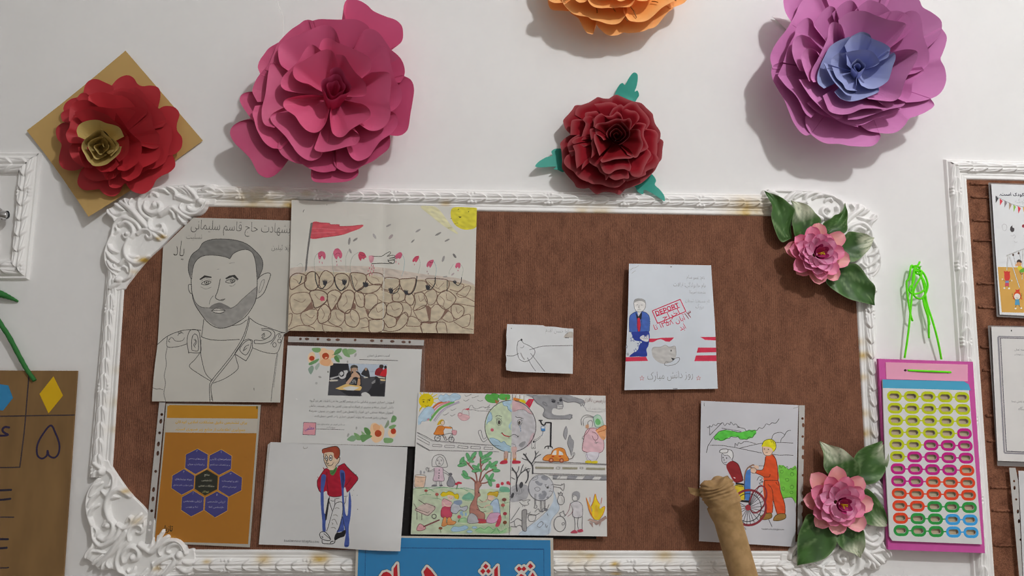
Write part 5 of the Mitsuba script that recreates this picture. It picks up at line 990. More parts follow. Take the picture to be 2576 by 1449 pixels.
PAPERS['deport_drawing']=(18,'295.0 53.3 476.6 53.5 485.7 -213.7 284.5 -218.7','','','''G drawing
F 4a68b4 189 771 103 802 44 863 51 1046 92 1092 460 1093 506 1016 500 863 432 794 322 763
L 24305c 9 189 771 103 802 44 863 51 1046 92 1092 460 1093 506 1016 500 863 432 794 322 763
P 242428 181 779 236 848 322 774 307 894 216 909
P d8d6d4 212 771 311 771 247 851
F cc3448 224 884 281 884 303 1047 265 1092 220 1016
L 24305c 8 181 779 221 924 243 1089
L 24305c 8 322 771 315 924 287 1085
F 2f3f94 114 1095 308 1085 499 1096 495 1291 448 1367 462 1473 255 1475 82 1479 148 1426 252 1381 292 1290 345 1245 183 1222 116 1138
F e0e0e2 289 1184 374 1138 418 1161 482 1131 488 1238 377 1233
L 6a6a78 8 289 1184 376 1192 479 1200
L 6a6a78 8 311 1207 398 1222
F e2e0de 129 633 160 579 272 563 373 586 407 647 387 725 311 771 212 771 155 725
L 6a6a6c 9 129 633 160 579 272 563 373 586 407 647 387 725 311 771 212 771 155 725 129 633
F a2a2a2 129 633 160 579 271 560 372 583 407 647 340 609 228 602
L 5a5a5c 8 190 667 226 660
L 5a5a5c 8 297 663 337 669
L 5a5a5c 8 257 671 245 709 272 712
L 5a5a5c 8 222 740 299 740
C 3a4a8c 7 127 1161 143 1187 187 1193 157 1214 171 1241 132 1226 94 1238 105 1208 83 1186 118 1186
C 3a4a8c 7 295 1242 313 1269 356 1275 322 1294 336 1321 293 1306 250 1318 267 1287 236 1269 279 1269
C 3a4a8c 7 213 1351 227 1375 252 1381 232 1396 241 1418 211 1405 177 1414 189 1390 167 1375 201 1375
C 3a4a8c 7 417 1111 430 1132 469 1138 444 1154 457 1178 422 1166 388 1178 396 1151 370 1135 404 1132
C 6a6a78 6 6 1289 16 1311 33 1317 16 1329 22 1347 0 1335 -21 1341 -10 1320
C 6a6a78 6 41 1417 51 1432 68 1435 53 1444 60 1456 43 1450 22 1456 30 1441 17 1432 36 1430
P d03a54 505 1197 677 1197 763 1185 1064 1179 1021 1213 960 1247 874 1240 816 1216 763 1203 687 1215 645 1234 591 1252 505 1251
P d03a54 1658 1172 2006 1172 2006 1228 1763 1218
P d03a54 1600 1341 2006 1343 2009 1415 1570 1421
P d03a54 1551 1467 2008 1466 2007 1559 1511 1556
P d03a54 -15 1486 445 1481 493 1546 -14 1552
F c4c2c0 571 1390 603 1337 763 1330 870 1300 955 1331 1083 1316 1107 1385 1101 1492 1015 1556 868 1597 720 1566 604 1489
L 9a9896 9 571 1390 603 1337 763 1330 870 1300 955 1331 1083 1316 1107 1385 1112 1462
P 2c2c30 999 1499 1079 1513 1041 1544
E 2c2c30 1001 1388 11 0 0 15
L 6a6a6c 9 857 1594 889 1564 994 1568 1101 1507 1175 1500 1184 1538 1099 1599 951 1625 867 1616 857 1594
G stamp
S c83050 17 560 758 1217 567 1342 761 686 955 560 758
T c83050 649 839 1203 689 1.0|*DEPORT
S c83050 14 653 844 1207 695
T c83050 824 916 1222 797 1.0|ﺝﺍﺮﺧﺍ
T c03050 615 1065 1333 896 1.1|ﺎﺗ ۱۳۵۸ ﻥﺎﺑﺁ
T 8a4a50 1373 893 1522 837 1.2|۱۳
T c03050 1207 1075 1350 1029 1.2|ﺪﺑﺍ
G lettering
T 666664 1385 226 1826 232 1.3|~ﻡﺎﺳ ﻮﻤﻋ :ﻡﺎﻧ
T 666664 1058 353 1840 364 1.3|~ﺕﻻﺎﯾﺍ :ﯽﮔﺩﺍﻮﻧﺎﺧ ﻡﺎﻧ
T 666664 1434 467 1833 468 1.3|~ﺎﮑﯾﺮﻣﺁ ﻩﺪﺤﺘﻣ
T 666664 1332 606 1913 615 1.3|~ﻥﺎﻄﯿﺷ :ﺭﺎﻌﺘﺴﻣ ﻡﺎﻧ
T 666664 1569 706 1762 712 1.3|~ﮒﺭﺰﺑ
T 666664 483 1840 1489 1815 1.5|~ﮎﺭﺎﺒﻣ ﺶﻧﺍﺩ ﺯﻭﺭ
C c08a90 8 368 1778 381 1802 414 1809 389 1824 402 1851 369 1836 336 1850 348 1823 327 1808 358 1802
C c08a90 8 1594 1789 1606 1813 1639 1819 1613 1834 1624 1859 1592 1843 1558 1858 1571 1834 1551 1819 1583 1813
L a8a8a6 8 39 105 96 74 164 61 232 29
L a8a8a6 8 72 162 110 136 162 115
P 2a2a2c 999 38 1041 37 1041 47 999 47
P 2a2a2c 1042 1984 1136 1985 1136 1994 1042 1993''')
PAPERS['wheelchair_drawing']=(15,'449.8 -239.5 660.1 -246.7 643.8 -541.7 440.1 -531.1','','','''G drawing
F 5cc44a 278 524 354 449 508 408 690 420 794 434 949 402 1104 388 1144 423 1055 498 874 531 744 499 614 504 460 563 304 550
L 1f1f20 8 278 524 310 556 356 531 408 563 473 554 524 525 589 528 627 498 718 509 769 489 822 531 900 521 952 530 1003 490 1068 497 1105 446 1144 437
L 1f1f20 8 127 375 158 387 184 355 223 372 261 334 313 351 351 319 403 321 454 304 494 345 545 307 597 329 614 288 675 330 713 310 766 345 805 362
L 1f1f20 8 805 362 740 355 896 373 922 397 949 407 1000 388 1052 408 1104 388 1156 390 1206 348 1259 361 1310 330 1347 289 1412 302 1463 271 1541 274 1610 208
S 1f1f20 9 184 361 187 495 428 312
S 1f1f20 9 128 746 156 646 265 521 379 430 534 398
L 1f1f20 8 430 383 638 400 819 415 794 431 638 414
L 1f1f20 8 190 636 436 631 618 643 800 660 1060 688 1268 710
L 1f1f20 8 800 660 955 627 1161 588 1316 565 1576 548 1908 546
L 1f1f20 8 709 645 715 591 760 620 785 579 837 592 901 561 1005 561 1135 582
L 1f1f20 8 1458 517 1500 438 1584 408 1675 408 1728 443 1665 495 1653 542
L 1f1f20 8 1728 443 1766 393 1809 373 1856 368
L 1f1f20 8 1477 721 1633 729 1776 721 1919 721
F 78c44a 1612 909 1676 871 1742 878 1821 919 1899 899 1990 899 2031 1372 1939 1340 1886 1311 1756 1333 1704 1328
L 2f5a20 8 1618 926 1638 876 1678 907 1715 870 1756 907 1799 884 1821 928 1873 903 1913 925 1976 887
L 2f5a20 8 1717 1331 1886 1314 1939 1340 1980 1392
O 3a6a24 7 1901 988 36 -1 1 25
O 3a6a24 7 1800 1071 34 -1 1 23
O 3a6a24 7 1902 1169 36 -1 1 25
O 3a6a24 7 1687 960 31 -1 1 21
O 3a6a24 7 1897 1245 31 -1 1 18
O 3a6a24 7 1726 1198 29 -1 1 23
F d8542c 1348 757 1490 725 1557 786 1599 909 1613 1087 1332 1097 1310 1053 1238 1020 1147 1000 1145 952 1281 949 1325 865
F d8542c 1321 1097 1613 1087 1675 1244 1759 1418 1771 1549 1606 1555 1517 1374 1507 1542 1376 1555 1340 1380
L 3a1a10 9 1490 725 1557 786 1599 909 1618 1087 1675 1244 1764 1417 1771 1549
L 3a1a10 9 1348 757 1325 865 1281 949 1145 952
L 3a1a10 9 1147 1000 1238 1020 1330 1047 1434 1040 1446 1004
L 3a1a10 9 1332 1097 1462 1089 1613 1087
L 3a1a10 9 1332 1097 1350 1292 1384 1555
L 3a1a10 9 1406 1148 1492 1215 1522 1374 1512 1541
L 3a1a10 9 1528 1373 1606 1555
L 3a1a10 8 1209 895 1326 892
L 3a1a10 8 1567 1115 1620 1158
F e2da28 1265 602 1315 534 1444 506 1536 544 1557 625 1507 684 1448 628 1318 615 1271 625
L 4a4420 9 1265 602 1315 534 1444 506 1536 544 1557 625 1507 684
L 4a4420 7 1445 521 1472 556
L 4a4420 7 1484 523 1519 572
F e8c8b0 1279 625 1318 615 1448 628 1496 677 1456 736 1374 747 1300 705
L 5a4034 8 1279 620 1289 697 1347 743 1451 732 1496 680
E 3a2c28 1319 651 13 0 0 7
E 3a2c28 1402 653 13 0 0 7
L 5a4034 7 1341 700 1393 698
F dcbca4 1021 955 1106 923 1166 957 1126 1006 1042 986
F dcbca4 1092 895 1201 895 1202 941 1132 926
C 5a4034 8 1021 955 1106 923 1166 957 1126 1006 1042 986
F 96743c 1256 1622 1345 1565 1481 1551 1493 1613 1348 1648 1264 1644
F 96743c 1530 1637 1607 1564 1763 1549 1780 1610 1635 1651 1536 1655
C 3a2c18 9 1256 1622 1345 1565 1481 1551 1493 1613 1348 1648
C 3a2c18 9 1531 1641 1607 1564 1768 1549 1780 1610 1635 1651
F dededf 399 728 437 690 541 678 640 689 680 766 643 804 543 768 418 747
C 2a2a2a 9 394 722 437 687 541 678 572 698 542 732 439 739
L 2a2a2a 9 567 686 645 696 683 766 654 835
L 2a2a2a 8 452 744 496 769 569 767 627 804
L 2a2a2a 8 439 753 449 852 507 898 572 892 628 851
E 2a2a2a 471 802 10 0 0 11
E 2a2a2a 544 807 10 0 0 11
L 2a2a2a 7 488 868 520 876 551 861
L 2a2a2a 7 498 823 488 841 509 844
F 8c2a2e 541 915 662 844 780 885 847 990 890 1113 734 1146 628 1051
L 2c1414 10 662 839 780 885 847 990 895 1113
L e8e4e2 14 694 1076 733 1087
L 4a1418 9 734 1146 890 1113
P 1f1f22 740 1147 912 1157 912 1183 740 1176
F d8c034 661 1308 723 1190 905 1198 923 1375 741 1406
L 2c2814 9 723 1187 905 1198
F 4a7cc0 951 990 1003 959 1042 961 1046 1125 1040 1356 949 1381 930 1165
L 1c2a44 12 926 1023 922 1165 934 1387
L 8a6a58 22 916 1112 934 1004 989 931 1079 888 1118 887
L 8a6a58 22 938 986 1001 922 1080 928
P 1f1f22 702 1387 1027 1392 1034 1445 1015 1421 715 1411
O 86323c 24 1209 1368 148 31 -94 189
L d9dadc 20 1127 1229 1204 1173
O 86323c 38 1017 1490 350 28 -57 245
O 2a2a2c 12 999 1490 273 22 -45 196
S 1f1f20 8 1004 1490 704 1457
S 1f1f20 8 1004 1490 719 1545
S 1f1f20 8 1004 1490 760 1614
S 1f1f20 8 1004 1490 840 1673
S 1f1f20 8 1004 1490 906 1706
S 1f1f20 8 1004 1490 984 1720
S 1f1f20 8 1004 1490 1063 1722
S 1f1f20 8 1004 1490 1140 1696
S 1f1f20 8 1004 1490 1223 1658
S 1f1f20 8 1004 1490 1289 1603
S 1f1f20 8 1004 1490 1339 1530
S 1f1f20 8 1004 1490 1342 1460
S 1f1f20 8 1004 1490 1319 1390
S 1f1f20 8 1004 1490 1273 1321
S 1f1f20 8 1004 1490 1206 1270
S 1f1f20 8 1004 1490 1128 1247
S 1f1f20 8 1004 1490 1050 1249
S 1f1f20 8 1004 1490 741 1403
S 1f1f20 9 1004 1490 1230 1172
S 1f1f20 9 1004 1490 1297 1240
E 9c3640 1004 1490 57 -2 1 42
S 2a2a2c 8 1431 1633 1507 1737
S 2a2a2c 8 853 1672 985 1738
L 2a2a2c 8 1176 1103 1226 1047 1292 1066 1241 1100 1306 1116 1229 1140 1282 1170
G lettering
T 4a4a4c 1292 1787 1765 1779 1.0|bustannoor.blogfa.com
T 1f1f20 908 1806 974 1803 1.0|in
S 6a6a6a 8 60 27 66 77
S 8a8a8a 8 1898 50 2052 13''')
PAPERS['earth_drawing']=(19,'-153.5 -227.7 244.6 -230.9 246.0 -521.2 -162.0 -519.8','','0.5 1.5','''G landscape
P c3d0b4 -6 1376 67 1352 203 1365 315 1332 428 1353 622 1373 802 1355 939 1376 994 1385 998 1751 999 1964 838 1982 280 1989 113 1997 2 1995 0 1765
F b2c4a4 333 1897 499 1849 724 1861 981 1843 995 1964 726 1986 414 1979
F b0b0b4 1006 1336 1097 1288 1177 1302 1195 1379 1173 1487 1123 1511 1055 1535 1004 1521
F 9a9a9e 1013 1382 1075 1335 1143 1357 1121 1419 1054 1443
F c2d0de 1450 1367 1491 1528 1509 1636 1431 1783 1398 1986 1096 1990 1273 1800 1385 1653 1446 1514
L 8a94a4 8 1450 1367 1491 1528 1509 1636 1431 1783 1398 1986
L 7a7a80 8 1385 1653 1284 1777 1096 1987
L 5c9a6c 10 -2 1376 66 1349 146 1358 215 1403
L 5c9a6c 10 123 1351 258 1341 428 1353 508 1360 565 1390
L 5c9a6c 10 147 1389 236 1357 315 1340
L 5c9a6c 10 463 1360 530 1347 627 1373
L 5c9a6c 9 71 1459 126 1443 189 1449
L 5c9a6c 9 196 1495 264 1502 298 1517
L 5c9a6c 10 512 1513 580 1527 648 1511
L 5c9a6c 9 871 1400 939 1396 994 1390
L 5c9a6c 9 920 1560 996 1539
F 7cb49a 512 1505 522 1452 555 1428 577 1408 606 1427 630 1465 625 1511
F 76b094 888 1369 904 1322 972 1329 995 1359 990 1398 905 1391
F a8cca0 476 1819 497 1781 542 1765 582 1795 566 1833
F a0cc98 653 1938 702 1900 747 1922 791 1883 837 1921 870 1905 905 1950 971 1904 939 1973 726 1975
L 4c9a5c 10 653 1938 702 1900 747 1922 791 1883 837 1924 870 1902 916 1950 971 1901
L 4c9a5c 10 816 1974 871 1920 905 1973
L 4c9a5c 9 476 1819 497 1781 542 1765 582 1795
F a8c8dc 407 1934 433 1888 489 1892 545 1871 579 1891 563 1924 502 1948 435 1956
E a8c8dc 646 1896 25 0 0 15
E a8c8dc 597 1954 28 0 0 17
C 6a94b4 8 407 1934 433 1888 489 1892 545 1871 579 1891 563 1924 502 1948 435 1956
O 6a94b4 8 646 1896 25 0 0 15
O 6a94b4 8 597 1954 28 0 0 17
S 2c2c30 11 1001 -2 1001 1992
G sky_figures
S e0c81c 18 89 124 14 8
S e0c81c 18 89 124 55 2
S e0c81c 18 89 124 107 4
S e0c81c 18 89 124 154 15
S e0c81c 18 89 124 201 26
S e0c81c 18 89 124 215 81
S e0c81c 18 89 124 194 153
S e0c81c 18 89 124 24 243
S e0c81c 18 89 124 19 275
E e2cc1e 88 121 79 -2 4 104
L 5a4a1c 9 42 109 65 106 76 112
E 5a4a1c 60 137 8 0 0 9
L 5a4a1c 9 94 116 117 100 136 94
E 5a4a1c 121 115 8 0 0 9
L 5a4a1c 8 100 124 99 152
L 5a4a1c 9 77 195 97 202 120 183
L d9703c 44 107 375 146 256 206 168 298 122
L d88c9c 34 116 403 169 271 230 187 339 127
L 74b464 52 136 408 193 294 260 206 385 126
L b4a8bc 36 178 407 229 306 301 213 438 125
L 8a8a98 8 194 417 252 301 335 204 447 139
L 8a8a98 8 106 414 142 248 206 152 286 116
F b9d2e4 215 81 237 33 266 44 294 18 330 42 376 9 417 18 449 44 442 87 402 104 368 130 321 118 275 135 240 120
C 7a9cbc 8 215 81 237 33 266 44 294 18 330 42 376 9 417 18 449 44 442 87 402 104 368 130 321 118 275 135 240 120
F b9d2e4 15 463 14 361 48 282 81 226 126 205 168 232 178 279 148 327 150 374 110 375 88 414 53 415 38 454
L 7a9cbc 8 14 361 48 282 81 226 126 205 168 232 178 279 148 327 147 374 110 375 88 414 53 415 38 458
L 4a4a4c 8 483 102 510 117 541 87
L 4a4a4c 8 493 27 511 47 565 17
L 4a4a4c 8 567 68 599 58 639 38
L 4a4a4c 8 272 316 295 320 332 285
L 4a4a4c 8 351 319 365 334 404 305
L 4a4a4c 8 351 247 372 251 408 223
L 4a4a4c 8 629 98 659 113 689 100
F 5cac50 710 61 729 13 767 15 796 -4 855 18 845 74 857 121 799 135 752 123 726 100
F 5cac50 844 42 878 1 925 5 972 13 975 70 938 90 880 85
C 3a7a38 8 710 61 729 13 767 15 796 -4 855 18 845 74 857 121 799 135 752 123 726 100
P a06c48 816 93 828 87 843 105 864 89 855 118 837 150 822 134
P a06c48 926 53 940 52 944 95 929 95
L 4a4a4c 8 540 231 556 183 581 178 589 206 627 224 684 196 731 203 767 162
L 4a4a4c 8 546 242 592 238 639 252 709 254 769 257
L 4a4a4c 7 708 211 765 194 731 234 772 230
F c43c4c 499 237 539 218 546 239
F e0b8bc 429 308 454 288 483 303 524 315 554 341 532 384 480 394 439 354
C b07a84 8 429 308 454 288 483 303 524 315 554 341 532 384 480 394 439 354
L b07a84 8 472 296 476 248 505 227
L b07a84 8 548 325 544 270 528 242
O 8a5a5c 7 452 307 19 0 1 25
G big_globe
F c9d8ba 995 92 915 107 846 153 778 233 734 344 718 470 737 595 789 719 859 796 929 829 1005 833 1002 668 998 354
F c6c4c8 995 92 1079 115 1162 192 1221 286 1256 411 1253 537 1226 663 1169 758 1090 816 1005 833 1002 668 998 354
F aecbdc 734 447 740 344 773 265 792 335 781 391 753 407
F aecbdc 898 120 950 103 997 98 997 256 958 221 952 182 911 167
F aecbdc 770 645 810 638 868 671 892 701 926 685 956 731 999 754 1000 832 917 826 836 765 794 719
F aecbdc 968 462 985 417 1000 398 1002 511 981 504
L 4a7a9c 8 734 447 753 407 781 391 792 335 773 265
L 4a7a9c 8 898 120 911 167 952 182 958 221 997 259
L 4a7a9c 8 770 645 810 638 868 671 892 701 926 685 956 731 999 754
F d0aeb2 1006 98 1079 115 1150 185 1222 289 1175 271 1139 232 1081 226 1009 253
F cbb4ba 1230 553 1248 584 1226 663 1187 742 1164 751 1191 664 1202 601
F 9a9a9e 1079 737 1111 689 1151 680 1135 740 1106 763
L 6a6a70 8 1009 253 1081 226 1139 232 1175 271 1222 289
L 6a6a70 8 1005 715 1042 730 1055 792
O 2a2a2c 13 988 463 270 -6 6 371
C 2a2a2c 8 840 397 853 365 876 365 893 396 887 443 864 455 847 436
E 55504c 867 412 15 0 1 31
E e8e8e6 863 397 5 0 0 8
L 2a2a2c 7 841 377 836 352
L 2a2a2c 7 853 367 852 342
L 2a2a2c 7 871 363 876 338
L 2a2a2c 7 883 372 894 350
L 2a2a2c 11 827 330 855 313 894 331
C 2a2a2c 8 1060 400 1074 371 1095 371 1107 402 1096 443 1073 447
E 55504c 1081 412 13 0 0 28
E e8e8e6 1078 396 5 0 0 8
L 2a2a2c 7 1092 371 1104 355
L 2a2a2c 7 1102 383 1118 373
L 2a2a2c 11 1038 318 1053 337 1088 339 1123 354
E c86474 796 522 17 0 1 23
L b02838 20 899 564 930 599 983 615
L 2a2a2c 9 887 570 898 561 910 557
L 2a2a2c 11 980 615 1023 583 1057 596 1073 619
L 2a2a2c 9 1061 620 1070 607 1084 600
L 2a2a2c 9 967 631 985 634
E 7a8aa4 1089 468 5 0 0 13
E 7a8aa4 1094 497 5 0 0 13
E 7a8aa4 1097 528 5 0 0 11
F d0b0a4 929 833 970 834 961 949 929 950
F d0b0a4 1015 832 1051 829 1055 948 1023 948
F d0b0ac 1006 762 1057 761 1055 832 1009 833
L 5a4a48 8 929 833 937 888 929 950
L 5a4a48 8 970 834 965 903 959 950
L 5a4a48 8 1051 829 1047 886 1055 948
P c8843c 931 925 960 925 961 953 929 953
P c8843c 1022 923 1052 923 1053 951 1023 951
F b8384c 884 994 903 963 929 950 961 953 962 993 909 1006
F b8384c 1014 972 1025 948 1057 951 1099 959 1098 990 1047 998 1018 995
L 4a4a4c 9 747 658 710 696 684 659 669 616 653 569 655 538 669 531 683 537 689 581 709 655 743 619
L 4a4a4c 8 1235 655 1272 639 1301 607 1318 595
L 4a4a4c 8 1247 681 1284 649 1309 614
L 4a4a4c 8 1231 556 1234 600 1215 679 1215 734 1213 773
L 4a4a4c 8 1258 662 1250 725 1256 775
L 4a4a4c 8 1213 773 1225 781 1233 757 1241 780 1256 772
P 2a2a2c 1228 671 1243 663 1245 694 1231 697
G cyclist
F d8843c 185 595 202 545 218 494 246 473 281 480 297 511 283 546 288 596 233 603
F d8843c 281 488 321 483 368 497 363 513 299 508
C 8a4a1c 8 185 595 202 545 218 494 246 473 281 480 297 511 283 546 288 596 233 603
F d0ac34 215 466 232 411 260 384 286 399 267 426 249 453
F e0c8b4 256 426 278 402 291 433 280 462 257 462
O 4a3a2c 7 271 430 21 0 1 34
O 2a2a2c 11 227 650 31 -1 1 42
O 2a2a2c 11 373 669 28 -1 1 37
L 2a2a2c 9 227 650 279 605 376 584 373 669
L 2a2a2c 9 279 605 316 682 376 588
L 2a2a2c 8 344 479 374 502 384 556
L 5a3a2c 9 268 602 292 636 318 651
L 5a3a2c 9 285 602 309 628 322 675
S 2a2a2c 6 198 638 256 662
S 2a2a2c 6 213 685 239 614
S 2a2a2c 6 348 658 399 678
S 2a2a2c 6 365 703 381 634
F d8a4ac 375 541 422 543 417 599 385 594
C 8a4a54 8 375 541 422 543 417 599 385 594
S 3a3a3e 9 9 572 96 625 179 685 397 706 743 736 893 751
S 3a3a3e 9 12 720 151 823 470 829 872 833
S 8a8a8e 7 7 577 91 641 173 698 398 721 743 748
S 3a3a3e 9 13 732 152 835
S 4a4a4e 8 15 619 145 714 141 751 15 661
S 4a4a4e 8 180 738 278 746 273 774 176 766 180 738
S 4a4a4e 8 307 748 408 751 405 783 304 779 307 748
S 4a4a4e 8 445 755 548 760 547 790 442 783 445 755
S 4a4a4e 8 580 759 680 765 679 796 578 791 580 759
S 4a4a4e 8 718 768 809 773 808 803 717 799 718 768
G litter_girl
F d4bcc8 206 1075 249 1064 297 1068 303 1148 314 1249 255 1256 201 1248 209 1165
L 4a4a4c 8 206 1075 212 1149 201 1248 255 1256 314 1249 303 1148 297 1068
L 4a4a4c 9 186 1054 180 980 200 910 254 883 303 908 332 985 342 1051 300 1063 249 1053 186 1054
L 4a4a4c 8 219 995 231 940 257 914 284 929 301 978 288 1028 260 1047 231 1032 219 995
L 4a4a4c 7 228 956 245 951
L 4a4a4c 7 268 951 285 955
E 3a3a3c 239 970 6 0 0 6
E 3a3a3c 278 969 6 0 0 6
L 4a4a4c 7 257 971 253 997 263 1000
L 4a4a4c 8 245 1018 259 1013 272 1019
L 4a4a4c 8 210 1080 171 1112 125 1105
L 4a4a4c 8 211 1106 172 1127 132 1123
L 4a4a4c 9 125 1105 122 1082 135 1066 142 1092 153 1073 151 1127
L 4a4a4c 8 301 1094 336 1124 372 1162
L 4a4a4c 8 297 1132 334 1150 364 1181
F 94949c 365 1193 395 1192 408 1223 428 1269 418 1321 385 1331 355 1319 345 1276 359 1232
C 3a3a40 9 365 1193 395 1192 408 1223 428 1269 418 1321 385 1331 355 1319 345 1276 359 1232
E 6a6a70 377 1159 20 0 1 22
L 4a4a4c 8 224 1254 226 1311
L 4a4a4c 8 238 1254 240 1311
L 4a4a4c 8 269 1253 273 1310
L 4a4a4c 8 285 1253 289 1310
F 6a6a70 188 1322 206 1306 240 1311 241 1327 190 1331
F 6a6a70 267 1315 291 1305 305 1320 281 1330
E 4a4a4c 259 1102 6 0 0 9
E 4a4a4c 259 1145 6 0 0 9
E 4a4a4c 260 1182 6 0 0 9
E 4a4a4c 259 1213 6 0 0 9
P e0c0a8 13 1187 126 1194 107 1345 14 1337
L 7a6a5c 9 13 1187 14 1337 107 1345 126 1194
O 7a6a5c 9 69 1189 57 3 0 22
E a4a4a8 70 1137 11 0 1 28
E a4a4a8 106 1136 10 0 1 18
G tree
F b07c70 632 1265 670 1252 705 1295 676 1372 694 1449 664 1483 663 1572 696 1663 745 1708 743 1818 687 1825 596 1714 591 1604 633 1481 635 1373
L 5a3a34 9 632 1265 635 1373 633 1481 593 1596 596 1711 654 1763
L 5a3a34 9 705 1295 676 1372 694 1449 667 1483 663 1572 696 1663 745 1708 736 1815
L 8c5a50 34 651 1280 600 1212 531 1182
L 8c5a50 30 658 1265 638 1142 585 1050 531 976
L 8c5a50 26 638 1142 649 1095 669 1079
L 8c5a50 34 678 1261 695 1125 685 986 689 893
L 8c5a50 30 687 1272 747 1140 814 1084 852 1017
L 8c5a50 26 695 1125 750 1054 807 1018
L 8c5a50 26 685 1280 749 1271 805 1224
L 8c5a50 22 561 1007 588 972 632 902
L 8c5a50 22 693 1048 731 969 770 922
E 6cb078 491 959 18 -46 15 11
E 6cb078 520 989 21 45 -14 12
E 6cb078 489 1028 40 -10 4 23
E 6cb078 552 903 15 49 -16 8
E 6cb078 576 941 29 -24 8 19
E 6cb078 611 882 25 -43 14 15
E 6cb078 588 972 34 7 -2 20
E 6cb078 684 869 7 46 -17 4
E 6cb078 718 908 29 -35 11 18
E 6cb078 769 872 35 -35 11 20
E 6cb078 728 970 38 -20 6 22
E 6cb078 761 935 38 -10 3 21
E 6cb078 636 1057 36 27 -8 20
E 6cb078 661 1041 11 -44 14 7
E 6cb078 637 1103 40 -10 4 23
E 6cb078 671 1092 30 23 -8 19
E 6cb078 756 1050 18 -46 14 11
E 6cb078 789 1007 14 46 -16 8
E 6cb078 829 1002 35 -35 10 19
E 6cb078 819 1053 41 9 -2 23
E 6cb078 852 1099 39 -1 0 22
E 6cb078 530 1144 26 40 -13 16
E 6cb078 549 1202 38 8 -2 21
E 6cb078 520 1175 30 23 -7 19
E 6cb078 804 1185 19 -49 15 11
E 6cb078 759 1194 20 45 -15 12
E 6cb078 789 1270 15 52 -16 8
E 6cb078 811 1234 36 8 -2 21
O 2c6a44 7 491 959 18 -46 15 11
O 2c6a44 7 489 1028 40 -10 4 23
O 2c6a44 7 552 903 15 49 -16 8
O 2c6a44 7 611 882 25 -43 14 15
O 2c6a44 7 684 869 7 46 -17 4
O 2c6a44 7 769 872 35 -35 11 20
O 2c6a44 7 728 970 38 -20 6 22
O 2c6a44 7 636 1057 36 27 -8 20
O 2c6a44 7 637 1103 40 -10 4 23
O 2c6a44 7 756 1050 18 -46 14 11
O 2c6a44 7 829 1002 35 -35 10 19
O 2c6a44 7 852 1099 39 -1 0 22
O 2c6a44 7 530 1144 26 40 -13 16
O 2c6a44 7 804 1185 19 -49 15 11
O 2c6a44 7 789 1270 15 52 -16 8
E 2a2220 677 1411 6 0 0 9
L 5a3a34 8 665 1396 681 1384
L 5a3a34 9 684 1503 727 1540 761 1517 755 1502
L 5a3a34 9 663 1580 707 1617 740 1609 757 1617
L 5a3a34 9 662 1641 719 1678 759 1670
F b4b4b8 577 1833 577 1741 607 1698 653 1725 677 1778 680 1828
C 5a5a60 9 577 1833 577 1741 607 1698 653 1725 677 1778 680 1828
F b8484c 683 1816 722 1800 762 1815 757 1833 689 1837
F b8485a 677 1778 710 1773 767 1788 773 1807 688 1801
G gardeners
F e2ca2c 290 1432 311 1406 342 1416 368 1396 407 1408 429 1438 459 1430 475 1468 465 1506 432 1487 420 1461 364 1454 339 1462 302 1471 285 1448
L 7a6414 8 285 1448 290 1432 311 1406 342 1416 368 1396 407 1408 429 1438 459 1430 475 1468 465 1506
F e8ccba 355 1454 388 1451 418 1466 411 1507 379 1524 361 1497
L 5a3a34 7 370 1485 381 1478
L 5a3a34 7 390 1500 401 1493
F deb0b4 301 1535 322 1498 360 1519 406 1549 399 1584 394 1625 313 1626
L 7a4a50 8 301 1535 322 1498 360 1519 406 1549
F c04c64 308 1626 394 1619 405 1753 306 1755
C 7a2438 8 308 1626 394 1619 405 1753 306 1755
F d8945c 310 1876 314 1837 329 1760 353 1760 355 1821 367 1859 335 1885
F d8945c 367 1854 371 1767 396 1759 414 1802 454 1819 439 1853 405 1863
C 7a4a1c 8 310 1876 314 1837 329 1760 353 1760 355 1821 367 1859 335 1885
C 7a4a1c 8 367 1854 371 1767 396 1759 414 1802 454 1819 439 1853 405 1863
L e8ccba 22 316 1555 346 1600 385 1607
F bcc0c8 415 1568 478 1578 498 1617 560 1598 563 1642 534 1673 494 1654 450 1710 395 1671
C 4a4a54 9 415 1568 478 1578 498 1617 560 1598 563 1642 534 1673 494 1654 450 1710 395 1671
F 8a9cb4 423 1538 456 1522 501 1521 508 1567 478 1587 429 1568
E 94b4d0 501 1697 10 0 1 23
E 94b4d0 518 1719 9 0 1 20
E 94b4d0 552 1714 11 0 1 24
E 94b4d0 511 1681 8 0 0 15
F d0bcb4 35 1646 137 1565 234 1612 233 1652 165 1741 45 1673
S 4a3a38 9 35 1646 137 1565 234 1612 164 1699 35 1646
S 4a3a38 9 35 1646 34 1666 165 1741 233 1652 234 1612
S 4a3a38 10 62 1520 137 1588
S 4a3a38 10 17 1574 50 1650
S 4a3a38 9 51 1673 56 1798
S 4a3a38 9 102 1703 106 1797
O 3a3434 14 229 1747 22 0 1 30
F d4a0a4 60 1940 70 1878 91 1852 131 1882 150 1915 111 1946
C 6a3a3c 9 60 1940 70 1878 91 1852 131 1882 150 1915 111 1946
S 7a4a4c 30 126 1892 287 1794
F d4b23c 764 1429 792 1398 826 1401 874 1390 878 1430 864 1469 841 1454 816 1447 776 1451
L 6a5414 8 764 1429 792 1398 826 1401 874 1390 878 1430 864 1469
F e4c4b0 773 1448 816 1450 837 1470 823 1516 795 1518 774 1501
L 6a4a3c 8 773 1448 769 1478 777 1509 806 1518
F b4cae0 796 1578 823 1524 868 1495 886 1553 902 1688 832 1680 825 1600
L 3a5a84 9 796 1578 823 1524 868 1495 886 1553 902 1688
L e4c4b0 20 802 1578 768 1586 735 1617
L e4c4b0 18 829 1661 793 1693 759 1701
F d4a8c4 793 1711 832 1689 902 1694 899 1752 857 1821 801 1833 762 1807
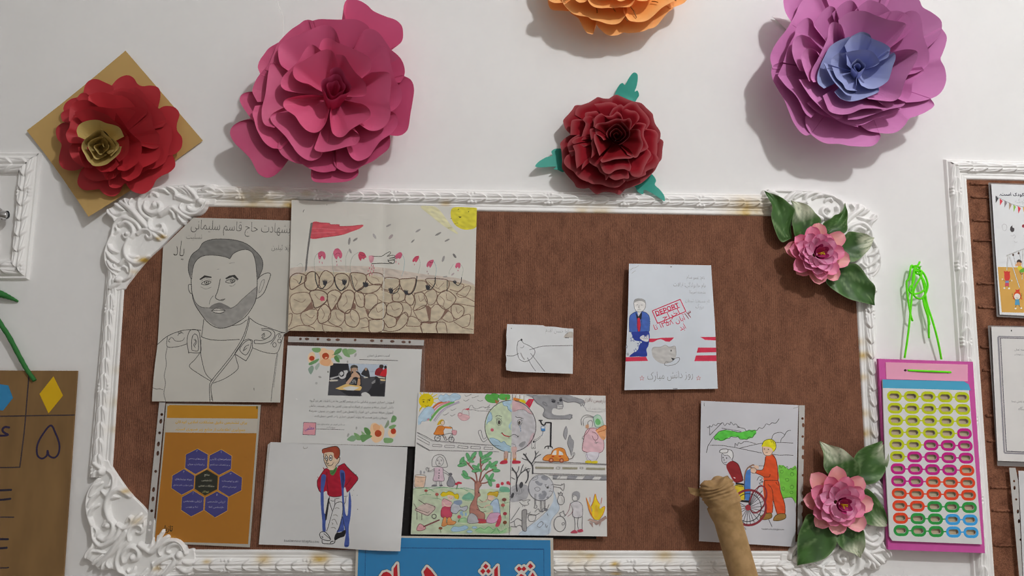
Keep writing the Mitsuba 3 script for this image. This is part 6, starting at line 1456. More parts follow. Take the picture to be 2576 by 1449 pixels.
C 7a4a6c 8 793 1711 832 1689 902 1694 899 1752 857 1821 801 1833 762 1807
F c44c60 858 1872 874 1798 889 1729 909 1718 917 1790 892 1874
L e4c4b0 14 750 1540 766 1509 758 1494
L e0c0ac 14 671 1534 716 1544 755 1522
G flowers
S 4a7a4a 8 460 1284 452 1368
S 4a7a4a 8 463 1284 440 1369
E c03c50 444 1292 16 0 1 17
E c03c50 466 1276 18 0 0 17
E c03c50 485 1280 14 0 0 14
E c84858 872 1300 19 0 0 19
E b83c4c 872 1323 20 0 0 15
E c84858 917 1279 16 0 0 22
E c84858 977 1267 18 0 0 23
E b83c4c 992 1282 11 0 0 15
E a4544c 134 1392 17 0 1 17
S 5a7a4a 8 134 1404 135 1435
E b4645c 248 1441 18 0 1 23
S 5a7a4a 8 249 1459 251 1510
E 84544c 941 1503 23 0 0 23
S 5a7a4a 8 947 1522 948 1545
E b4645c 929 1580 20 0 0 23
S 5a7a4a 8 932 1599 932 1626
E a4444c 952 1698 20 0 0 23
S 5a7a4a 8 954 1718 955 1759
E 84543c 954 1820 20 0 0 24
S 5a7a4a 8 954 1835 952 1866
E 84543c 300 1910 20 0 1 18
S 5a7a4a 8 300 1925 306 1966
E c45c64 485 1750 18 0 1 24
S 5a7a4a 8 486 1770 485 1827
G smoke_monster
F 98989c 1142 6 1265 9 1382 9 1500 0 1594 -2 1664 29 1706 49 1753 67 1773 114 1723 123 1665 98 1594 106 1543 80 1548 175 1501 208 1463 193 1433 205 1425 265 1461 293 1548 297 1607 280 1639 289 1636 327 1595 348 1478 351 1385 345 1332 299 1347 212 1302 157 1260 119 1219 48
L 5a5a60 9 1265 9 1218 32 1260 119 1302 157 1347 212 1332 299 1385 345 1478 351 1595 348
L 5a5a60 9 1543 80 1594 106 1665 98 1723 123 1735 159 1749 130 1759 154 1773 114 1753 67 1706 49 1664 29
L 5a5a60 9 1595 348 1618 355 1624 336 1642 331 1630 308 1642 288 1607 280
C 5a5a60 9 1325 109 1339 148 1372 163 1360 124
P e4e4e2 1477 150 1540 139 1538 199 1480 200
S 4a4a50 8 1477 150 1540 139 1538 199 1480 200 1477 150
S 4a4a50 7 1494 146 1494 200
S 4a4a50 7 1510 144 1510 200
S 4a4a50 7 1525 142 1526 199
S 4a4a50 7 1479 175 1539 169
F 3a3a40 1418 91 1436 78 1459 93 1456 114 1430 114
F 3a3a40 1500 73 1518 54 1535 64 1530 91 1510 97
L 3a3a40 14 1416 72 1436 67 1463 87
L 3a3a40 14 1500 54 1518 44 1535 48
E 4a4a50 1489 118 12 0 0 6
P d8843c 1014 50 1081 71 1074 103 1009 88
P e0c82c 1084 64 1140 95 1145 139 1074 103
P c43048 1140 133 1178 68 1233 70 1188 201
P e2e2e0 1042 13 1073 8 1078 65 1034 56
P e2e2e0 1087 20 1122 16 1123 82 1083 71
P e2e2e0 1131 35 1169 34 1158 97 1131 92
L 8a4a2c 8 1034 56 1042 5
L 8a4a2c 8 1078 65 1080 12
L 8a7a2c 8 1123 86 1124 19
S 8a8a90 8 1190 136 1207 80
L aaaab0 7 1782 177 1764 165 1776 122 1761 98
L aaaab0 7 1782 177 1794 217 1852 231 1922 237 1969 224 2000 220
G mask_woman
F deb8c0 1782 529 1828 474 1898 479 1950 553 1976 679 1969 781 1926 824 1851 819 1793 817 1749 781 1761 652
C 6a3a44 9 1782 529 1828 474 1898 479 1950 553 1976 679 1969 781 1926 824 1851 819 1793 817 1749 781 1761 652
L 5a5a5c 8 1814 430 1807 391 1829 363 1850 366 1859 405 1852 453
L 5a5a5c 9 1741 432 1737 353 1764 301 1811 284 1875 315
L 5a5a5c 8 1764 439 1758 368 1782 323 1829 309 1869 326
F c89c7c 1782 439 1805 418 1819 442 1811 477 1788 470
F b8d4c0 1866 331 1885 294 1911 277 1946 303 1969 387 1974 434 1898 456 1877 397
C 5c8a84 8 1866 331 1885 294 1911 277 1946 303 1969 387 1974 434 1898 456 1877 397
F 74b874 1885 365 1905 333 1931 348 1943 395 1922 427 1893 412
F e2a474 1892 499 1945 455 1989 429 1998 489 1993 615 1958 632 1904 538
L b0602c 14 1889 507 1945 452 1992 429 1994 489 1910 530
L 6a3a44 10 1851 524 1892 547 1915 601 1898 641 1869 634 1851 579
L 5a5a5c 8 1880 649 1897 680 1915 672
L 5a5a5c 8 1874 681 1900 687
L 6a3a44 10 1828 477 1799 541 1758 597
L 5a5a5c 8 1753 597 1747 621 1764 633
F d8d4dc 1791 827 1926 824 1891 934 1810 936
L 6a5a74 8 1793 827 1807 902 1839 935
L 6a5a74 8 1922 824 1914 884 1891 931
F d8c434 1779 949 1804 936 1841 939 1839 970 1787 971
F d8c434 1845 951 1874 938 1906 944 1902 972 1850 976
G car
F dc8c40 1335 927 1349 892 1380 863 1418 855 1437 803 1475 768 1518 760 1560 785 1583 867 1599 898 1597 945 1482 955 1356 945
C 7a3c1c 10 1335 927 1349 892 1380 863 1418 855 1437 803 1475 768 1518 760 1560 785 1583 867 1599 898 1597 945 1482 955 1356 945
P e6e4e0 1426 862 1449 803 1477 796 1475 865
P e6e4e0 1499 864 1504 801 1539 826 1551 863
E a85438 1422 940 26 -1 0 34
E d8a484 1422 940 13 0 0 16
E a85438 1530 941 25 0 0 33
E d8a484 1530 941 12 0 0 16
P b83c2c 1426 878 1452 877 1452 893 1427 894
P b83c2c 1500 877 1525 876 1526 892 1500 892
L 4a3a38 12 1599 914 1620 918 1643 905 1655 873
F a2a2a6 1634 874 1620 796 1594 702 1605 608 1617 576 1633 623 1656 670 1652 748 1643 811
F a2a2a6 1573 643 1549 578 1563 491 1579 454 1590 530
L 6a6a6e 8 1634 874 1620 796 1594 702 1605 608 1617 576 1633 623 1656 670 1652 748 1643 811
L 6a6a6e 8 1573 643 1549 578 1563 491 1579 454 1590 530 1573 643
O 6a6a6e 8 1660 845 9 0 0 22
S 3a3a3e 9 1239 966 1620 968 2002 985
L 3a3a3e 9 1270 965 1239 999 1231 1053 1237 1131
S 3a3a3e 9 1237 1131 1621 1136 2002 1141
S 6a6a6e 7 1276 978 2002 995
P a09c88 1256 1034 1451 1037 1448 1065 1260 1062
P a09c88 1538 1035 1699 1035 1695 1063 1542 1063
P a09c88 1790 1036 1988 1036 1986 1067 1784 1064
S 7a7a74 7 1478 1033 1515 1035 1513 1063 1476 1061 1478 1033
S 7a7a74 7 1724 1031 1756 1031 1754 1056 1722 1053 1724 1031
S 3a3a3e 9 1398 1151 2001 1157
S 3a3a3e 9 1438 1205 2001 1210
P 94949a 1443 1155 1501 1157 1478 1201 1444 1198
P 94949a 1598 1155 1701 1156 1676 1203 1587 1202
P 94949a 1779 1155 1879 1156 1850 1203 1749 1202
P 94949a 1953 1158 2001 1159 2001 1207 1928 1205
S 5a5a5e 7 1527 1156 1506 1200
G drip_stand
S 26262a 32 1414 753 1417 401
L 26262a 26 1418 404 1374 402 1357 409 1353 433 1334 441 1316 418 1304 375
S 26262a 22 1285 373 1327 375
L 26262a 16 1352 773 1363 746 1388 738 1423 745 1437 771
L 26262a 14 1391 738 1391 777
P dfe4ea 1312 463 1351 462 1354 522 1317 523
P 5a94d0 1313 489 1353 488 1354 522 1317 523
S 3a6494 9 1312 463 1351 462 1354 522 1317 523 1312 463
L 5a6a84 9 1333 523 1329 567 1318 595
G dead_trees
L 3e3e42 26 1073 1389 1063 1289 1070 1211 1058 1134 1031 1088 1013 1049
L 3e3e42 18 1070 1211 1106 1133 1162 1078 1191 1062
L 3e3e42 14 1106 1133 1114 1071 1133 1008
L 3e3e42 12 1060 1142 1082 1079 1087 1033
L 3e3e42 12 1031 1088 1008 1088
L 3e3e42 12 1134 1105 1160 1047
L 3e3e42 10 1050 1219 1010 1189
L 3e3e42 24 1156 1271 1181 1209 1183 1132 1164 1073
L 3e3e42 14 1183 1132 1197 1085
L 3e3e42 26 1229 1139 1231 1053 1218 999 1183 945 1154 883 1130 853
L 3e3e42 18 1218 999 1246 928 1261 866 1253 811
L 3e3e42 14 1227 975 1269 897 1315 857
L 3e3e42 12 1183 945 1137 930 1116 915
L 3e3e42 12 1261 866 1291 818
L 3e3e42 12 1154 883 1161 844
L 3e3e42 10 1208 1061 1185 1070
E 4a4a4e 1114 1295 18 4 -5 43
E b8b8bc 1117 1295 10 2 -3 27
E 4a4a4e 1025 1443 13 6 -9 38
L 5a5a5e 12 1014 1789 1058 1704 1101 1611
L 5a5a5e 12 1009 1827 1042 1804 1081 1765 1127 1795
L 5a5a5e 10 1048 1803 1060 1872 1077 1887
L 5a5a5e 10 1015 1873 1060 1880 1105 1856 1126 1879
F a09e9e 1127 1654 1175 1644 1172 1809 1176 1934 1135 1914 1129 1779
L 4a4a4e 9 1127 1654 1129 1779 1135 1914 1176 1934 1172 1809 1175 1644 1127 1654
L 4a4a4e 10 1170 1702 1199 1694 1215 1671
L 4a4a4e 10 1188 1748 1204 1702 1261 1716 1308 1685
C 4a4a4e 8 1196 1725 1267 1716 1259 1790 1205 1797
L 4a4a4e 8 1094 1512 1123 1503 1140 1518 1179 1502 1211 1502 1185 1533 1197 1564 1158 1580 1123 1565 1100 1531
L 4a4a4e 7 1135 1577 1135 1603
L 4a4a4e 7 1152 1580 1158 1603
L 4a4a4e 9 1260 1670 1294 1624 1317 1669 1350 1615 1384 1622 1406 1560
L 4a4a4e 8 1385 1684 1396 1722
C 6a6a6e 8 1285 1857 1324 1804 1347 1830 1313 1884
L 6a6a6e 8 1369 1837 1381 1883 1395 1852
G sad_globe
E c9cacf 1319 1330 130 -2 2 182
F 94969e 1186 1340 1205 1263 1228 1301 1232 1378 1218 1417 1195 1394
F 94969e 1294 1439 1320 1385 1359 1373 1380 1414 1360 1476 1327 1503 1298 1485
F 94969e 1256 1247 1284 1235 1307 1261 1336 1268 1319 1303 1285 1292
F 94969e 1318 1176 1352 1160 1392 1190 1375 1224 1335 1214
F 94969e 1374 1465 1400 1450 1394 1481
O 4a4a50 9 1319 1330 130 -2 2 182
C 5a5a60 8 1254 1339 1285 1323 1311 1346 1297 1377 1268 1375
C 5a5a60 8 1227 1205 1255 1192 1283 1173 1278 1207 1233 1227
L 2a2a2c 9 1364 1299 1382 1337 1399 1329 1393 1301
E 2a2a2c 1387 1323 7 0 0 11
L 2a2a2c 9 1356 1291 1376 1286
L 2a2a2c 9 1421 1290 1444 1282
L 2a2a2c 9 1403 1383 1416 1372 1434 1384
L 2a2a2c 7 1414 1337 1423 1352
L 4a4a50 9 1315 1508 1319 1657
L 4a4a50 9 1329 1508 1333 1654
L 4a4a50 9 1351 1500 1357 1635
L 4a4a50 9 1363 1493 1368 1630
F 74747a 1311 1666 1334 1651 1351 1657 1342 1672
F 74747a 1348 1646 1373 1626 1396 1634 1379 1653
L 4a4a50 9 1255 1416 1257 1578 1251 1612 1273 1616 1282 1585 1268 1563 1267 1416
L 4a4a50 9 1444 1310 1490 1320 1524 1327
L 4a4a50 9 1450 1282 1496 1289 1530 1296
L 4a4a50 9 1521 1330 1547 1365 1559 1334 1561 1280 1553 1268 1543 1288 1535 1273 1528 1296
G bonfire_boy
F 9a9a9e 1642 1433 1653 1390 1684 1371 1718 1393 1722 1463 1699 1502 1692 1440 1661 1430
L 4a4a50 8 1644 1433 1647 1487 1667 1510 1696 1502
L 3a3a40 7 1650 1449 1661 1451
F cfccd0 1624 1549 1673 1513 1730 1537 1749 1594 1741 1728 1656 1729 1650 1618
L 4a4a50 9 1624 1549 1673 1513 1730 1537 1749 1594 1741 1728 1656 1729 1650 1618
L 8a5a64 9 1624 1549 1611 1634 1577 1712
L 8a5a64 9 1654 1634 1634 1688 1594 1730
L 4a4a50 9 1665 1729 1673 1833 1670 1913
L 4a4a50 9 1707 1728 1699 1833 1707 1901
L 4a4a50 9 1749 1727 1745 1832 1745 1905
F b84c60 1629 1944 1668 1913 1696 1940 1691 1958 1637 1959
F b84c60 1696 1917 1741 1901 1756 1931 1713 1946
O 4a4a50 10 1517 1832 61 -1 1 107
L 4a4a50 9 1526 1725 1515 1682 1537 1666 1554 1650 1560 1689 1577 1712 1555 1727
C 4a4a50 8 1538 1827 1555 1812 1566 1831 1549 1850
C 4a4a50 9 1508 1435 1491 1505 1503 1551 1529 1565 1556 1543 1563 1481 1540 1435
L 4a4a50 8 1510 1435 1496 1397 1519 1412 1525 1381 1536 1412 1544 1401 1540 1435
F d2cfce 1531 1458 1554 1496 1548 1527
F e4c830 1869 1761 1843 1708 1849 1631 1838 1584 1863 1507 1881 1406 1900 1491 1929 1552 1926 1614 1980 1582 1971 1660 1945 1714 1922 1765
F e6a43a 1849 1723 1817 1646 1787 1462 1813 1531 1838 1615
F e2b838 1871 1730 1872 1646 1889 1553 1911 1630 1908 1722
L c4502c 10 1869 1761 1837 1692 1817 1631 1787 1462
L c4502c 10 1838 1584 1863 1507 1881 1406 1900 1491 1929 1552
L c4502c 9 1922 1765 1962 1683 1980 1582 1946 1598
L c4502c 9 1940 1544 1950 1459
L c4502c 9 1829 1523 1827 1453
P bca094 1803 1777 1826 1757 1928 1799 1916 1826
P a88c84 1873 1822 1985 1713 1996 1748 1894 1842
P b49890 1817 1800 1854 1807 1857 1876 1837 1834
P a08880 1922 1799 1945 1791 1922 1863
S 5a4a48 8 1803 1777 1826 1757 1928 1799
S 5a4a48 8 1873 1822 1985 1713 1996 1748
G lettering
T 7a5a5c 1764 82 1999 100 1.6|~ﯼﺮﻗﺎﺑ ﺲﯿﻣﺭﺎﭘ
T b4b4b6 1808 200 1999 201 1.4|~ﻮﮐﺁ ﺪﯿﻬﺷ ﻪﺳﺭﺪﻣ
T 8a7a70 39 1276 103 1268 1.2|~ﻪﻟﺎﺑﺯ ﻞﻄﺳ''')
PAPERS['swing_picture']=(20,'1107.8 246.2 1384.6 240.9 1381.4 -56.5 1109.1 -46.1','','','''G picture
P d3a456 20 1279 1955 1246 1987 1913 37 1963
P 4a4a4c 60 185 109 224 56 295
P d84c58 125 223 172 262 123 333
P 8a8286 204 253 244 288 192 363
P a89078 275 284 315 313 267 397
P 8cb84c 342 314 383 338 342 424
P d84c58 411 330 462 361 418 446
P d8a83c 495 341 549 368 514 452
P 4a8cc0 579 349 635 372 600 457
P d84c58 668 349 724 369 691 458
L 6a6a6c 10 60 185 200 254 350 312 502 341 656 350 852 321
L b0b0b2 8 141 675 133 648 154 624 183 619 211 640 207 690 176 721 144 707 141 675
L b0b0b2 8 267 788 296 796 326 776 343 812 312 831
L b0b0b2 8 310 867 337 893 367 883
F 4a4648 271 661 297 642 309 668 333 676 324 722 285 735 264 703
L 4a4648 8 302 650 308 628
E 8c3c44 485 636 23 -1 -2 25
S 5a5a5c 24 173 1104 813 851
S e4e2de 12 173 1104 813 851
S 6a6a6c 26 196 1106 165 1323
S e0deda 16 196 1106 165 1323
S 6a6a6c 28 219 1105 354 1579
S e0deda 18 219 1105 354 1579
S 6a6a6c 22 450 1006 405 1456
S e0deda 14 450 1006 405 1456
S 6a6a6c 9 286 1085 323 1271
S 6a6a6c 9 393 1053 403 1223
E 5a4a40 286 1085 15 -1 -1 18
E 5a4a40 377 1056 15 -1 -1 18
E d8a070 373 1216 43 -2 -3 47
F 4a3a34 332 1199 350 1163 385 1152 418 1178 411 1201 373 1189
F d8cc3c 338 1271 407 1250 428 1312 373 1323
F 6ca83c 373 1318 453 1275 459 1328 390 1349
L 8c5a3c 22 372 1332 398 1376 428 1356
E d8a070 321 1241 15 -1 -1 16
F d0443c 116 1415 129 1369 162 1359 205 1375 210 1437 168 1491 127 1477
P d0443c 114 1334 144 1346 170 1334 194 1347 218 1335 207 1379 119 1379
P 7a8cb8 134 1482 184 1480 185 1515 124 1518
P c84c60 124 1518 185 1515 182 1564 116 1567
L 3a2c28 9 129 1495 89 1470
L 3a2c28 9 187 1492 231 1478
L 3a2c28 9 134 1566 112 1593
L 3a2c28 9 167 1564 180 1594
E e4d0b8 84 1463 14 -1 -1 13
E e4d0b8 234 1477 14 -1 -1 13
E f0ece4 106 1597 17 -1 -1 13
E f0ece4 183 1597 17 -1 -1 13
F d0542c 254 1685 272 1649 321 1637 358 1653 368 1697 383 1759 361 1742 346 1690 279 1684 254 1756 236 1748
P d03c34 285 1603 312 1620 353 1597 346 1640 292 1642
E ece4dc 306 1713 50 -2 -3 46
L 3a2c28 8 281 1728 304 1741 328 1726
P 5a9cc0 273 1760 331 1754 342 1840 257 1844
L 3a2c28 9 272 1773 233 1713 228 1668
L 3a2c28 9 336 1765 372 1706 379 1661
L 3a2c28 9 281 1843 266 1888
L 3a2c28 9 319 1842 355 1881
E f0ece4 265 1897 17 -1 -1 12
E f0ece4 360 1887 17 -1 -1 12
G lettering
T 3a3c48 118 180 1056 171 1.0|*.ﺖﺳﺍ ﮎﺩﻮﮐ ﯽﻧﺎﻬﺟ ﻖﺣ ﯼﺯﺎﺑ
T 8a8a8c 371 287 662 273 1.5|~«ﮎﺩﻮﮐﺪﻬﻣ»''')
PAPERS['certificate']=(20,'1088.1 -72.7 1280.4 -74.2 1270.3 -364.7 1084.8 -360.0','','','''G border
S 8c8a90 50 149 154 1905 153 1887 1880 168 1879 149 154
S 5c5a62 22 199 170 1862 168 1837 1860 213 1856 199 170
S c8c4c4 14 174 162 1884 159 1862 1870 186 1867 174 162
G lettering
T 5a5a5c 511 353 787 352 1.0|ﯽﻟﺎﻌﺗ ﻪﻤﺴﺑ
T 5a5a5c 506 420 867 420 1.0|ﺵﺭﻭﺮﭘ ﻭ ﺵﺯﻮﻣﺁ
T 6a6a6c 389 1129 1328 1139 1.0|ﺎﻤﺷ ﺵﻼﺗ ﻪﺑ ﻪﺟﻮﺗ ﺎﺑ ﯽﻣﺍﺮﮔ ﺯﻮﻣﺁ ﺶﻧﺍﺩ
T 7a7a7c 539 1243 1064 1241 1.0|ﻩﺎﮕﺷﺯﻮﻣﺁ ﺮﯾﺪﻣ
E 3a3a3c 461 55 13 0 -1 14''')
PAPERS['sleeve_sheet_lower']=(18,'1129.8 -380.6 1210.5 -381.5 1215.3 -638.3 1124.3 -638.7','','','''G print
S c8c6c2 8 275 248 1537 256''')

_tri = {}
def triangulate(poly):
    V, F, o = [], [], 0
    for g in getattr(poly, 'geoms', [poly]):
        if g.geom_type != 'Polygon' or g.area <= 0: continue
        v, f = trimesh.creation.triangulate_polygon(g, engine='earcut'); V.append(v); F.append(np.asarray(f)+o); o += len(v)
    return (np.vstack(V), np.vstack(F)) if V else (np.zeros((0, 2)), np.zeros((0, 3), int))
def glyph_poly(k):
    adv, s = GLYPHS[k]; P = None
    for ring in s.split(';') if s else []:
        r = [pairs(q) for q in ring.split('/')]; g = Polygon(r[0], r[1:]).buffer(0); P = g if P is None else P.union(g)
    return adv, P
class Sheet:
    """a paper hung on the board: four corners in wall mm, its distance from the wall, soft lifts (u, v, radius, mm) and a fold"""
    def __init__(s, key, lifts=(), wave=1.2, seed=0):
        d, c, o, cr, items = PAPERS[key]
        s.d, s.c, s.items = d, pairs(c), items.split('\n'); s.outline = pairs(o) if o else np.array([[0, 0], [2000, 0], [2000, 2000], [0, 2000.]])
        s.w, s.h = np.linalg.norm(s.c[1]-s.c[0]), np.linalg.norm(s.c[3]-s.c[0]); s.mm = np.array([s.w, s.h])/2000
        s.hatch = key not in ('compulsory_school_page', 'spelling_poster', 'swing_picture', 'certificate'); s.lifts, s.wave, s.seed, s.crease = lifts, wave, seed, N(cr) if cr else None
    def at(s, p, lift):
        u, v = p[:, 0]/2000, p[:, 1]/2000; TL, TR, BR, BL = s.c
        P = TL*((1-u)*(1-v))[:, None]+TR*(u*(1-v))[:, None]+BR*(u*v)[:, None]+BL*((1-u)*v)[:, None]
        d = s.d+s.wave*(2*meshkit.noise(np.stack([u*2.2, v*2.2, 0*u+s.seed*7.3], 1), 11)-.6)
        for a, b, r, k in s.lifts: d = d+k*np.exp(-(((u-a)*s.w)**2+((v-b)*s.h)**2)/(r*r))
        if s.crease is not None: d = d+s.crease[1]*np.exp(-np.abs(u-s.crease[0])*s.w/14)
        return world(P[:, 0], P[:, 1], d+lift)
    def fill(s, poly, edge=16):
        """triangles of a polygon in sheet units, cut fine enough to follow the sheet"""
        v, f = triangulate(poly)
        if len(f) == 0: return v, f
        v3 = np.column_stack([v*s.mm, np.zeros(len(v))])
        v3, f = trimesh.remesh.subdivide_to_size(v3, f, edge, max_iter=12)[:2]
        return v3[:, :2]/s.mm, f
    def ribbon(s, p, w, closed=False):
        q = p*s.mm
        if closed: q = np.vstack([q, q[:1]])
        t = np.gradient(q, axis=0); t /= np.linalg.norm(t, axis=1, keepdims=True)+1e-9
        if closed: t[0] = t[-1] = (t[0]+t[-1])/2
        n = np.stack([-t[:, 1], t[:, 0]], 1)*w/2
        v = np.vstack([q+n, q-n])/s.mm; k = len(q); i = np.arange(k-1)
        return v, np.vstack([np.stack([i, i+1, i+k+1], 1), np.stack([i, i+k+1, i+k], 1)])
    def resample(s, p, step=6.):
        q = p*s.mm; L = np.r_[0, np.cumsum(np.linalg.norm(np.diff(q, axis=0), axis=1))]; k = max(2, int(L[-1]/step)+1)
        return np.stack([np.interp(np.linspace(0, L[-1], k), L, p[:, i]) for i in (0, 1)], 1)
    def build(s, parent, paper, ink=.82, mat='m_paper', backing=None):
        s.rim = Polygon(s.outline).buffer(0); pv, pf = s.fill(s.rim, 12)
        v, f = outward(s.at(pv, 0.), pf); tone = .94+.1*meshkit.fbm(np.stack([pv[:, 0]/500, pv[:, 1]/500, 0*pv[:, 0]+s.seed], 1), 3, 2)
        put('sheet', (v, f), mat, parent, smooth=True, color=np.clip(lin(paper)[None]*tone[:, None], 0, .9))
        part, buf, lift = 'drawing', [], .12
        def flush():
            if buf:
                V = np.vstack([b[0] for b in buf]); C = np.vstack([b[2] for b in buf]); o, F = 0, []
                for b in buf:
                    a, g = outward(b[0], b[1]); F.append(g+o); o += len(a)
                labels[put(part, (V, np.vstack(F)), mat, parent+'__sheet', color=C)] = {'kind': 'stuff'}; buf.clear()
        for it in s.items:
            k = it[0]
            if k == 'G': flush(); part = it.split()[1]; continue
            lift += .0022; hatch = False
            if k == 'T':
                hd, tx = it.split('|', 1); w = hd.split(); col = w[1]; x0, y0, x1, y1, vs = map(float, w[2:]); sty = tx[0] if tx[0] in '*~' else ''; tx = tx[1:] if sty else tx
                pen, polys = 0., []
                for ch in tx:
                    adv, P = glyph_poly(ch+sty)
                    if P is not None: polys.append(shapely.affinity.translate(P, pen, 0))
                    pen += adv
                a = np.array([x0, y0])*s.mm; b = np.array([x1, y1])*s.mm; ax = (b-a)/pen; ay = np.array([ax[1], -ax[0]])*vs
                V, F, o = [], [], 0
                for P in polys:
                    gv, gf = triangulate(P)
                    if len(gf): V.append((a+gv[:, :1]*ax+gv[:, 1:]*ay)/s.mm); F.append(gf+o); o += len(gv)
                p, g = np.vstack(V), np.vstack(F)
            else:
                w = it.split(); col = w[1]
                if k in 'FP':
                    q = pairs(' '.join(w[2:])); q = spline(q, 5, True) if k == 'F' else q
                    p, g = s.fill(Polygon(q).buffer(0).intersection(s.rim), 6); hatch = True
                elif k == 'E':
                    e = N(' '.join(w[2:])); a = np.linspace(0, 2*np.pi, 21)[:-1, None]; q = e[:2]+np.cos(a)*e[2:4]+np.sin(a)*e[4:6]
                    p, g = s.fill(Polygon(q).buffer(0), 18)
                else:
                    wd = float(w[2])/10*ink; q = N(' '.join(w[3:]))
                    if k == 'O':
                        a = np.linspace(0, 2*np.pi, 37)[:-1, None]; q = q[:2]+np.cos(a)*q[2:4]+np.sin(a)*q[4:6]; p, g = s.ribbon(q, wd, True)
                    else:
                        q = q.reshape(-1, 2)
                        if k == 'S':
                            V, F, o = [], [], 0
                            for i in range(len(q)-1):
                                pv, pf = s.ribbon(s.resample(q[i:i+2], 14.), wd); V.append(pv); F.append(pf+o); o += len(pv)
                            p, g = np.vstack(V), np.vstack(F)
                        else: p, g = s.ribbon(spline(q, 5, k == 'C'), wd, k == 'C')
            if len(g):
                C = vc(len(p), col)
                if hatch and s.hatch: C = C*(.86+.3*meshkit.noise(np.stack([p[:, 0]*s.mm[0]/9+p[:, 1]*s.mm[1]/14, p[:, 1]*s.mm[1]/5-p[:, 0]*s.mm[0]/11, 0*p[:, 0]+len(buf)], 1), 5))[:, None]
                buf.append((s.at(p, lift), g, np.clip(C, 0, .9)))
        flush(); return s
def paper(key, name, label, col, cat='drawing', lifts=(), seed=0, **k):
    r = thing(name, label, cat); s = Sheet(key, lifts, seed=seed); s.build(r, col, **k); return r, s

paper('portrait_drawing', 'pencil_drawing', 'pencil portrait of a bearded man in uniform with cut upper left corner', 'c6c3bb', lifts=[(0, .9, 60, 5), (.97, .95, 70, 4), (.5, 0, 90, 2)], seed=1, ink=1.25)
paper('flag_drawing', 'pencil_drawing', 'coloured pencil drawing of a red flag and tulips over cracked stones', 'd6d4cc', lifts=[(0, 1, 110, 4), (1, 1, 120, 5), (1, 0, 90, 3)], seed=2)
paper('compulsory_school_page', 'printed_page', 'printed page with a classroom photograph and peach flowers in two corners', 'd6d6d4', 'poster', seed=3)
paper('spelling_poster', 'printed_page', 'orange poster with six blue hexagons around a black one', 'b0aca2', 'poster', seed=4)
paper('crutches_drawing', 'colouring_page', 'colouring page of a boy in a red sweater on blue crutches', 'd2d2d2', 'drawing', lifts=[(1, 1, 110, 20), (.72, 1, 90, 10)], seed=5, ink=1.2)
paper('small_face_sketch', 'pencil_drawing', 'small torn white paper with a child\'s pencil face', 'dcdee0', lifts=[(0, 1, 60, 7), (0, .3, 50, 4)], seed=6, ink=1.1)
paper('deport_drawing', 'marker_drawing', 'white sheet with a man in a blue jacket, red bars and a red stamp', 'd4dae2', lifts=[(0, .35, 110, 12), (1, .5, 70, 4)], seed=7, ink=1.05)
paper('wheelchair_drawing', 'colouring_page', 'colouring page of a boy in orange pushing a wheelchair', 'cbcbd1', 'drawing', seed=8, ink=1.2)
paper('earth_drawing', 'pencil_drawing', 'coloured drawing of a globe half clean and half polluted', 'dcdbd9', lifts=[(1, 1, 90, 4)], seed=9, ink=.9)

# film, punched strips and sleeves
def sleeve(label, film, strip, holes, d, group=None):
    k = thing('plastic_sleeve', label, 'plastic sleeve', 'punched plastic sleeves')
    if film is not None:
        v, f = slab(Polygon(pairs(film)), d-2.9, d-2.6); put('film', (v, f), 'm_film', k)
    P = Polygon(pairs(strip)); H = N(holes).reshape(-1, 5)
    for x, z, rx, rz, a in H: P = P.difference(Polygon(ngon(x, z, rx, rz, a, 16)))
    P = max(getattr(P, 'geoms', [P]), key=lambda g: g.area)
    v, f = slab(P, d+.4, d+.8); put('punched_strip', (v, f), 'm_gloss', k, color=vc(len(v), lin('b9b7b4')))
    return k
def holes(pts, kinds, rx, rz, ang):
    P = pairs(pts); o = []
    for (x, z), c in zip(P, kinds): o += [x, z, rx if c == 'o' else min(rx, rz), rz if c == 'o' else min(rx, rz), ang]
    return ' '.join(f'{q:.2f}' for q in o)
sleeve('clear punched sleeve around the page with the classroom photograph', '-434 -114 -143 -117 -140 -228 -143 -342 -439 -336', '-433 -113 -144 -117 -145 -129 -433 -125',
    holes('-407 -118 -393 -118 -370 -118 -347 -119 -328 -119 -291 -119 -255 -120 -235 -120 -212 -121 -188 -122 -175 -122', 'roroororoor', 4.6, 2.7, -.03), 16)
sleeve('clear punched sleeve around the orange hexagon poster', '-697 -254 -483 -257 -492 -550 -708 -543', '-697 -254 -684 -255 -694 -543 -707 -542',
    holes('-690 -280 -691 -294 -692 -318 -693 -341 -693 -360 -695 -397 -697 -434 -697 -453 -698 -477 -699 -501 -700 -515', 'roroorooror', 2.9, 5.0, -.1), 13)
sleeve('clear punched sleeve around the boy on crutches, edge showing at its left', None, '-466 -340 -460 -335 -472 -543 -475 -543', '', 14)
sleeve('clear punched sleeve around the wheelchair page', None, '661 -247 674 -247 659 -516 649 -516',
    holes('668 -275 669 -289 667 -313 667 -336 666 -356 665 -394 664 -431 661 -452 662 -475', 'roroorooor', 2.6, 4.6, 0), 15)
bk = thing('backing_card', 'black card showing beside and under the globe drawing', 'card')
v, f = slab(Polygon(pairs('-185 -339 -145 -339 225 -520 225 -529 -183 -530')), 8.2, 9.5); put('card', (v, f), 'm_paper', bk, color=vc(len(v), lin('1c1a1a')))

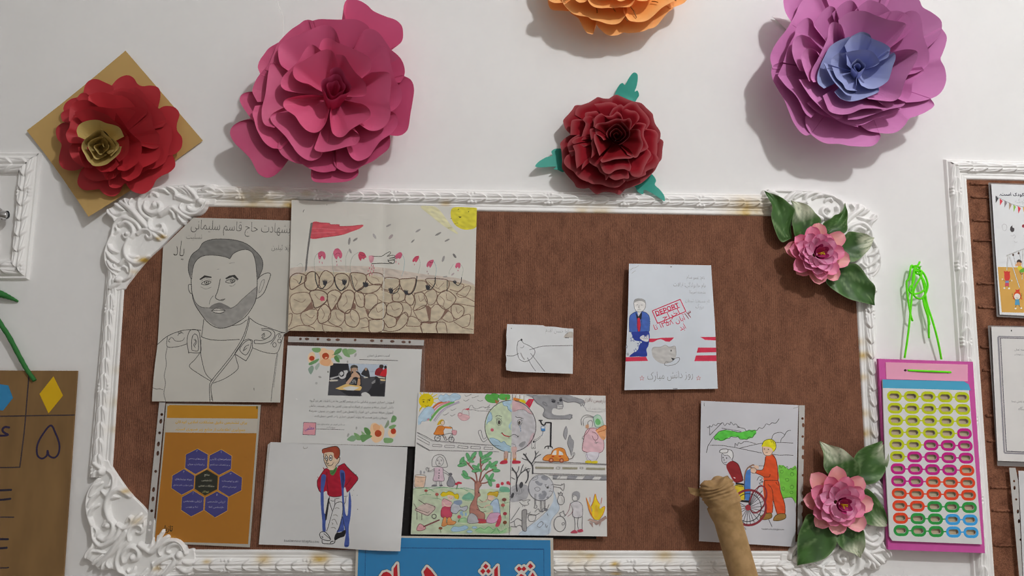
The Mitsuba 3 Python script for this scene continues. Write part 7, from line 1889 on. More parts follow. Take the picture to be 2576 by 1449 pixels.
# laminated pages and sleeve on the right board
for key, nm, lb, col, lam in [('swing_picture', 'printed_page', 'laminated children\'s picture with bunting and swings at the right edge', 'e0e2e4', '1104 250 1391 245 1387 -62 1104 -51'),
        ('certificate', 'certificate', 'laminated certificate with patterned border below the swings picture', 'd9d7d5', '1083 -70 1294 -71 1286 -376 1085 -371')]:
    r, s = paper(key, nm, lb, col, 'poster' if key[0] == 's' else 'certificate', seed=12)
    v, f = slab(Polygon(pairs(lam)).buffer(-2).buffer(2), s.d-3.2, s.d-2.9); put('lamination', (v, f), 'm_lamina', r)
paper('sleeve_sheet_lower', 'blank_page', 'white sheet in a punched sleeve at the lower right corner', 'd2d2d4', 'page', seed=14)
sleeve('clear punched sleeve at the lower right corner of the picture', None, '1108 -374 1122 -374 1126 -401 1121 -638 1116 -638' , holes('1117 -402 1117 -416 1119 -440 1121 -465 1122 -485 1123 -523 1125 -562 1125 -583', 'roroorooo', 2.3, 4.2, -.1), 20)

# ------------------------------------------------------------------ blue title sign
sg = thing('title_sign', 'blue sign with red white-edged lettering at the bottom of the board', 'sign')
def flat(name, pts, d0, d1, col, parent, m='m_paper', sm=False, hole=None):
    P = Polygon(spline(pairs(pts), 5, True) if sm else pairs(pts), [pairs(hole)] if hole else []).buffer(0)
    v, f = slab(P, d0, d1); return put(name, (v, f), m, parent, color=vc(len(v), lin(col)))
PLATE = flat('plate', '-272 -521 133 -524 137 -710 -272 -711', 26, 30, 'c4bfb4', sg)
flat('panel', '-267 -524 127 -528 131 -707 -267 -708', 30, 30.4, '2f7fb6', sg, 'm_gloss')
flat('inner_line', '-253 -544 114 -545 117 -707 -251 -708', 30.4, 30.6, '1c4f86', sg, 'm_gloss')
flat('panel', '-252 -545 113 -547 116 -707 -250 -708', 30.6, 30.8, '2f7fb6', sg, 'm_gloss')
for s_ in ['-194 -586 -187 -576 -185 -603 -183 -660 -192 -660', '-221 -603 -215 -594 -208 -592 -201 -595 -195 -603 -195 -616 -203 -623 -215 -623 -223 -613',
  '-126 -582 -118 -589 -109 -600 -103 -613 -113 -626 -135 -625 -140 -613 -132 -602 -128 -605 -133 -592', '12 -587 19 -579 20 -602 22 -660 13 -660',
  '-6 -575 0 -580 -5 -586 -11 -581', '-11 -585 -6 -590 -11 -596 -17 -590', '0 -585 5 -590 0 -595 -5 -590',
  '86 -574 92 -580 86 -585 81 -580', '63 -580 68 -585 73 -580 78 -585 73 -590 68 -586 63 -590 58 -585', '84 -603 91 -592 97 -601 99 -625 86 -636 84 -615', '60 -602 67 -595 74 -599 77 -612 65 -622 56 -614',
  '-1 -607 9 -602 19 -615 17 -636 -16 -639 -18 -626 -2 -624']:
    P = Polygon(pairs(s_)).buffer(1.2).buffer(-1.2)
    for bu, d0, d1, col in ((5.2, 30.8, 31.0, '24445e'), (4.4, 31.0, 31.2, 'd8d4cc'), (0, 31.2, 31.5, 'b4222c')):
        v, f = slab(P.buffer(bu), d0, d1); put('letter_outline' if bu else 'letter', (v, f), 'm_gloss', PLATE, color=vc(len(v), lin(col)))

# ------------------------------------------------------------------ paper flowers
PETALS={}
PETALS['pink']='''0 20.0 74.0 1 1.2 -361 421 -326 571 -331 594 -327 612 -317 617 -297 614 -280 604 -266 591 -241 580 -218 572 -205 560 -201 545 -202 527 -211 515 -225 508
0 20.4 74.3 1 1.2 -361 421 -437 252 -447 237 -462 222 -478 217 -495 225 -505 241 -515 258 -532 275 -549 291 -559 309 -557 324 -544 336 -528 342 -514 343
0 20.7 74.7 1 1.2 -361 421 -500 327 -517 345 -528 359 -539 375 -543 387 -539 397 -527 403 -509 404
0 21.1 75.0 1 1.2 -361 421 -201 448 -181 437 -174 417 -176 391 -180 363 -184 331 -193 318 -205 313 -221 314 -235 319
0 21.4 75.4 1 1.2 -361 421 -227 505 -210 491 -200 477 -195 460 -196 445 -203 431
0 21.8 75.8 1 1.2 -360 421 -385 240 -385 221 -378 210 -356 208 -329 209 -308 212 -292 220 -286 229 -287 242
1 28.1 90.1 1 1.2 -359 418 -221 312 -219 292 -224 278 -240 264 -255 252 -277 241 -290 230 -306 227 -322 232 -332 240 -337 254 -338 270
1 28.4 90.5 1 1.2 -359 418 -331 265 -330 234 -340 229 -356 226 -373 229 -389 236 -400 243 -408 252
1 28.8 90.8 1 1.2 -359 418 -386 242 -400 243 -413 245 -430 252 -444 262 -451 273 -453 282 -448 299
1 29.1 91.2 1 1.2 -359 418 -447 273 -453 275 -466 277 -482 289 -495 309 -501 322 -505 336 -509 350 -505 367
1 29.5 91.5 1 1.2 -359 418 -496 435 -499 441 -503 452 -500 466 -491 481 -481 495 -463 507
1 29.9 91.8 1 1.2 -359 417 -500 375 -511 395 -511 406 -504 426 -492 444 -477 461
1 30.2 92.2 1 1.2 -359 417 -487 446 -479 461 -472 481 -465 501 -455 516 -437 536 -421 548 -410 557 -399 559 -388 555
1 30.6 92.5 1 1.2 -359 417 -399 556 -392 557 -377 561 -356 561 -334 561 -312 563 -295 561 -281 554 -271 544 -270 531
2 38.9 105.9 1 1.25 -357 414 -294 505 -286 525 -276 534 -262 535 -248 527 -234 509 -220 489 -203 472
2 39.2 106.2 1 1.25 -357 414 -247 500 -231 494 -224 478 -219 452 -210 424 -199 407 -195 388 -199 374 -208 362 -224 351
2 39.6 106.6 1 1.25 -357 414 -219 356 -208 350 -203 339 -204 323 -217 306 -236 292 -248 275 -258 259 -272 250 -285 248 -297 256 -304 269 -309 285
2 40.0 107.0 1 1.25 -357 414 -437 440 -451 449 -464 455 -472 452 -476 435 -478 407 -480 384 -485 359 -485 340 -481 326 -474 319 -458 315
2 40.3 107.3 1 1.25 -356 414 -444 357 -459 348 -467 339 -463 326 -450 313 -433 296 -419 277 -407 261 -391 249 -378 246 -364 251 -357 259 -345 293
2 40.6 107.7 1 1.25 -356 413 -437 440 -451 452 -457 474 -456 491 -447 503 -426 514 -405 523 -384 534 -365 541 -349 538 -338 527 -329 503
3 51.0 120.0 1 1.3 -354 410 -259 434 -225 435 -217 418 -218 390 -219 368 -216 349 -221 327 -234 313 -250 308 -263 311 -282 323
3 51.4 120.3 1 1.3 -354 409 -370 482 -365 499 -357 506 -345 505 -329 496 -304 487 -280 476 -263 464 -259 451 -262 437 -278 420
3 51.7 120.7 1 1.3 -354 409 -407 386 -431 390 -442 397 -445 408 -440 422 -425 439 -410 456 -400 476 -390 489 -379 490 -363 477
3 52.0 121.0 1 1.3 -354 409 -368 277 -370 269 -365 263 -351 261 -330 265 -304 273 -286 278 -278 289 -280 300 -295 311
4 64.4 130.4 1 1.3 -351 405 -331 467 -315 465 -304 449 -290 429 -273 413 -266 397 -268 380 -285 377
4 64.8 130.8 1 1.3 -351 404 -368 391 -384 401 -400 405 -413 413 -418 426 -415 440 -397 452 -376 466 -360 475 -347 477 -336 470 -327 445
4 65.1 131.1 1 1.3 -351 404 -378 379 -409 375 -430 368 -435 357 -429 346 -410 333 -399 317 -385 303 -369 298 -356 304 -346 320 -342 337
4 65.5 131.4 1 1.3 -351 404 -339 337 -337 318 -332 299 -321 290 -308 292 -296 305 -280 316 -265 326 -256 336 -258 349 -271 360 -292 365'''
PETALS['red']='''0 8.0 30.0 1 1.2 -828 317 -837 427 -827 441 -814 450 -801 452 -789 445 -781 433 -769 428 -754 430 -738 427 -731 417 -730 401 -733 381
0 8.3 30.4 1 1.2 -828 317 -732 377 -719 384 -701 383 -690 375 -686 364 -690 346 -689 330 -678 315 -676 299 -680 287 -691 277 -706 273
0 8.7 30.7 1 1.2 -828 317 -695 275 -689 261 -689 248 -700 236 -716 228 -727 218 -733 204 -744 192 -755 188 -770 191 -781 198 -791 211
0 9.1 31.1 1 1.2 -828 316 -795 211 -801 192 -812 182 -825 182 -836 187 -846 196 -857 195 -876 194 -887 200 -893 211 -891 227 -886 240
0 9.4 31.4 1 1.2 -828 316 -888 240 -906 236 -924 240 -934 251 -936 264 -934 280 -933 294 -942 305 -947 319 -946 331 -937 340 -922 345
0 9.8 31.8 1 1.2 -827 316 -832 426 -852 435 -867 441 -880 440 -890 432 -894 420 -896 408 -906 400 -919 396 -931 386 -935 372 -927 362
1 14.1 46.1 1 1.2 -825 315 -911 369 -925 363 -931 355 -928 343 -923 339 -909 340
1 14.4 46.5 1 1.2 -825 315 -901 391 -893 402 -882 404 -874 400 -854 409 -835 406 -813 415 -795 417 -779 405 -765 388
1 14.8 46.8 1 1.2 -825 315 -791 415 -776 419 -764 411 -752 398 -738 382 -722 371 -712 357 -707 346 -712 332
1 15.2 47.1 1 1.2 -825 315 -713 346 -697 334 -692 319 -692 303 -696 288 -698 270 -703 255 -714 245 -727 239 -741 238
1 15.5 47.5 1 1.2 -825 314 -734 244 -744 233 -755 226 -769 213 -781 206 -791 207
1 15.8 47.9 1 1.2 -824 314 -778 213 -792 199 -805 195 -816 199 -820 212
1 16.2 48.2 1 1.2 -824 314 -817 212 -828 212 -840 210 -855 211 -867 219 -871 228 -872 242
2 22.6 62.5 1 1.3 -821 312 -861 234 -878 243 -889 252 -896 264 -898 275 -892 289
2 22.9 62.9 1 1.3 -821 312 -815 398 -801 403 -782 401 -771 397 -757 390 -747 380 -741 365 -742 353
2 23.2 63.2 1 1.3 -821 312 -866 381 -865 393 -845 400 -826 398 -811 394 -796 393 -781 385 -767 370
2 23.6 63.6 1 1.3 -821 312 -805 361 -776 368 -758 369 -742 364 -732 353 -729 338 -723 322 -713 311 -710 296 -712 282 -724 278 -744 283
2 23.9 64.0 1 1.3 -820 312 -711 288 -707 271 -710 257 -722 246 -734 240 -741 236 -747 220 -760 211 -770 207 -784 214
2 24.3 64.3 1 1.3 -820 312 -779 231 -791 223 -798 214 -809 210 -818 212 -824 225
3 32.6 78.7 1 1.4 -834 301 -895 331 -895 356 -890 368 -878 375 -863 377 -850 372 -836 363
3 33.0 79.0 1 1.4 -834 301 -883 282 -892 285 -898 297 -898 306 -893 316 -891 331 -884 344
3 33.4 79.3 1 1.4 -834 301 -884 348 -872 358 -860 362 -838 363 -816 360 -797 360 -778 362 -757 353
3 33.7 79.7 1 1.4 -833 297 -798 350 -784 333 -772 316 -764 307 -753 297 -743 288 -739 275 -740 258 -746 243 -756 233 -770 225 -786 227
4 42.0 90.0 1 1.4 -838 292 -878 341 -863 351 -845 353 -826 347 -809 340 -796 329 -782 318 -769 303 -762 290 -761 266 -767 252 -779 241
4 42.4 90.4 1 1.4 -838 292 -778 235 -790 222 -799 220 -813 219 -822 225 -830 234
4 42.8 90.8 1 1.4 -838 292 -830 230 -837 226 -846 229 -855 237 -860 252 -865 271
5 53.1 101.1 1 1.3 -838 285 -861 290 -865 303 -861 315 -851 322 -837 326 -821 326 -806 320 -788 316 -776 309 -767 292
5 53.5 101.5 1 1.3 -838 285 -834 237 -826 229 -813 228 -799 232 -788 241 -774 256 -770 271
5 53.8 101.8 1 1.3 -841 283 -816 312 -808 300 -798 291 -785 284 -776 275 -777 265 -783 258 -790 249'''
PETALS['crimson']='''0 10.0 34.0 4 1.3 270 333 246 416 266 429 278 426 294 419 315 412
0 10.3 34.4 4 1.3 270 333 304 415 323 411 336 399 348 387 350 378 354 364 364 348 365 335 360 321
0 10.7 34.7 4 1.3 270 333 360 333 371 325 369 307 367 286 360 276
0 11.1 35.0 4 1.3 270 333 365 286 353 261 341 247 325 232 309 224 281 214
0 11.4 35.4 4 1.3 270 333 291 222 275 204 261 207 243 209 234 207 224 203 214 210 204 220
0 11.8 35.8 4 1.3 270 332 212 218 194 215 180 218 174 228 164 239 154 251 148 261 149 282
0 12.1 36.1 4 1.3 269 332 149 271 147 294 145 308 144 316 154 327 169 337
0 12.4 36.5 4 1.3 269 332 168 335 156 347 151 361 151 369 162 382 170 392 177 402 190 403
0 12.8 36.8 4 1.3 269 332 176 380 178 392 186 401 206 409 220 418 227 422 240 419 258 419
1 19.1 53.1 10 1.2 268 330 164 329 166 358 172 364 184 365 200 363
1 19.5 53.5 10 1.2 268 330 216 400 231 402 247 405 259 403 267 398 265 384
1 19.9 53.9 10 1.2 268 330 249 376 257 390 265 396 275 400 283 393 295 387 311 385 315 375 313 365 302 354
1 20.2 54.2 10 1.2 268 330 279 394 293 404 307 405 317 393 328 381 336 369 337 357 328 342
1 20.6 54.5 10 1.2 268 330 330 346 348 343 356 333 354 321 353 296 349 276 339 264 321 259
1 20.9 54.9 10 1.2 268 329 353 286 357 272 347 260 329 251 327 243 309 235 286 227
1 21.2 55.2 10 1.2 268 329 286 231 270 216 250 214 231 220 211 221 199 229
1 21.6 55.6 10 1.2 268 329 201 225 184 233 170 248 158 256 150 268 156 282 170 288
1 21.9 56.0 10 1.2 268 329 166 280 160 294 158 308 166 320 180 329
2 30.3 72.3 14 1.2 267 326 194 364 195 373 209 376 219 377 223 369 221 352
2 30.6 72.7 14 1.2 266 326 184 311 190 332 195 348 190 356 192 362 199 367 207 364 212 352 215 340
2 31.0 73.0 14 1.2 266 326 170 303 166 307 170 314 182 319 197 318
2 31.4 73.3 14 1.2 266 326 176 249 173 271 172 287 168 299 178 300 193 297
2 31.7 73.7 14 1.2 266 326 186 246 189 260 197 267 209 258 220 252 226 242 236 235 238 225 244 231
2 32.0 74.0 14 1.2 266 326 238 239 246 231 259 225 275 229 286 229 288 236 284 249
2 32.4 74.4 14 1.2 266 326 286 247 296 234 313 236 321 254 329 270 336 283 327 295 310 295
3 40.8 86.8 14 1.2 265 323 290 333 302 347 314 348 323 344 319 334 318 318 325 302 326 292 309 282
3 41.1 87.1 14 1.2 265 323 210 337 212 355 219 363 227 367 236 362 250 363 260 371 269 366 274 352
3 41.5 87.5 14 1.2 265 323 224 256 228 245 234 237 245 235 257 243 274 246 286 242 290 252 284 263
3 41.8 87.8 14 1.2 265 323 205 307 202 329 207 333 213 331 215 315
3 42.1 88.2 14 1.2 265 323 205 268 207 287 205 301 211 311 226 311
4 50.5 98.5 9 1.3 263 320 211 331 217 341 236 344 256 352 275 351 285 354 290 345 286 327
4 50.9 98.8 9 1.3 263 320 284 329 306 329 309 314 314 298 309 284 299 268 280 274
4 51.2 99.2 9 1.3 263 320 223 261 227 256 240 259 253 263 272 265 288 266 293 272 288 282
4 51.5 99.5 9 1.3 263 320 221 270 215 288 210 303 211 317 223 312 230 304'''
PETALS['purple']='''0 24.0 88.0 1 1.3 818 501 647 574 632 600 627 622 629 641 643 661 671 666 698 657 721 638
0 24.4 88.3 1 1.3 818 500 686 647 722 670 769 683 815 682 849 668 867 647
0 24.7 88.7 1 1.3 818 500 848 651 895 659 918 648 929 636 935 622 955 610 973 594 975 577 968 558 956 543 937 526
0 25.1 89.0 1 1.3 818 500 972 577 984 557 981 537 973 517 968 503 976 484 978 461 973 442 961 425 942 414 917 407 887 404
0 25.4 89.4 1 1.3 818 500 940 415 948 399 931 385 910 375 892 368 882 354 865 339 845 334 818 336 800 340 786 349
0 25.8 89.8 1 1.3 817 500 665 368 666 349 677 329 695 315 712 309 737 309 760 305 787 304 805 305 819 313 827 327 824 336
0 26.1 90.1 1 1.3 817 500 623 490 603 483 595 471 597 450 608 427 621 404 631 376 639 355 652 335 666 326 679 331
0 26.4 90.5 1 1.3 817 499 598 473 593 496 598 515 611 537 628 559 640 578 652 600 659 617 669 631 685 646 706 642
1 32.8 110.8 1 1.5 814 497 613 476 602 453 603 446 618 426 633 412 644 396 656 369 669 358
1 33.1 111.2 1 1.5 814 497 613 479 618 493 627 518 639 540 642 552 649 566 661 577 670 580 679 574 683 560
1 33.5 111.5 1 1.5 814 497 681 566 700 593 714 606 723 607 730 602 736 584
1 33.9 111.8 1 1.5 813 496 722 591 741 610 755 620 767 621 775 613 782 597
1 34.2 112.2 1 1.5 813 496 772 599 791 616 805 623 823 619 837 612 852 596
1 34.5 112.5 1 1.5 813 496 819 586 850 599 872 599 888 590 896 576 893 559 879 542
1 34.9 112.9 1 1.5 813 496 872 592 895 601 911 595 917 578 918 550 923 529 929 508 927 485 916 471 899 461 879 456
1 35.2 113.2 1 1.5 813 496 660 390 671 378 691 364 717 356 741 345 768 339
1 35.6 113.6 1 1.5 813 496 730 350 754 343 777 344 806 358 834 367 859 380 855 391
1 36.0 114.0 1 1.5 812 495 855 396 875 400 885 414 889 437 901 451 915 463 911 475
2 44.3 128.3 1 1.7 808 492 641 454 635 467 629 481 626 499 629 518 637 529 650 533 666 528
2 44.6 128.7 1 1.7 808 492 638 435 651 413 663 395 678 379 693 364 715 351 728 353
2 45.0 129.0 1 1.7 808 492 739 349 763 351 792 361 826 373 855 380 862 389 849 396
2 45.4 129.3 1 1.7 808 492 727 568 746 583 764 589 786 589 809 580 835 571 866 566 873 560 865 546 853 529 834 508
3 53.7 138.7 1 1.7 804 488 656 427 648 447 642 468 641 481 647 493 658 500 671 496 680 482
3 54.0 139.1 1 1.7 803 488 664 425 659 436 663 454 675 475 689 503 698 524 701 544 707 556 718 558 729 550 735 529
3 54.4 139.4 1 1.7 803 488 683 396 689 378 697 362 719 356 741 359 765 369 790 371 810 370 817 374 801 385
3 54.8 139.8 1 1.7 803 488 833 494 862 501 882 500 889 493 885 477 873 456 861 436 853 415 846 397 830 387 804 388 779 391
4 69.1 133.1 1 1.4 796 481 689 414 677 425 676 443 684 466 693 485 705 506 724 520 749 530
4 69.5 133.4 1 1.4 796 481 751 530 771 540 784 539 793 532 795 519
4 69.8 133.8 1 1.4 796 481 736 509 750 527 769 535 782 534 799 525 819 517 833 507 832 497 827 485 806 476
4 70.2 134.2 1 1.4 795 481 827 499 842 495 844 483 837 465 831 446 824 432 803 418 785 415 768 422
4 70.5 134.5 1 1.4 795 481 710 407 722 393 740 387 758 389 780 397 803 408 805 418
5 78.8 144.8 1 1.3 791 477 698 457 689 452 685 466 689 457 702 430 718 410 733 396 749 398 752 413
5 79.2 145.2 1 1.3 791 477 700 462 703 475 717 487 732 488 734 476 734 462
5 79.5 145.6 1 1.3 791 477 702 457 710 434 723 421 731 408 751 406 753 411 752 422
5 79.9 145.9 1 1.3 791 477 721 485 745 492 772 496 790 491 800 477 803 468 795 461'''
PETALS['orange']='''0 12.0 56.0 1 1.3 277 757 162 610 147 611 132 611 122 613 117 619 114 629 113 644 117 661
0 12.3 56.4 1 1.3 277 757 163 606 180 595 186 585 192 572 199 562 206 559 214 559 218 576
0 12.7 56.7 1 1.3 277 757 219 583 229 570 245 557 264 556 281 563 291 562 316 565 333 571 344 581 352 600
0 13.1 57.0 1 1.3 277 756 337 573 348 576 357 583 367 596 380 612 392 623 394 636
0 13.4 57.4 1 1.3 277 756 385 621 411 632 420 639 427 651 430 671 425 690
0 13.8 57.8 1 1.3 277 756 115 651 101 671 98 694 106 715 122 724
0 14.1 58.1 1 1.3 277 756 117 715 105 738 106 764 121 785 142 791
0 14.4 58.5 1 1.3 277 756 132 782 138 815 162 837 190 840 204 830
0 14.8 58.8 1 1.3 277 755 198 828 221 852 251 860 279 854 290 839
0 15.2 59.1 1 1.3 277 755 287 839 312 855 344 851 365 831 368 812
0 15.5 59.5 1 1.3 277 755 366 814 394 814 416 792 424 765 417 745
0 15.8 59.9 1 1.3 277 755 418 748 433 731 438 706 431 684
1 24.2 84.2 1 1.4 275 750 150 617 133 614 120 616 111 625 115 643
1 24.6 84.5 1 1.4 275 750 141 630 143 618 150 606 166 591 182 586 198 584 207 578 225 574 241 569 257 568 269 573 277 583 284 596 284 612
1 24.9 84.9 1 1.4 275 750 277 596 287 579 300 575 316 575 330 580 343 591 360 608 379 620 392 629 399 639 397 656
1 25.2 85.2 1 1.4 275 749 136 635 125 666 128 700 140 720
1 25.6 85.6 1 1.4 275 749 137 713 140 749 163 781 192 793
1 25.9 86.0 1 1.4 275 749 184 790 217 808 258 811 285 800
1 26.3 86.3 1 1.4 275 749 278 801 315 804 350 780 365 754
1 26.6 86.7 1 1.4 275 749 361 760 387 735 397 695 392 663
2 35.0 107.0 1 1.5 274 744 158 621 174 606 185 605 193 609 198 619
2 35.4 107.3 1 1.5 273 744 192 619 199 604 208 596 222 593 240 594 254 594 265 596 283 597 292 603 300 619
2 35.7 107.7 1 1.5 273 743 293 616 309 611 327 614 344 631 355 657
2 36.0 108.0 1 1.5 273 743 157 626 150 662 163 699
2 36.4 108.4 1 1.5 273 743 158 688 179 733 214 754
2 36.8 108.8 1 1.5 273 743 203 751 254 767 302 754
2 37.1 109.1 1 1.5 273 743 292 756 334 729 353 678
3 45.5 123.5 1 1.5 272 738 193 644 212 619 238 612 258 619
3 45.8 123.8 1 1.5 272 738 251 606 263 601 277 606 304 624 317 658
3 46.1 124.2 1 1.5 272 737 193 638 188 674 209 711
3 46.5 124.5 1 1.5 272 737 201 708 245 728 291 713
3 46.9 124.8 1 1.5 272 737 283 718 312 691 314 655'''

def petal(B, O, base, tip, curl, pw, cup=0., nr=12, crown=0.):
    o = spline(O, 6); m = len(o); s = np.r_[np.linspace(.02, .8, nr-5), .86, .91, .95, .98, 1.][:, None]; w = np.linspace(-1, 1, m)[None]
    xz = B+(o[None]-B)*s[..., None]
    c2 = curl*np.clip((s-.74)/.26, 0, 1)**1.7
    d = base+(tip+curl-base)*s**pw-c2+cup*(w**2)*s+crown*np.sin(np.pi*s)
    v = world(xz[..., 0], xz[..., 1], d).reshape(-1, 3)
    return outward(v, grid_faces(nr, m))+(np.repeat(s[:, 0], m),)
def bud(parent, top, bot, d0, d1, R, turns, col, col2=None, sq=.0, wave=3., n=150, name='bud', r0=.12, ph=0., flare=.45):
    th = np.linspace(0, 2*np.pi*turns, n); k = th/th[-1]
    r = R*(r0+(1-r0)*k)*(1+sq*np.cos(4*th+ph)); rows = []
    hh = d1-10*(1-k)+wave*np.sin(2.3*th+ph)
    for q in np.linspace(0, 1, 6):
        rr = r*(flare+(1-flare)*q**.8); c = bot*(1-q)+top*q
        rows.append(world(c[0]+rr*np.cos(th), c[1]+rr*np.sin(th), d0+(hh-d0)*q))
    v = np.stack(rows).reshape(-1, 3); C = vc(len(v), col)
    if col2: C[-n:] = lin(col2)
    put(name, outward(v, grid_faces(6, n)), 'm_petal', parent, smooth=True, color=C)
def rose(key, label, cols, seed, edge=None, cup=0., crown=0., m='m_petal'):
    k = thing('paper_rose', label, 'paper flower', 'paper roses on the wall'); rg = np.random.default_rng(seed)
    for ln in PETALS[key].split('\n'):
        w = N(ln); lay = int(w[0]); base, tip, curl, pw = w[1:5]; B = w[5:7]; O = w[7:].reshape(-1, 2)
        v, f, s = petal(B, O, base, tip, curl, pw, cup, crown=crown)
        c = lin(cols[min(lay, len(cols)-1)])*(1+.07*rg.standard_normal()); C = np.tile(np.clip(c, 0, 1), (len(v), 1))
        if edge: e = np.clip((s-.86)/.14, 0, 1)[:, None]**1.5*.8; C = C*(1-e)+lin(edge)*e
        put('petal', (v, f), m, k, smooth=True, color=C)
    return k
def P2(s): return pairs(s)[0]
k = rose('pink', 'big deep pink paper rose above the pencil portrait', ['c24e76', 'c45078', 'c8567e', 'ca587e', 'c45074'], 3)
bud(k, P2('-329 395'), P2('-350 372'), 66, 146, 34, 2.3, 'ac2c54', 'c04c74', sq=.13, wave=2.5, ph=.8, flare=.3, r0=.3)
k = rose('red', 'red paper rose with a gold heart on a square yellow paper', ['b03038', 'ae2e36', 'ac2a32', 'ac2830', 'a4262e', 'b49c60'], 4)
bud(k, P2('-816 270'), P2('-834 283'), 46, 104, 37, 2.7, 'b09a5e', 'c8b47a', sq=.09, wave=4., flare=.62, r0=.15, ph=.5)
k = rose('crimson', 'dark crimson paper rose with three teal leaves above the board', ['80121e', '7e121e', '80141f', '7c121e', '701018'], 5, edge='9c5458', crown=1., m='m_crepe')
bud(k, P2('259 319'), P2('265 327'), 46, 102, 27, 3.2, '7c1420', 'a05a5e', sq=.06, wave=1.6, flare=.55)
CR = k
k = rose('purple', 'large violet pink paper rose with a blue heart at the top right', ['c276ac', 'c276ac', 'c67cb0', 'c87cb0', '969dc6', '9097c2'], 6)
bud(k, P2('760 461'), P2('783 463'), 80, 148, 17, 1.7, '8a92c2', 'b4bcdc', sq=.1, wave=2., flare=.7, r0=.35)
flat('back_paper', '631 633 645 621 671 596 687 582 681 634 667 626', 6, 7, 'd8d4d0', k)
k = rose('orange', 'orange paper rose cut off by the top edge of the picture', ['f0a458', 'f0a458', 'f2a85c', 'f2a85c'], 7, edge='f6b878')
bud(k, P2('256 667'), P2('268 718'), 56, 136, 26, 3., 'e08830', 'eaa050', flare=.5)
for s_ in ['218 607 219 601 219 594', '251 612 255 605 259 598', '292 614 299 601 305 585', '277 589 282 583 285 577', '384 630 388 629 392 626', '340 626 347 624 352 621']:
    p = pairs(s_); put('stamen', tube(world(p[:, 0], p[:, 1], [58+20, 82, 84]), .0011, 6), 'm_gilt', k)
# teal leaves of the crimson rose
for s_ in ['311 421 294 426 278 433 269 437 273 451 280 462 286 464 291 460 298 473 305 483 311 487 318 483 319 472 317 458 313 446 319 448 323 439 319 431',
           '156 260 140 261 131 262 136 268 118 266 100 264 90 266 98 277 114 288 128 293 126 302 134 309 148 311 160 308',
           '305 236 313 226 318 215 329 210 332 220 347 212 361 202 374 193 374 206 365 220 355 231 358 241 354 251 347 256 331 244']:
    q = spline(pairs(s_), 5, True); v, f = triangulate(Polygon(q).buffer(0)); v3, f = trimesh.remesh.subdivide_to_size(np.column_stack([v, 0*v[:, 0]]), f, 9, max_iter=12)[:2]
    c = pairs('262 337')[0]; rr = np.linalg.norm(v3[:, :2]-c, axis=1); dd = 9+.22*np.clip(rr-105, 0, None)+2*np.sin(v3[:, 0]/9)*.4
    put('leaf', outward(world(v3[:, 0], v3[:, 1], dd), f), 'm_petal', CR, smooth=True, color=vc(len(v3), lin('2f9484')))
# the square paper behind the red rose
yp = thing('square_paper', 'yellow paper square turned on its corner under the red rose', 'paper')
sq = pairs('-821 516 -642 316 -864 136 -1023 330'); u, w_ = np.meshgrid(np.linspace(0, 1, 30), np.linspace(0, 1, 30), indexing='ij')
Pq = (sq[0]*(1-u)[..., None]+sq[1]*u[..., None])*(1-w_)[..., None]+(sq[3]*(1-u)[..., None]+sq[2]*u[..., None])*w_[..., None]
def sq_d(u, w): return 5+26*np.clip((u+w-1.25)/.75, 0, 1)**1.5+7*np.clip((1-u-w)/1, 0, 1)**2+4*np.clip((w-u-.4)/.6, 0, 1)**2
v, f = outward(world(Pq[..., 0], Pq[..., 1], sq_d(u, w_)).reshape(-1, 3), grid_faces(30, 30)); put('sheet', (v, f), 'm_petal', yp, smooth=True, color=vc(len(v), lin('bd9c62')))

def text_at(tx, a, b, vs, place, col, parent, name='handwriting'):
    pen, polys = 0., []
    for ch in tx:
        adv, P = glyph_poly(ch+'~')
        if P is not None: polys.append(shapely.affinity.translate(P, pen, 0))
        pen += adv
    ax = (b-a)/pen; ay = np.array([-ax[1], ax[0]])*vs; V, F, o = [], [], 0
    for P in polys:
        gv, gf = triangulate(P); V.append(a+gv[:, :1]*ax+gv[:, 1:]*ay); F.append(gf+o); o += len(gv)
    labels[put(name, outward(place(np.vstack(V)), np.vstack(F)), 'm_paper', parent, color=vc(o, lin(col)))] = {'kind': 'stuff'}
SQM = np.linalg.inv(np.stack([sq[1]-sq[0], sq[3]-sq[0]], 1))
def on_square(p):
    uw = (p-sq[0])@SQM.T; return world(p[:, 0], p[:, 1], sq_d(uw[:, 0], uw[:, 1])+.5)
for tx, q in [('ﯽﻨﺗﻭﺮﻓ ﺎﮑﯿﻟﺍ', '-861 166 -824 177'), ('ﻡﻮﺳ ﺱﻼﮐ', '-865 149 -830 162')]:
    a, b = pairs(q); text_at(tx, a, b, 1.2, on_square, '6a5428', yp)
seam = pairs('-497 658 -493 637 -489 626 -485 620 -481 607 -479 545'); put('plaster_seam', tube(world(seam[:, 0], seam[:, 1], .1), .0007, 6), 'm_plaster', 'wall_front', color=vc(6*7+2, WHITE))
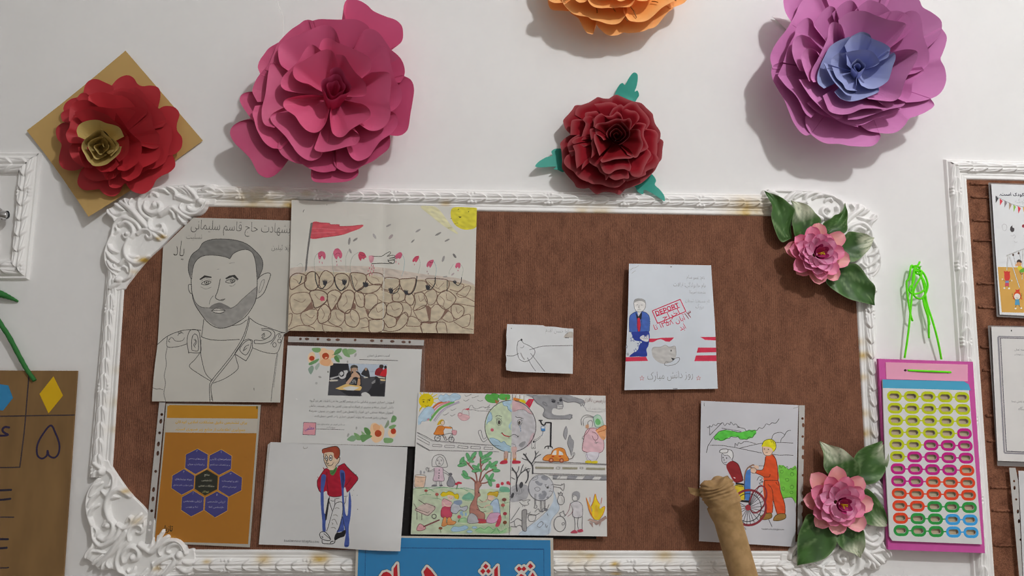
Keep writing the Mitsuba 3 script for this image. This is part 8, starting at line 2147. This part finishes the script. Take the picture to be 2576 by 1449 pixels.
# ------------------------------------------------------------------ lotus sprays
def pointed(B, Tp, d0, d1, width, cup, curl=2., nr=12, nw=9):
    s = np.linspace(0, 1, nr)[:, None]; w = np.linspace(-1, 1, nw)[None]; ax = Tp-B; L = np.linalg.norm(ax); pr = np.array([-ax[1], ax[0]])/L
    prof = (s**.55*(1-s)**.5); prof = prof/prof.max(); prof = np.maximum(prof, .16*(1-s)); hw = width/2*prof
    P = B+ax*s[..., None]+pr*(hw*w)[..., None]
    d = d0+(d1-d0)*s**1.25+cup*(w**2)*prof-curl*np.clip((s-.85)/.15, 0, 1)**2
    return outward(world(P[..., 0], P[..., 1], d).reshape(-1, 3), grid_faces(nr, nw))+(np.repeat(s[:, 0], nw), np.tile(np.abs(w[0]), nr))
def leaf(parent, base, s1, tip, s2, d0, d1, seed, white):
    a = spline(np.vstack([base, s1, tip]), 8); b = spline(np.vstack([base, s2[::-1], tip]), 8); n, m = 34, 15
    def rs(c): L = np.r_[0, np.cumsum(np.linalg.norm(np.diff(c, axis=0), axis=1))]; return np.stack([np.interp(np.linspace(0, L[-1], n), L, c[:, i]) for i in (0, 1)], 1)
    a, b = rs(a), rs(b); w = np.linspace(-1, 1, m); s = np.linspace(0, 1, n)
    P = a[:, None]*((1-w)/2)[None, :, None]+b[:, None]*((1+w)/2)[None, :, None]
    d = d0+(d1-d0)*s[:, None]+9*np.abs(w)[None]**1.3*np.sin(np.pi*np.clip(s, .05, 1))[:, None]-6*np.clip((s-.8)/.2, 0, 1)[:, None]**2
    d += 1.6*np.sin(17*s[:, None]-5*np.abs(w)[None])*(.2+np.abs(w)[None])
    nz = meshkit.fbm(np.stack([P[..., 0]/22, P[..., 1]/22, 0*P[..., 0]+seed], -1), 3, 6); st = meshkit.noise(np.stack([(s[:, None]*9-np.abs(w)[None]*4)*1.6, np.sign(w)[None]*3+w[None]*2.5+0*s[:, None], 0*P[..., 0]+seed], -1), 8)
    C = lin('1e3618')*(1-nz[..., None])+lin('426a2e')*nz[..., None]; k = np.clip((st-.66)*4, 0, 1)[..., None]*.4; C = C*(1-k)+lin('8fa878')*k
    wz = np.clip((s[:, None]-white[0])/.22, 0, 1)*np.clip((white[1]*w[None]+white[2])*2.2, 0, 1); wz = np.clip(wz*(.2+1.7*st), 0, 1)[..., None]*.9
    C = C*(1-wz)+lin('cdd0b8')*wz
    rimw = np.clip((np.abs(w)[None]-.9)/.1, 0, 1)[..., None]*.35*np.ones_like(wz); C = C*(1-rimw)+lin('86a070')*rimw
    v, f = outward(world(P[..., 0], P[..., 1], d).reshape(-1, 3), grid_faces(n, m)); put('leaf', (v, f), 'm_leaf', parent, smooth=True, color=C.reshape(-1, 3))
def lotus(label, C, rings, leaves, seed):
    k = thing('artificial_lotus', label, 'artificial flower', 'lotus sprays on the board corners'); rg = np.random.default_rng(seed)
    for i, (b, s1, tp, s2, d0, d1, wh) in enumerate(leaves): leaf(k, *(pairs(q) for q in (b, s1, tp, s2)), d0, d1, seed+i, wh)
    for tips, d0, d1, wd, cup, c0, c1 in rings:
        for i, tp in enumerate(pairs(tips)):
            B = C+(tp-C)*.12; v, f, s, w = pointed(B, tp, d0+.4*i, d1+rg.uniform(-2, 2)+.4*i, wd*rg.uniform(.93, 1.07), cup)
            q = np.clip(.55*s**1.5+.5*w**3, 0, 1)[:, None]; put('petal', (v, f), 'm_petal', k, smooth=True, color=lin(c0)*(1-q)+lin(c1)*q)
    for i in range(12):     # the closed heart
        a = 2*np.pi*i/12+rg.uniform(-.1, .1); r = 17 if i % 2 else 12
        B = C+3*np.array([np.cos(a), np.sin(a)]); tp = C+r*np.array([np.cos(a), np.sin(a)])
        v, f, s, w = pointed(B, tp, 52, 82 if i % 2 else 80, 13, 3, curl=-1); put('petal', (v, f), 'm_petal', k, smooth=True, color=vc(len(v), lin('b0306e' if i % 2 else 'c24884')))
    for i in range(7):
        a = rg.uniform(0, 6.28); r = rg.uniform(2, 8); p0 = C; p1 = C+r*np.array([np.cos(a), np.sin(a)])
        put('stamen', tube(world(np.array([p0[0], (p0[0]+p1[0])/2, p1[0]]), np.array([p0[1], (p0[1]+p1[1])/2, p1[1]]), np.array([60, 76, 80+rg.uniform(0, 4)])), .0011, 5), 'm_stamen', k, smooth=True)
    return k
mat('m_stamen', lin('dcc030'), .6, .3)
lotus('pink lotus with variegated leaves at the upper right corner of the board', pairs('695 76')[0],
  [('708 147 763 123 773 64 745 22 703 11 655 33 629 91', 26, 42, 40, 9, 'dcb09c', 'ea90a8'), ('685 137 730 118 757 82 739 35 705 20 645 41 636 87 649 113', 30, 52, 36, 9, 'e49eb4', 'e87aa4'),
   ('673 118 704 119 732 104 738 65 719 39 692 30 665 43 652 71 648 94', 34, 62, 33, 9, 'e8b4cc', 'e67eae'), ('685 108 712 100 725 82 723 56 701 39 678 45 662 58 657 77 666 94', 40, 70, 27, 8, 'e8b6d0', 'e072a8')],
  [('653 115', '632 105 620 115 610 135 605 162 607 181 601 200', '595 219', '613 210 635 198 649 186 657 175 653 159 651 136', 24, 34, (.75, .6, -.35)),
   ('682 116', '659 118 651 138 652 159 656 177', '654 199', '672 193 692 182 704 168 714 153 705 135', 26, 32, (.45, .5, .5)),
   ('732 123', '720 146 737 158 746 166 758 171', '775 196', '774 171 773 152 767 127', 26, 30, (.7, -.6, -.1)),
   ('747 94', '767 123 777 129 802 126 823 120', '834 118', '826 105 813 87 793 68 771 63', 26, 36, (.55, .2, .45)),
   ('732 32', '754 50 770 58 787 59 803 45 816 25 828 9 829 -12', '831 -30', '814 -28 786 -23 755 -11 735 5 724 20', 24, 30, (.9, .3, -.3))], 21)
lotus('pink lotus with variegated leaves at the lower right corner of the board', pairs('723 -446')[0],
  [('728 -371 782 -395 802 -448 779 -500 722 -512 677 -495 653 -440 672 -387', 26, 42, 42, 9, 'deb0a0', 'ea90a8'), ('702 -392 747 -392 778 -419 778 -462 745 -490 704 -491 669 -469 665 -418', 30, 52, 38, 9, 'e49eb2', 'e87aa4'),
   ('691 -408 725 -400 757 -415 766 -446 751 -471 716 -482 683 -475 667 -439', 34, 62, 35, 9, 'e8b4ca', 'e67eac'), ('704 -411 734 -414 749 -435 746 -461 706 -470 681 -453 676 -426', 40, 70, 28, 8, 'e8b6d0', 'e072a6')],
  [('747 -401', '713 -391 701 -377 700 -349', '697 -321', '715 -328 741 -336 762 -353 774 -368 779 -389', 28, 34, (.45, .35, .4)),
   ('758 -406', '766 -355 784 -336 806 -326', '838 -318', '841 -346 837 -371 825 -393 807 -407 785 -411', 24, 32, (.6, .5, .3)),
   ('766 -455', '785 -419 802 -426 820 -449 832 -476', '839 -497', '816 -495 795 -492 776 -482', 26, 32, (.55, .3, .2)),
   ('735 -493', '756 -496 777 -499 783 -519 780 -542', '776 -561', '758 -550 737 -542 723 -524', 26, 32, (.5, .2, .35)),
   ('697 -475', '717 -505 723 -524 714 -544 698 -559 668 -569', '642 -577', '639 -537 644 -508 656 -483 669 -471', 26, 32, (.8, .4, -.2))], 33)

# ------------------------------------------------------------------ counting board on a green string
cb = thing('counting_board', 'pink counting board with rows of coloured ring holes hung on green string', 'counting board')
flat('backboard', '831 -146 1037 -150 1039 -549 834 -543', 22, 30, 'c6559e', cb)
flat('top_panel', '846 -153 1025 -156 1023 -192 846 -189', 30, 31, 'e6a0bc', cb)
flat('inner_backing', '847 -211 1019 -213 1027 -522 849 -516', 30.1, 30.5, 'b8a88e', cb)
front = pairs('835 -190 1011 -192 1021 -198 1030 -530 841 -524 835 -515 833 -353')
C4 = pairs('859 -225 1005 -226 1008 -506 860 -503'); CC = []
for r in range(12):
    for c in range(5):
        u, w_ = c/4, r/11; CC.append((r, c, (C4[0]*(1-u)+C4[1]*u)*(1-w_)+(C4[3]*(1-u)+C4[2]*u)*w_))
ax = (C4[1]-C4[0])/np.linalg.norm(C4[1]-C4[0]); ay = np.array([-ax[1], ax[0]])
def slot(p, w, h, n=20):
    a = np.linspace(-np.pi/2, np.pi/2, n//2); r = h/2; e = (w-h)/2
    x = np.r_[e+r*np.cos(a), -e-r*np.cos(a)]; y = np.r_[r*np.sin(a), -r*np.sin(a)]
    return p+x[:, None]*ax+y[:, None]*ay
P = Polygon(front)
for r, c, p in CC: P = P.difference(Polygon(slot(p, 21.5, 10.8)))
v, f = slab(P, 33, 36); put('foam_sheet', (v, f), 'm_foam', cb, color=vc(len(v), lin('d6d6d6')))
flat('blue_band', '835 -190 1011 -192 1021 -198 1025 -211 835 -208', 36, 36.25, '4aa2c6', cb, 'm_foam')
COLS = {'Y': 'b9c41c', 'M': 'bc1f80', 'R': 'dc4524', 'G': '2a9040', 'B': '3c9ede'}
ROWS = ['YYYYY', 'YYYYY', 'YYYYY', 'YYYYM', 'YYMMM', 'YMMMM', 'MMMMR', 'MMRRR', 'RRRRR', 'RRGGG', 'RGGBB', 'GGGBB']
for r, c, p in CC:
    P = Polygon(slot(p, 32, 22.5)).difference(Polygon(slot(p, 21.5, 10.8)))
    if c < 4:
        q = p+ax*17.6; P = P.union(Polygon([q-ax*4-ay*1.2, q+ax*4-ay*1.2, q+ax*4+ay*1.2, q-ax*4+ay*1.2])); P = max(getattr(P, 'geoms', [P]), key=lambda g: g.area)
    v, f = slab(P, 36, 36.22+.03*(c % 2)); put('ring', (v, f), 'm_foam', cb+'__foam_sheet', color=vc(len(v), lin(COLS[ROWS[r][c]])))
st = thing('green_string', 'bright green string knotted on a nail and carrying the counting board', 'string')
for s_, dep in [('893 -170 923 -171 957 -172 987 -173', [31, 33, 33, 31]), ('897 -143 904 -94 912 -41 918 -3 921 31 926 53 931 59', None), ('978 -145 969 -103 959 -60 950 -24 946 7 940 36 933 53', None),
    ('928 57 919 58 912 30 907 23 908 -4 910 -32 913 -52 918 -62', None), ('929 52 941 49 949 36 953 16 947 -3 938 -13 927 -11 921 -1 927 16 938 33 941 45 931 50', None),
    ('929 50 923 23 913 10 913 1 924 -3 939 1 948 11 945 28 938 40', None), ('944 -10 945 -32 950 -56 951 -80 953 -99', None), ('945 -8 949 -36 952 -60 955 -70', None), ('923 55 929 59 937 54 932 47 927 49 931 57 936 63 940 68', None), ('929 47 936 50 940 45 933 41 930 45', None)]:
    q = spline(pairs(s_), 7); n = len(q); d = np.interp(np.linspace(0, 1, n), np.linspace(0, 1, 4), dep) if dep else 12+8*np.sin(np.linspace(.2, 2.9, n))+(10 if '26]' in s_ else 0)
    if dep is None and n > 30: d = d+2*np.sin(np.linspace(0, 9, n))
    put('strand', tube(world(q[:, 0], q[:, 1], d), .0021, 7), 'm_string', st, smooth=True)
nl = pairs('938 57')[0]; put('nail', tube(world(np.array([nl[0]]*2), np.array([nl[1]]*2), np.array([0.2, 26])), .0016, 8), 'm_chrome', st)
for s_ in ('888 -170', '980 -173'):
    c = pairs(s_)[0]; v, f = slab(Polygon(ngon(c[0], c[1], 3., 2.4)), 31, 31.15); put('cord_hole', (v, f), 'm_paper', cb, color=vc(len(v), lin('4a2c38')))

# ------------------------------------------------------------------ cardboard chart and stems at the left
ct = thing('cardboard_chart', 'brown cardboard chart with shapes and numerals at the lower left', 'chart')
sheet_c = pairs('-1169 -193 -873 -191 -869 -654 -1165 -655')
v, f = slab(Polygon(sheet_c), 7, 12); put('cardboard', (v, f), 'm_card', ct)
def stroke(pts, w, d, col, parent, name='marker_line', sm=True, closed=False):
    q = spline(pairs(pts), 6, closed) if sm else pairs(pts)
    from shapely.geometry import LineString
    if closed: q = np.vstack([q, q[:1]])
    P = LineString(q).buffer(w/2, cap_style=1 if sm else 2); v, f = slab(P, d, d+.25); put(name, (v, f), 'm_paper', parent, color=vc(len(v), lin(col)))
for s_ in ['-1159 -290 -1025 -287 -949 -285 -872 -283', '-972 -193 -972 -252 -972 -316 -975 -391', '-1149 -393 -1015 -392 -975 -391', '-1131 -493 -1007 -492 -979 -492', '-1122 -594 -998 -593 -981 -592']:
    stroke(s_, 2.4, 12, '3a3034', ct)
for s_ in ['-1028 -439 -1007 -438 -989 -437', '-1026 -458 -1005 -457 -989 -455', '-1019 -537 -1003 -536 -987 -536', '-1018 -554 -1001 -554 -988 -553']:
    stroke(s_, 4.2, 12, '2a2634', ct, 'equals_mark')
stroke('-919 -305 -935 -326 -943 -347 -941 -366 -931 -373 -922 -367 -921 -357 -917 -367 -906 -371 -898 -362 -898 -343 -908 -320', 3.6, 12, '2c2440', ct, 'numeral', closed=True)
stroke('-1030 -326 -1017 -327 -1005 -325 -1014 -320 -1017 -314 -1012 -309 -1004 -310', 4.2, 12, '2c2440', ct, 'numeral')
flat('yellow_rhombus', '-921 -203 -898 -243 -925 -280 -947 -240', 12, 12.5, 'd4ac1c', ct)
flat('blue_hexagon', '-1035 -220 -1013 -223 -1001 -249 -1019 -275 -1045 -274 -1056 -246', 12, 12.5, '3884b4', ct)
for s_, r0, r1, lb, dd in [('-1082 -16 -1055 -27 -1038 -33 -1024 -39 -1013 -45', .0105, .002, 'short dark green stem end above the other at the left edge', (22, 14, 12, 9, 3)), ('-1058 -55 -1038 -91 -1018 -121 -991 -166 -974 -192 -957 -212', .0052, .0042, 'long green stem reaching down to the cardboard chart', (26, 20, 16, 15, 15, 16))]:
    k = thing('paper_stalk', lb, 'stalk'); q = spline(pairs(s_), 6); n = len(q); put('stem', tube(world(q[:, 0], q[:, 1], np.interp(np.linspace(0, 1, n), np.linspace(0, 1, len(dd)), dd)), np.linspace(r0, r1, n)*(1+.06*np.sin(np.arange(n)*2.1)), 10), 'm_stem', k, smooth=True)

# ------------------------------------------------------------------ cardboard tube standing in front of the board
tb = thing('cardboard_tube', 'brown cardboard tube with a crumpled taped top in front of the wheelchair page', 'cardboard tube')
a0, a1 = pairs('463 -399')[0], pairs('534 -679')[0]
A, B_ = world(a0[0], a0[1], 72), world(a1[0], a1[1], 96); axis = (B_-A)/np.linalg.norm(B_-A)
sd = np.cross(axis, [0, 1, 0]); sd /= np.linalg.norm(sd); up = np.cross(sd, axis)
nz, na = 90, 72; rows = []
rg = np.random.default_rng(8); L = np.linalg.norm(B_-A)
th = np.linspace(0, 2*np.pi, na+1)
for z in np.r_[np.linspace(0, .09, 40), np.linspace(.095, L, 30)]:
    rr = np.full(na+1, .0275)
    if z < .085: 
        nn = meshkit.fbm(np.stack([np.cos(th)*2.2, np.sin(th)*2.2, 0*th+z*60], 1), 4, 3); rr = .0275+.0075*np.clip((.085-z)/.045, 0, 1)**.7+.006*(nn-.5)+.0022*np.sin(z*900+2*np.cos(th))*np.clip((.045-z)/.02, 0, 1)
        rr = rr*(1-.25*np.clip((.012-z)/.012, 0, 1)**2)
    c = A+axis*z+(-sd*.004*math.sin(z*90) if z < .05 else 0)
    rows.append(c+rr[:, None]*(np.cos(th)[:, None]*sd+np.sin(th)[:, None]*up)+axis*(.006*np.sin(3*th+1)*max(0, 1-z/.02))[:, None])
v = np.stack(rows); m = v.shape[0]; v = v.reshape(-1, 3); f = grid_faces(m, na+1); k0 = len(v); v = np.vstack([v, [A-axis*.001]]); f = np.vstack([f, np.stack([np.arange(na), np.arange(na)+1, np.full(na, k0)], 1)])
cen = A+axis*L/2; nn = np.cross(v[f[:, 1]]-v[f[:, 0]], v[f[:, 2]]-v[f[:, 0]]); 
if ((v[f].mean(1)-cen)*nn).sum() < 0: f = f[:, ::-1]
put('tube_body', (v, f), 'm_tube', tb, smooth=True)
fl = [A+axis*.012-sd*.030+up*.012, A+axis*.004-sd*.052+up*.016, A+axis*.0-sd*.058+up*.012, A+axis*.014-sd*.056+up*.018, A+axis*.022-sd*.046+up*.014, A+axis*.026-sd*.030+up*.016]
v = np.array(fl+[p-up*.003 for p in fl]); n = len(fl); f = [[0, i, i+1] for i in range(1, n-1)]+[[n, n+i+1, n+i] for i in range(1, n-1)]
for i in range(n): j = (i+1) % n; f += [[i, n+i, n+j], [i, n+j, j]]
put('torn_flap', (v, np.array(f)), 'm_tube', tb)
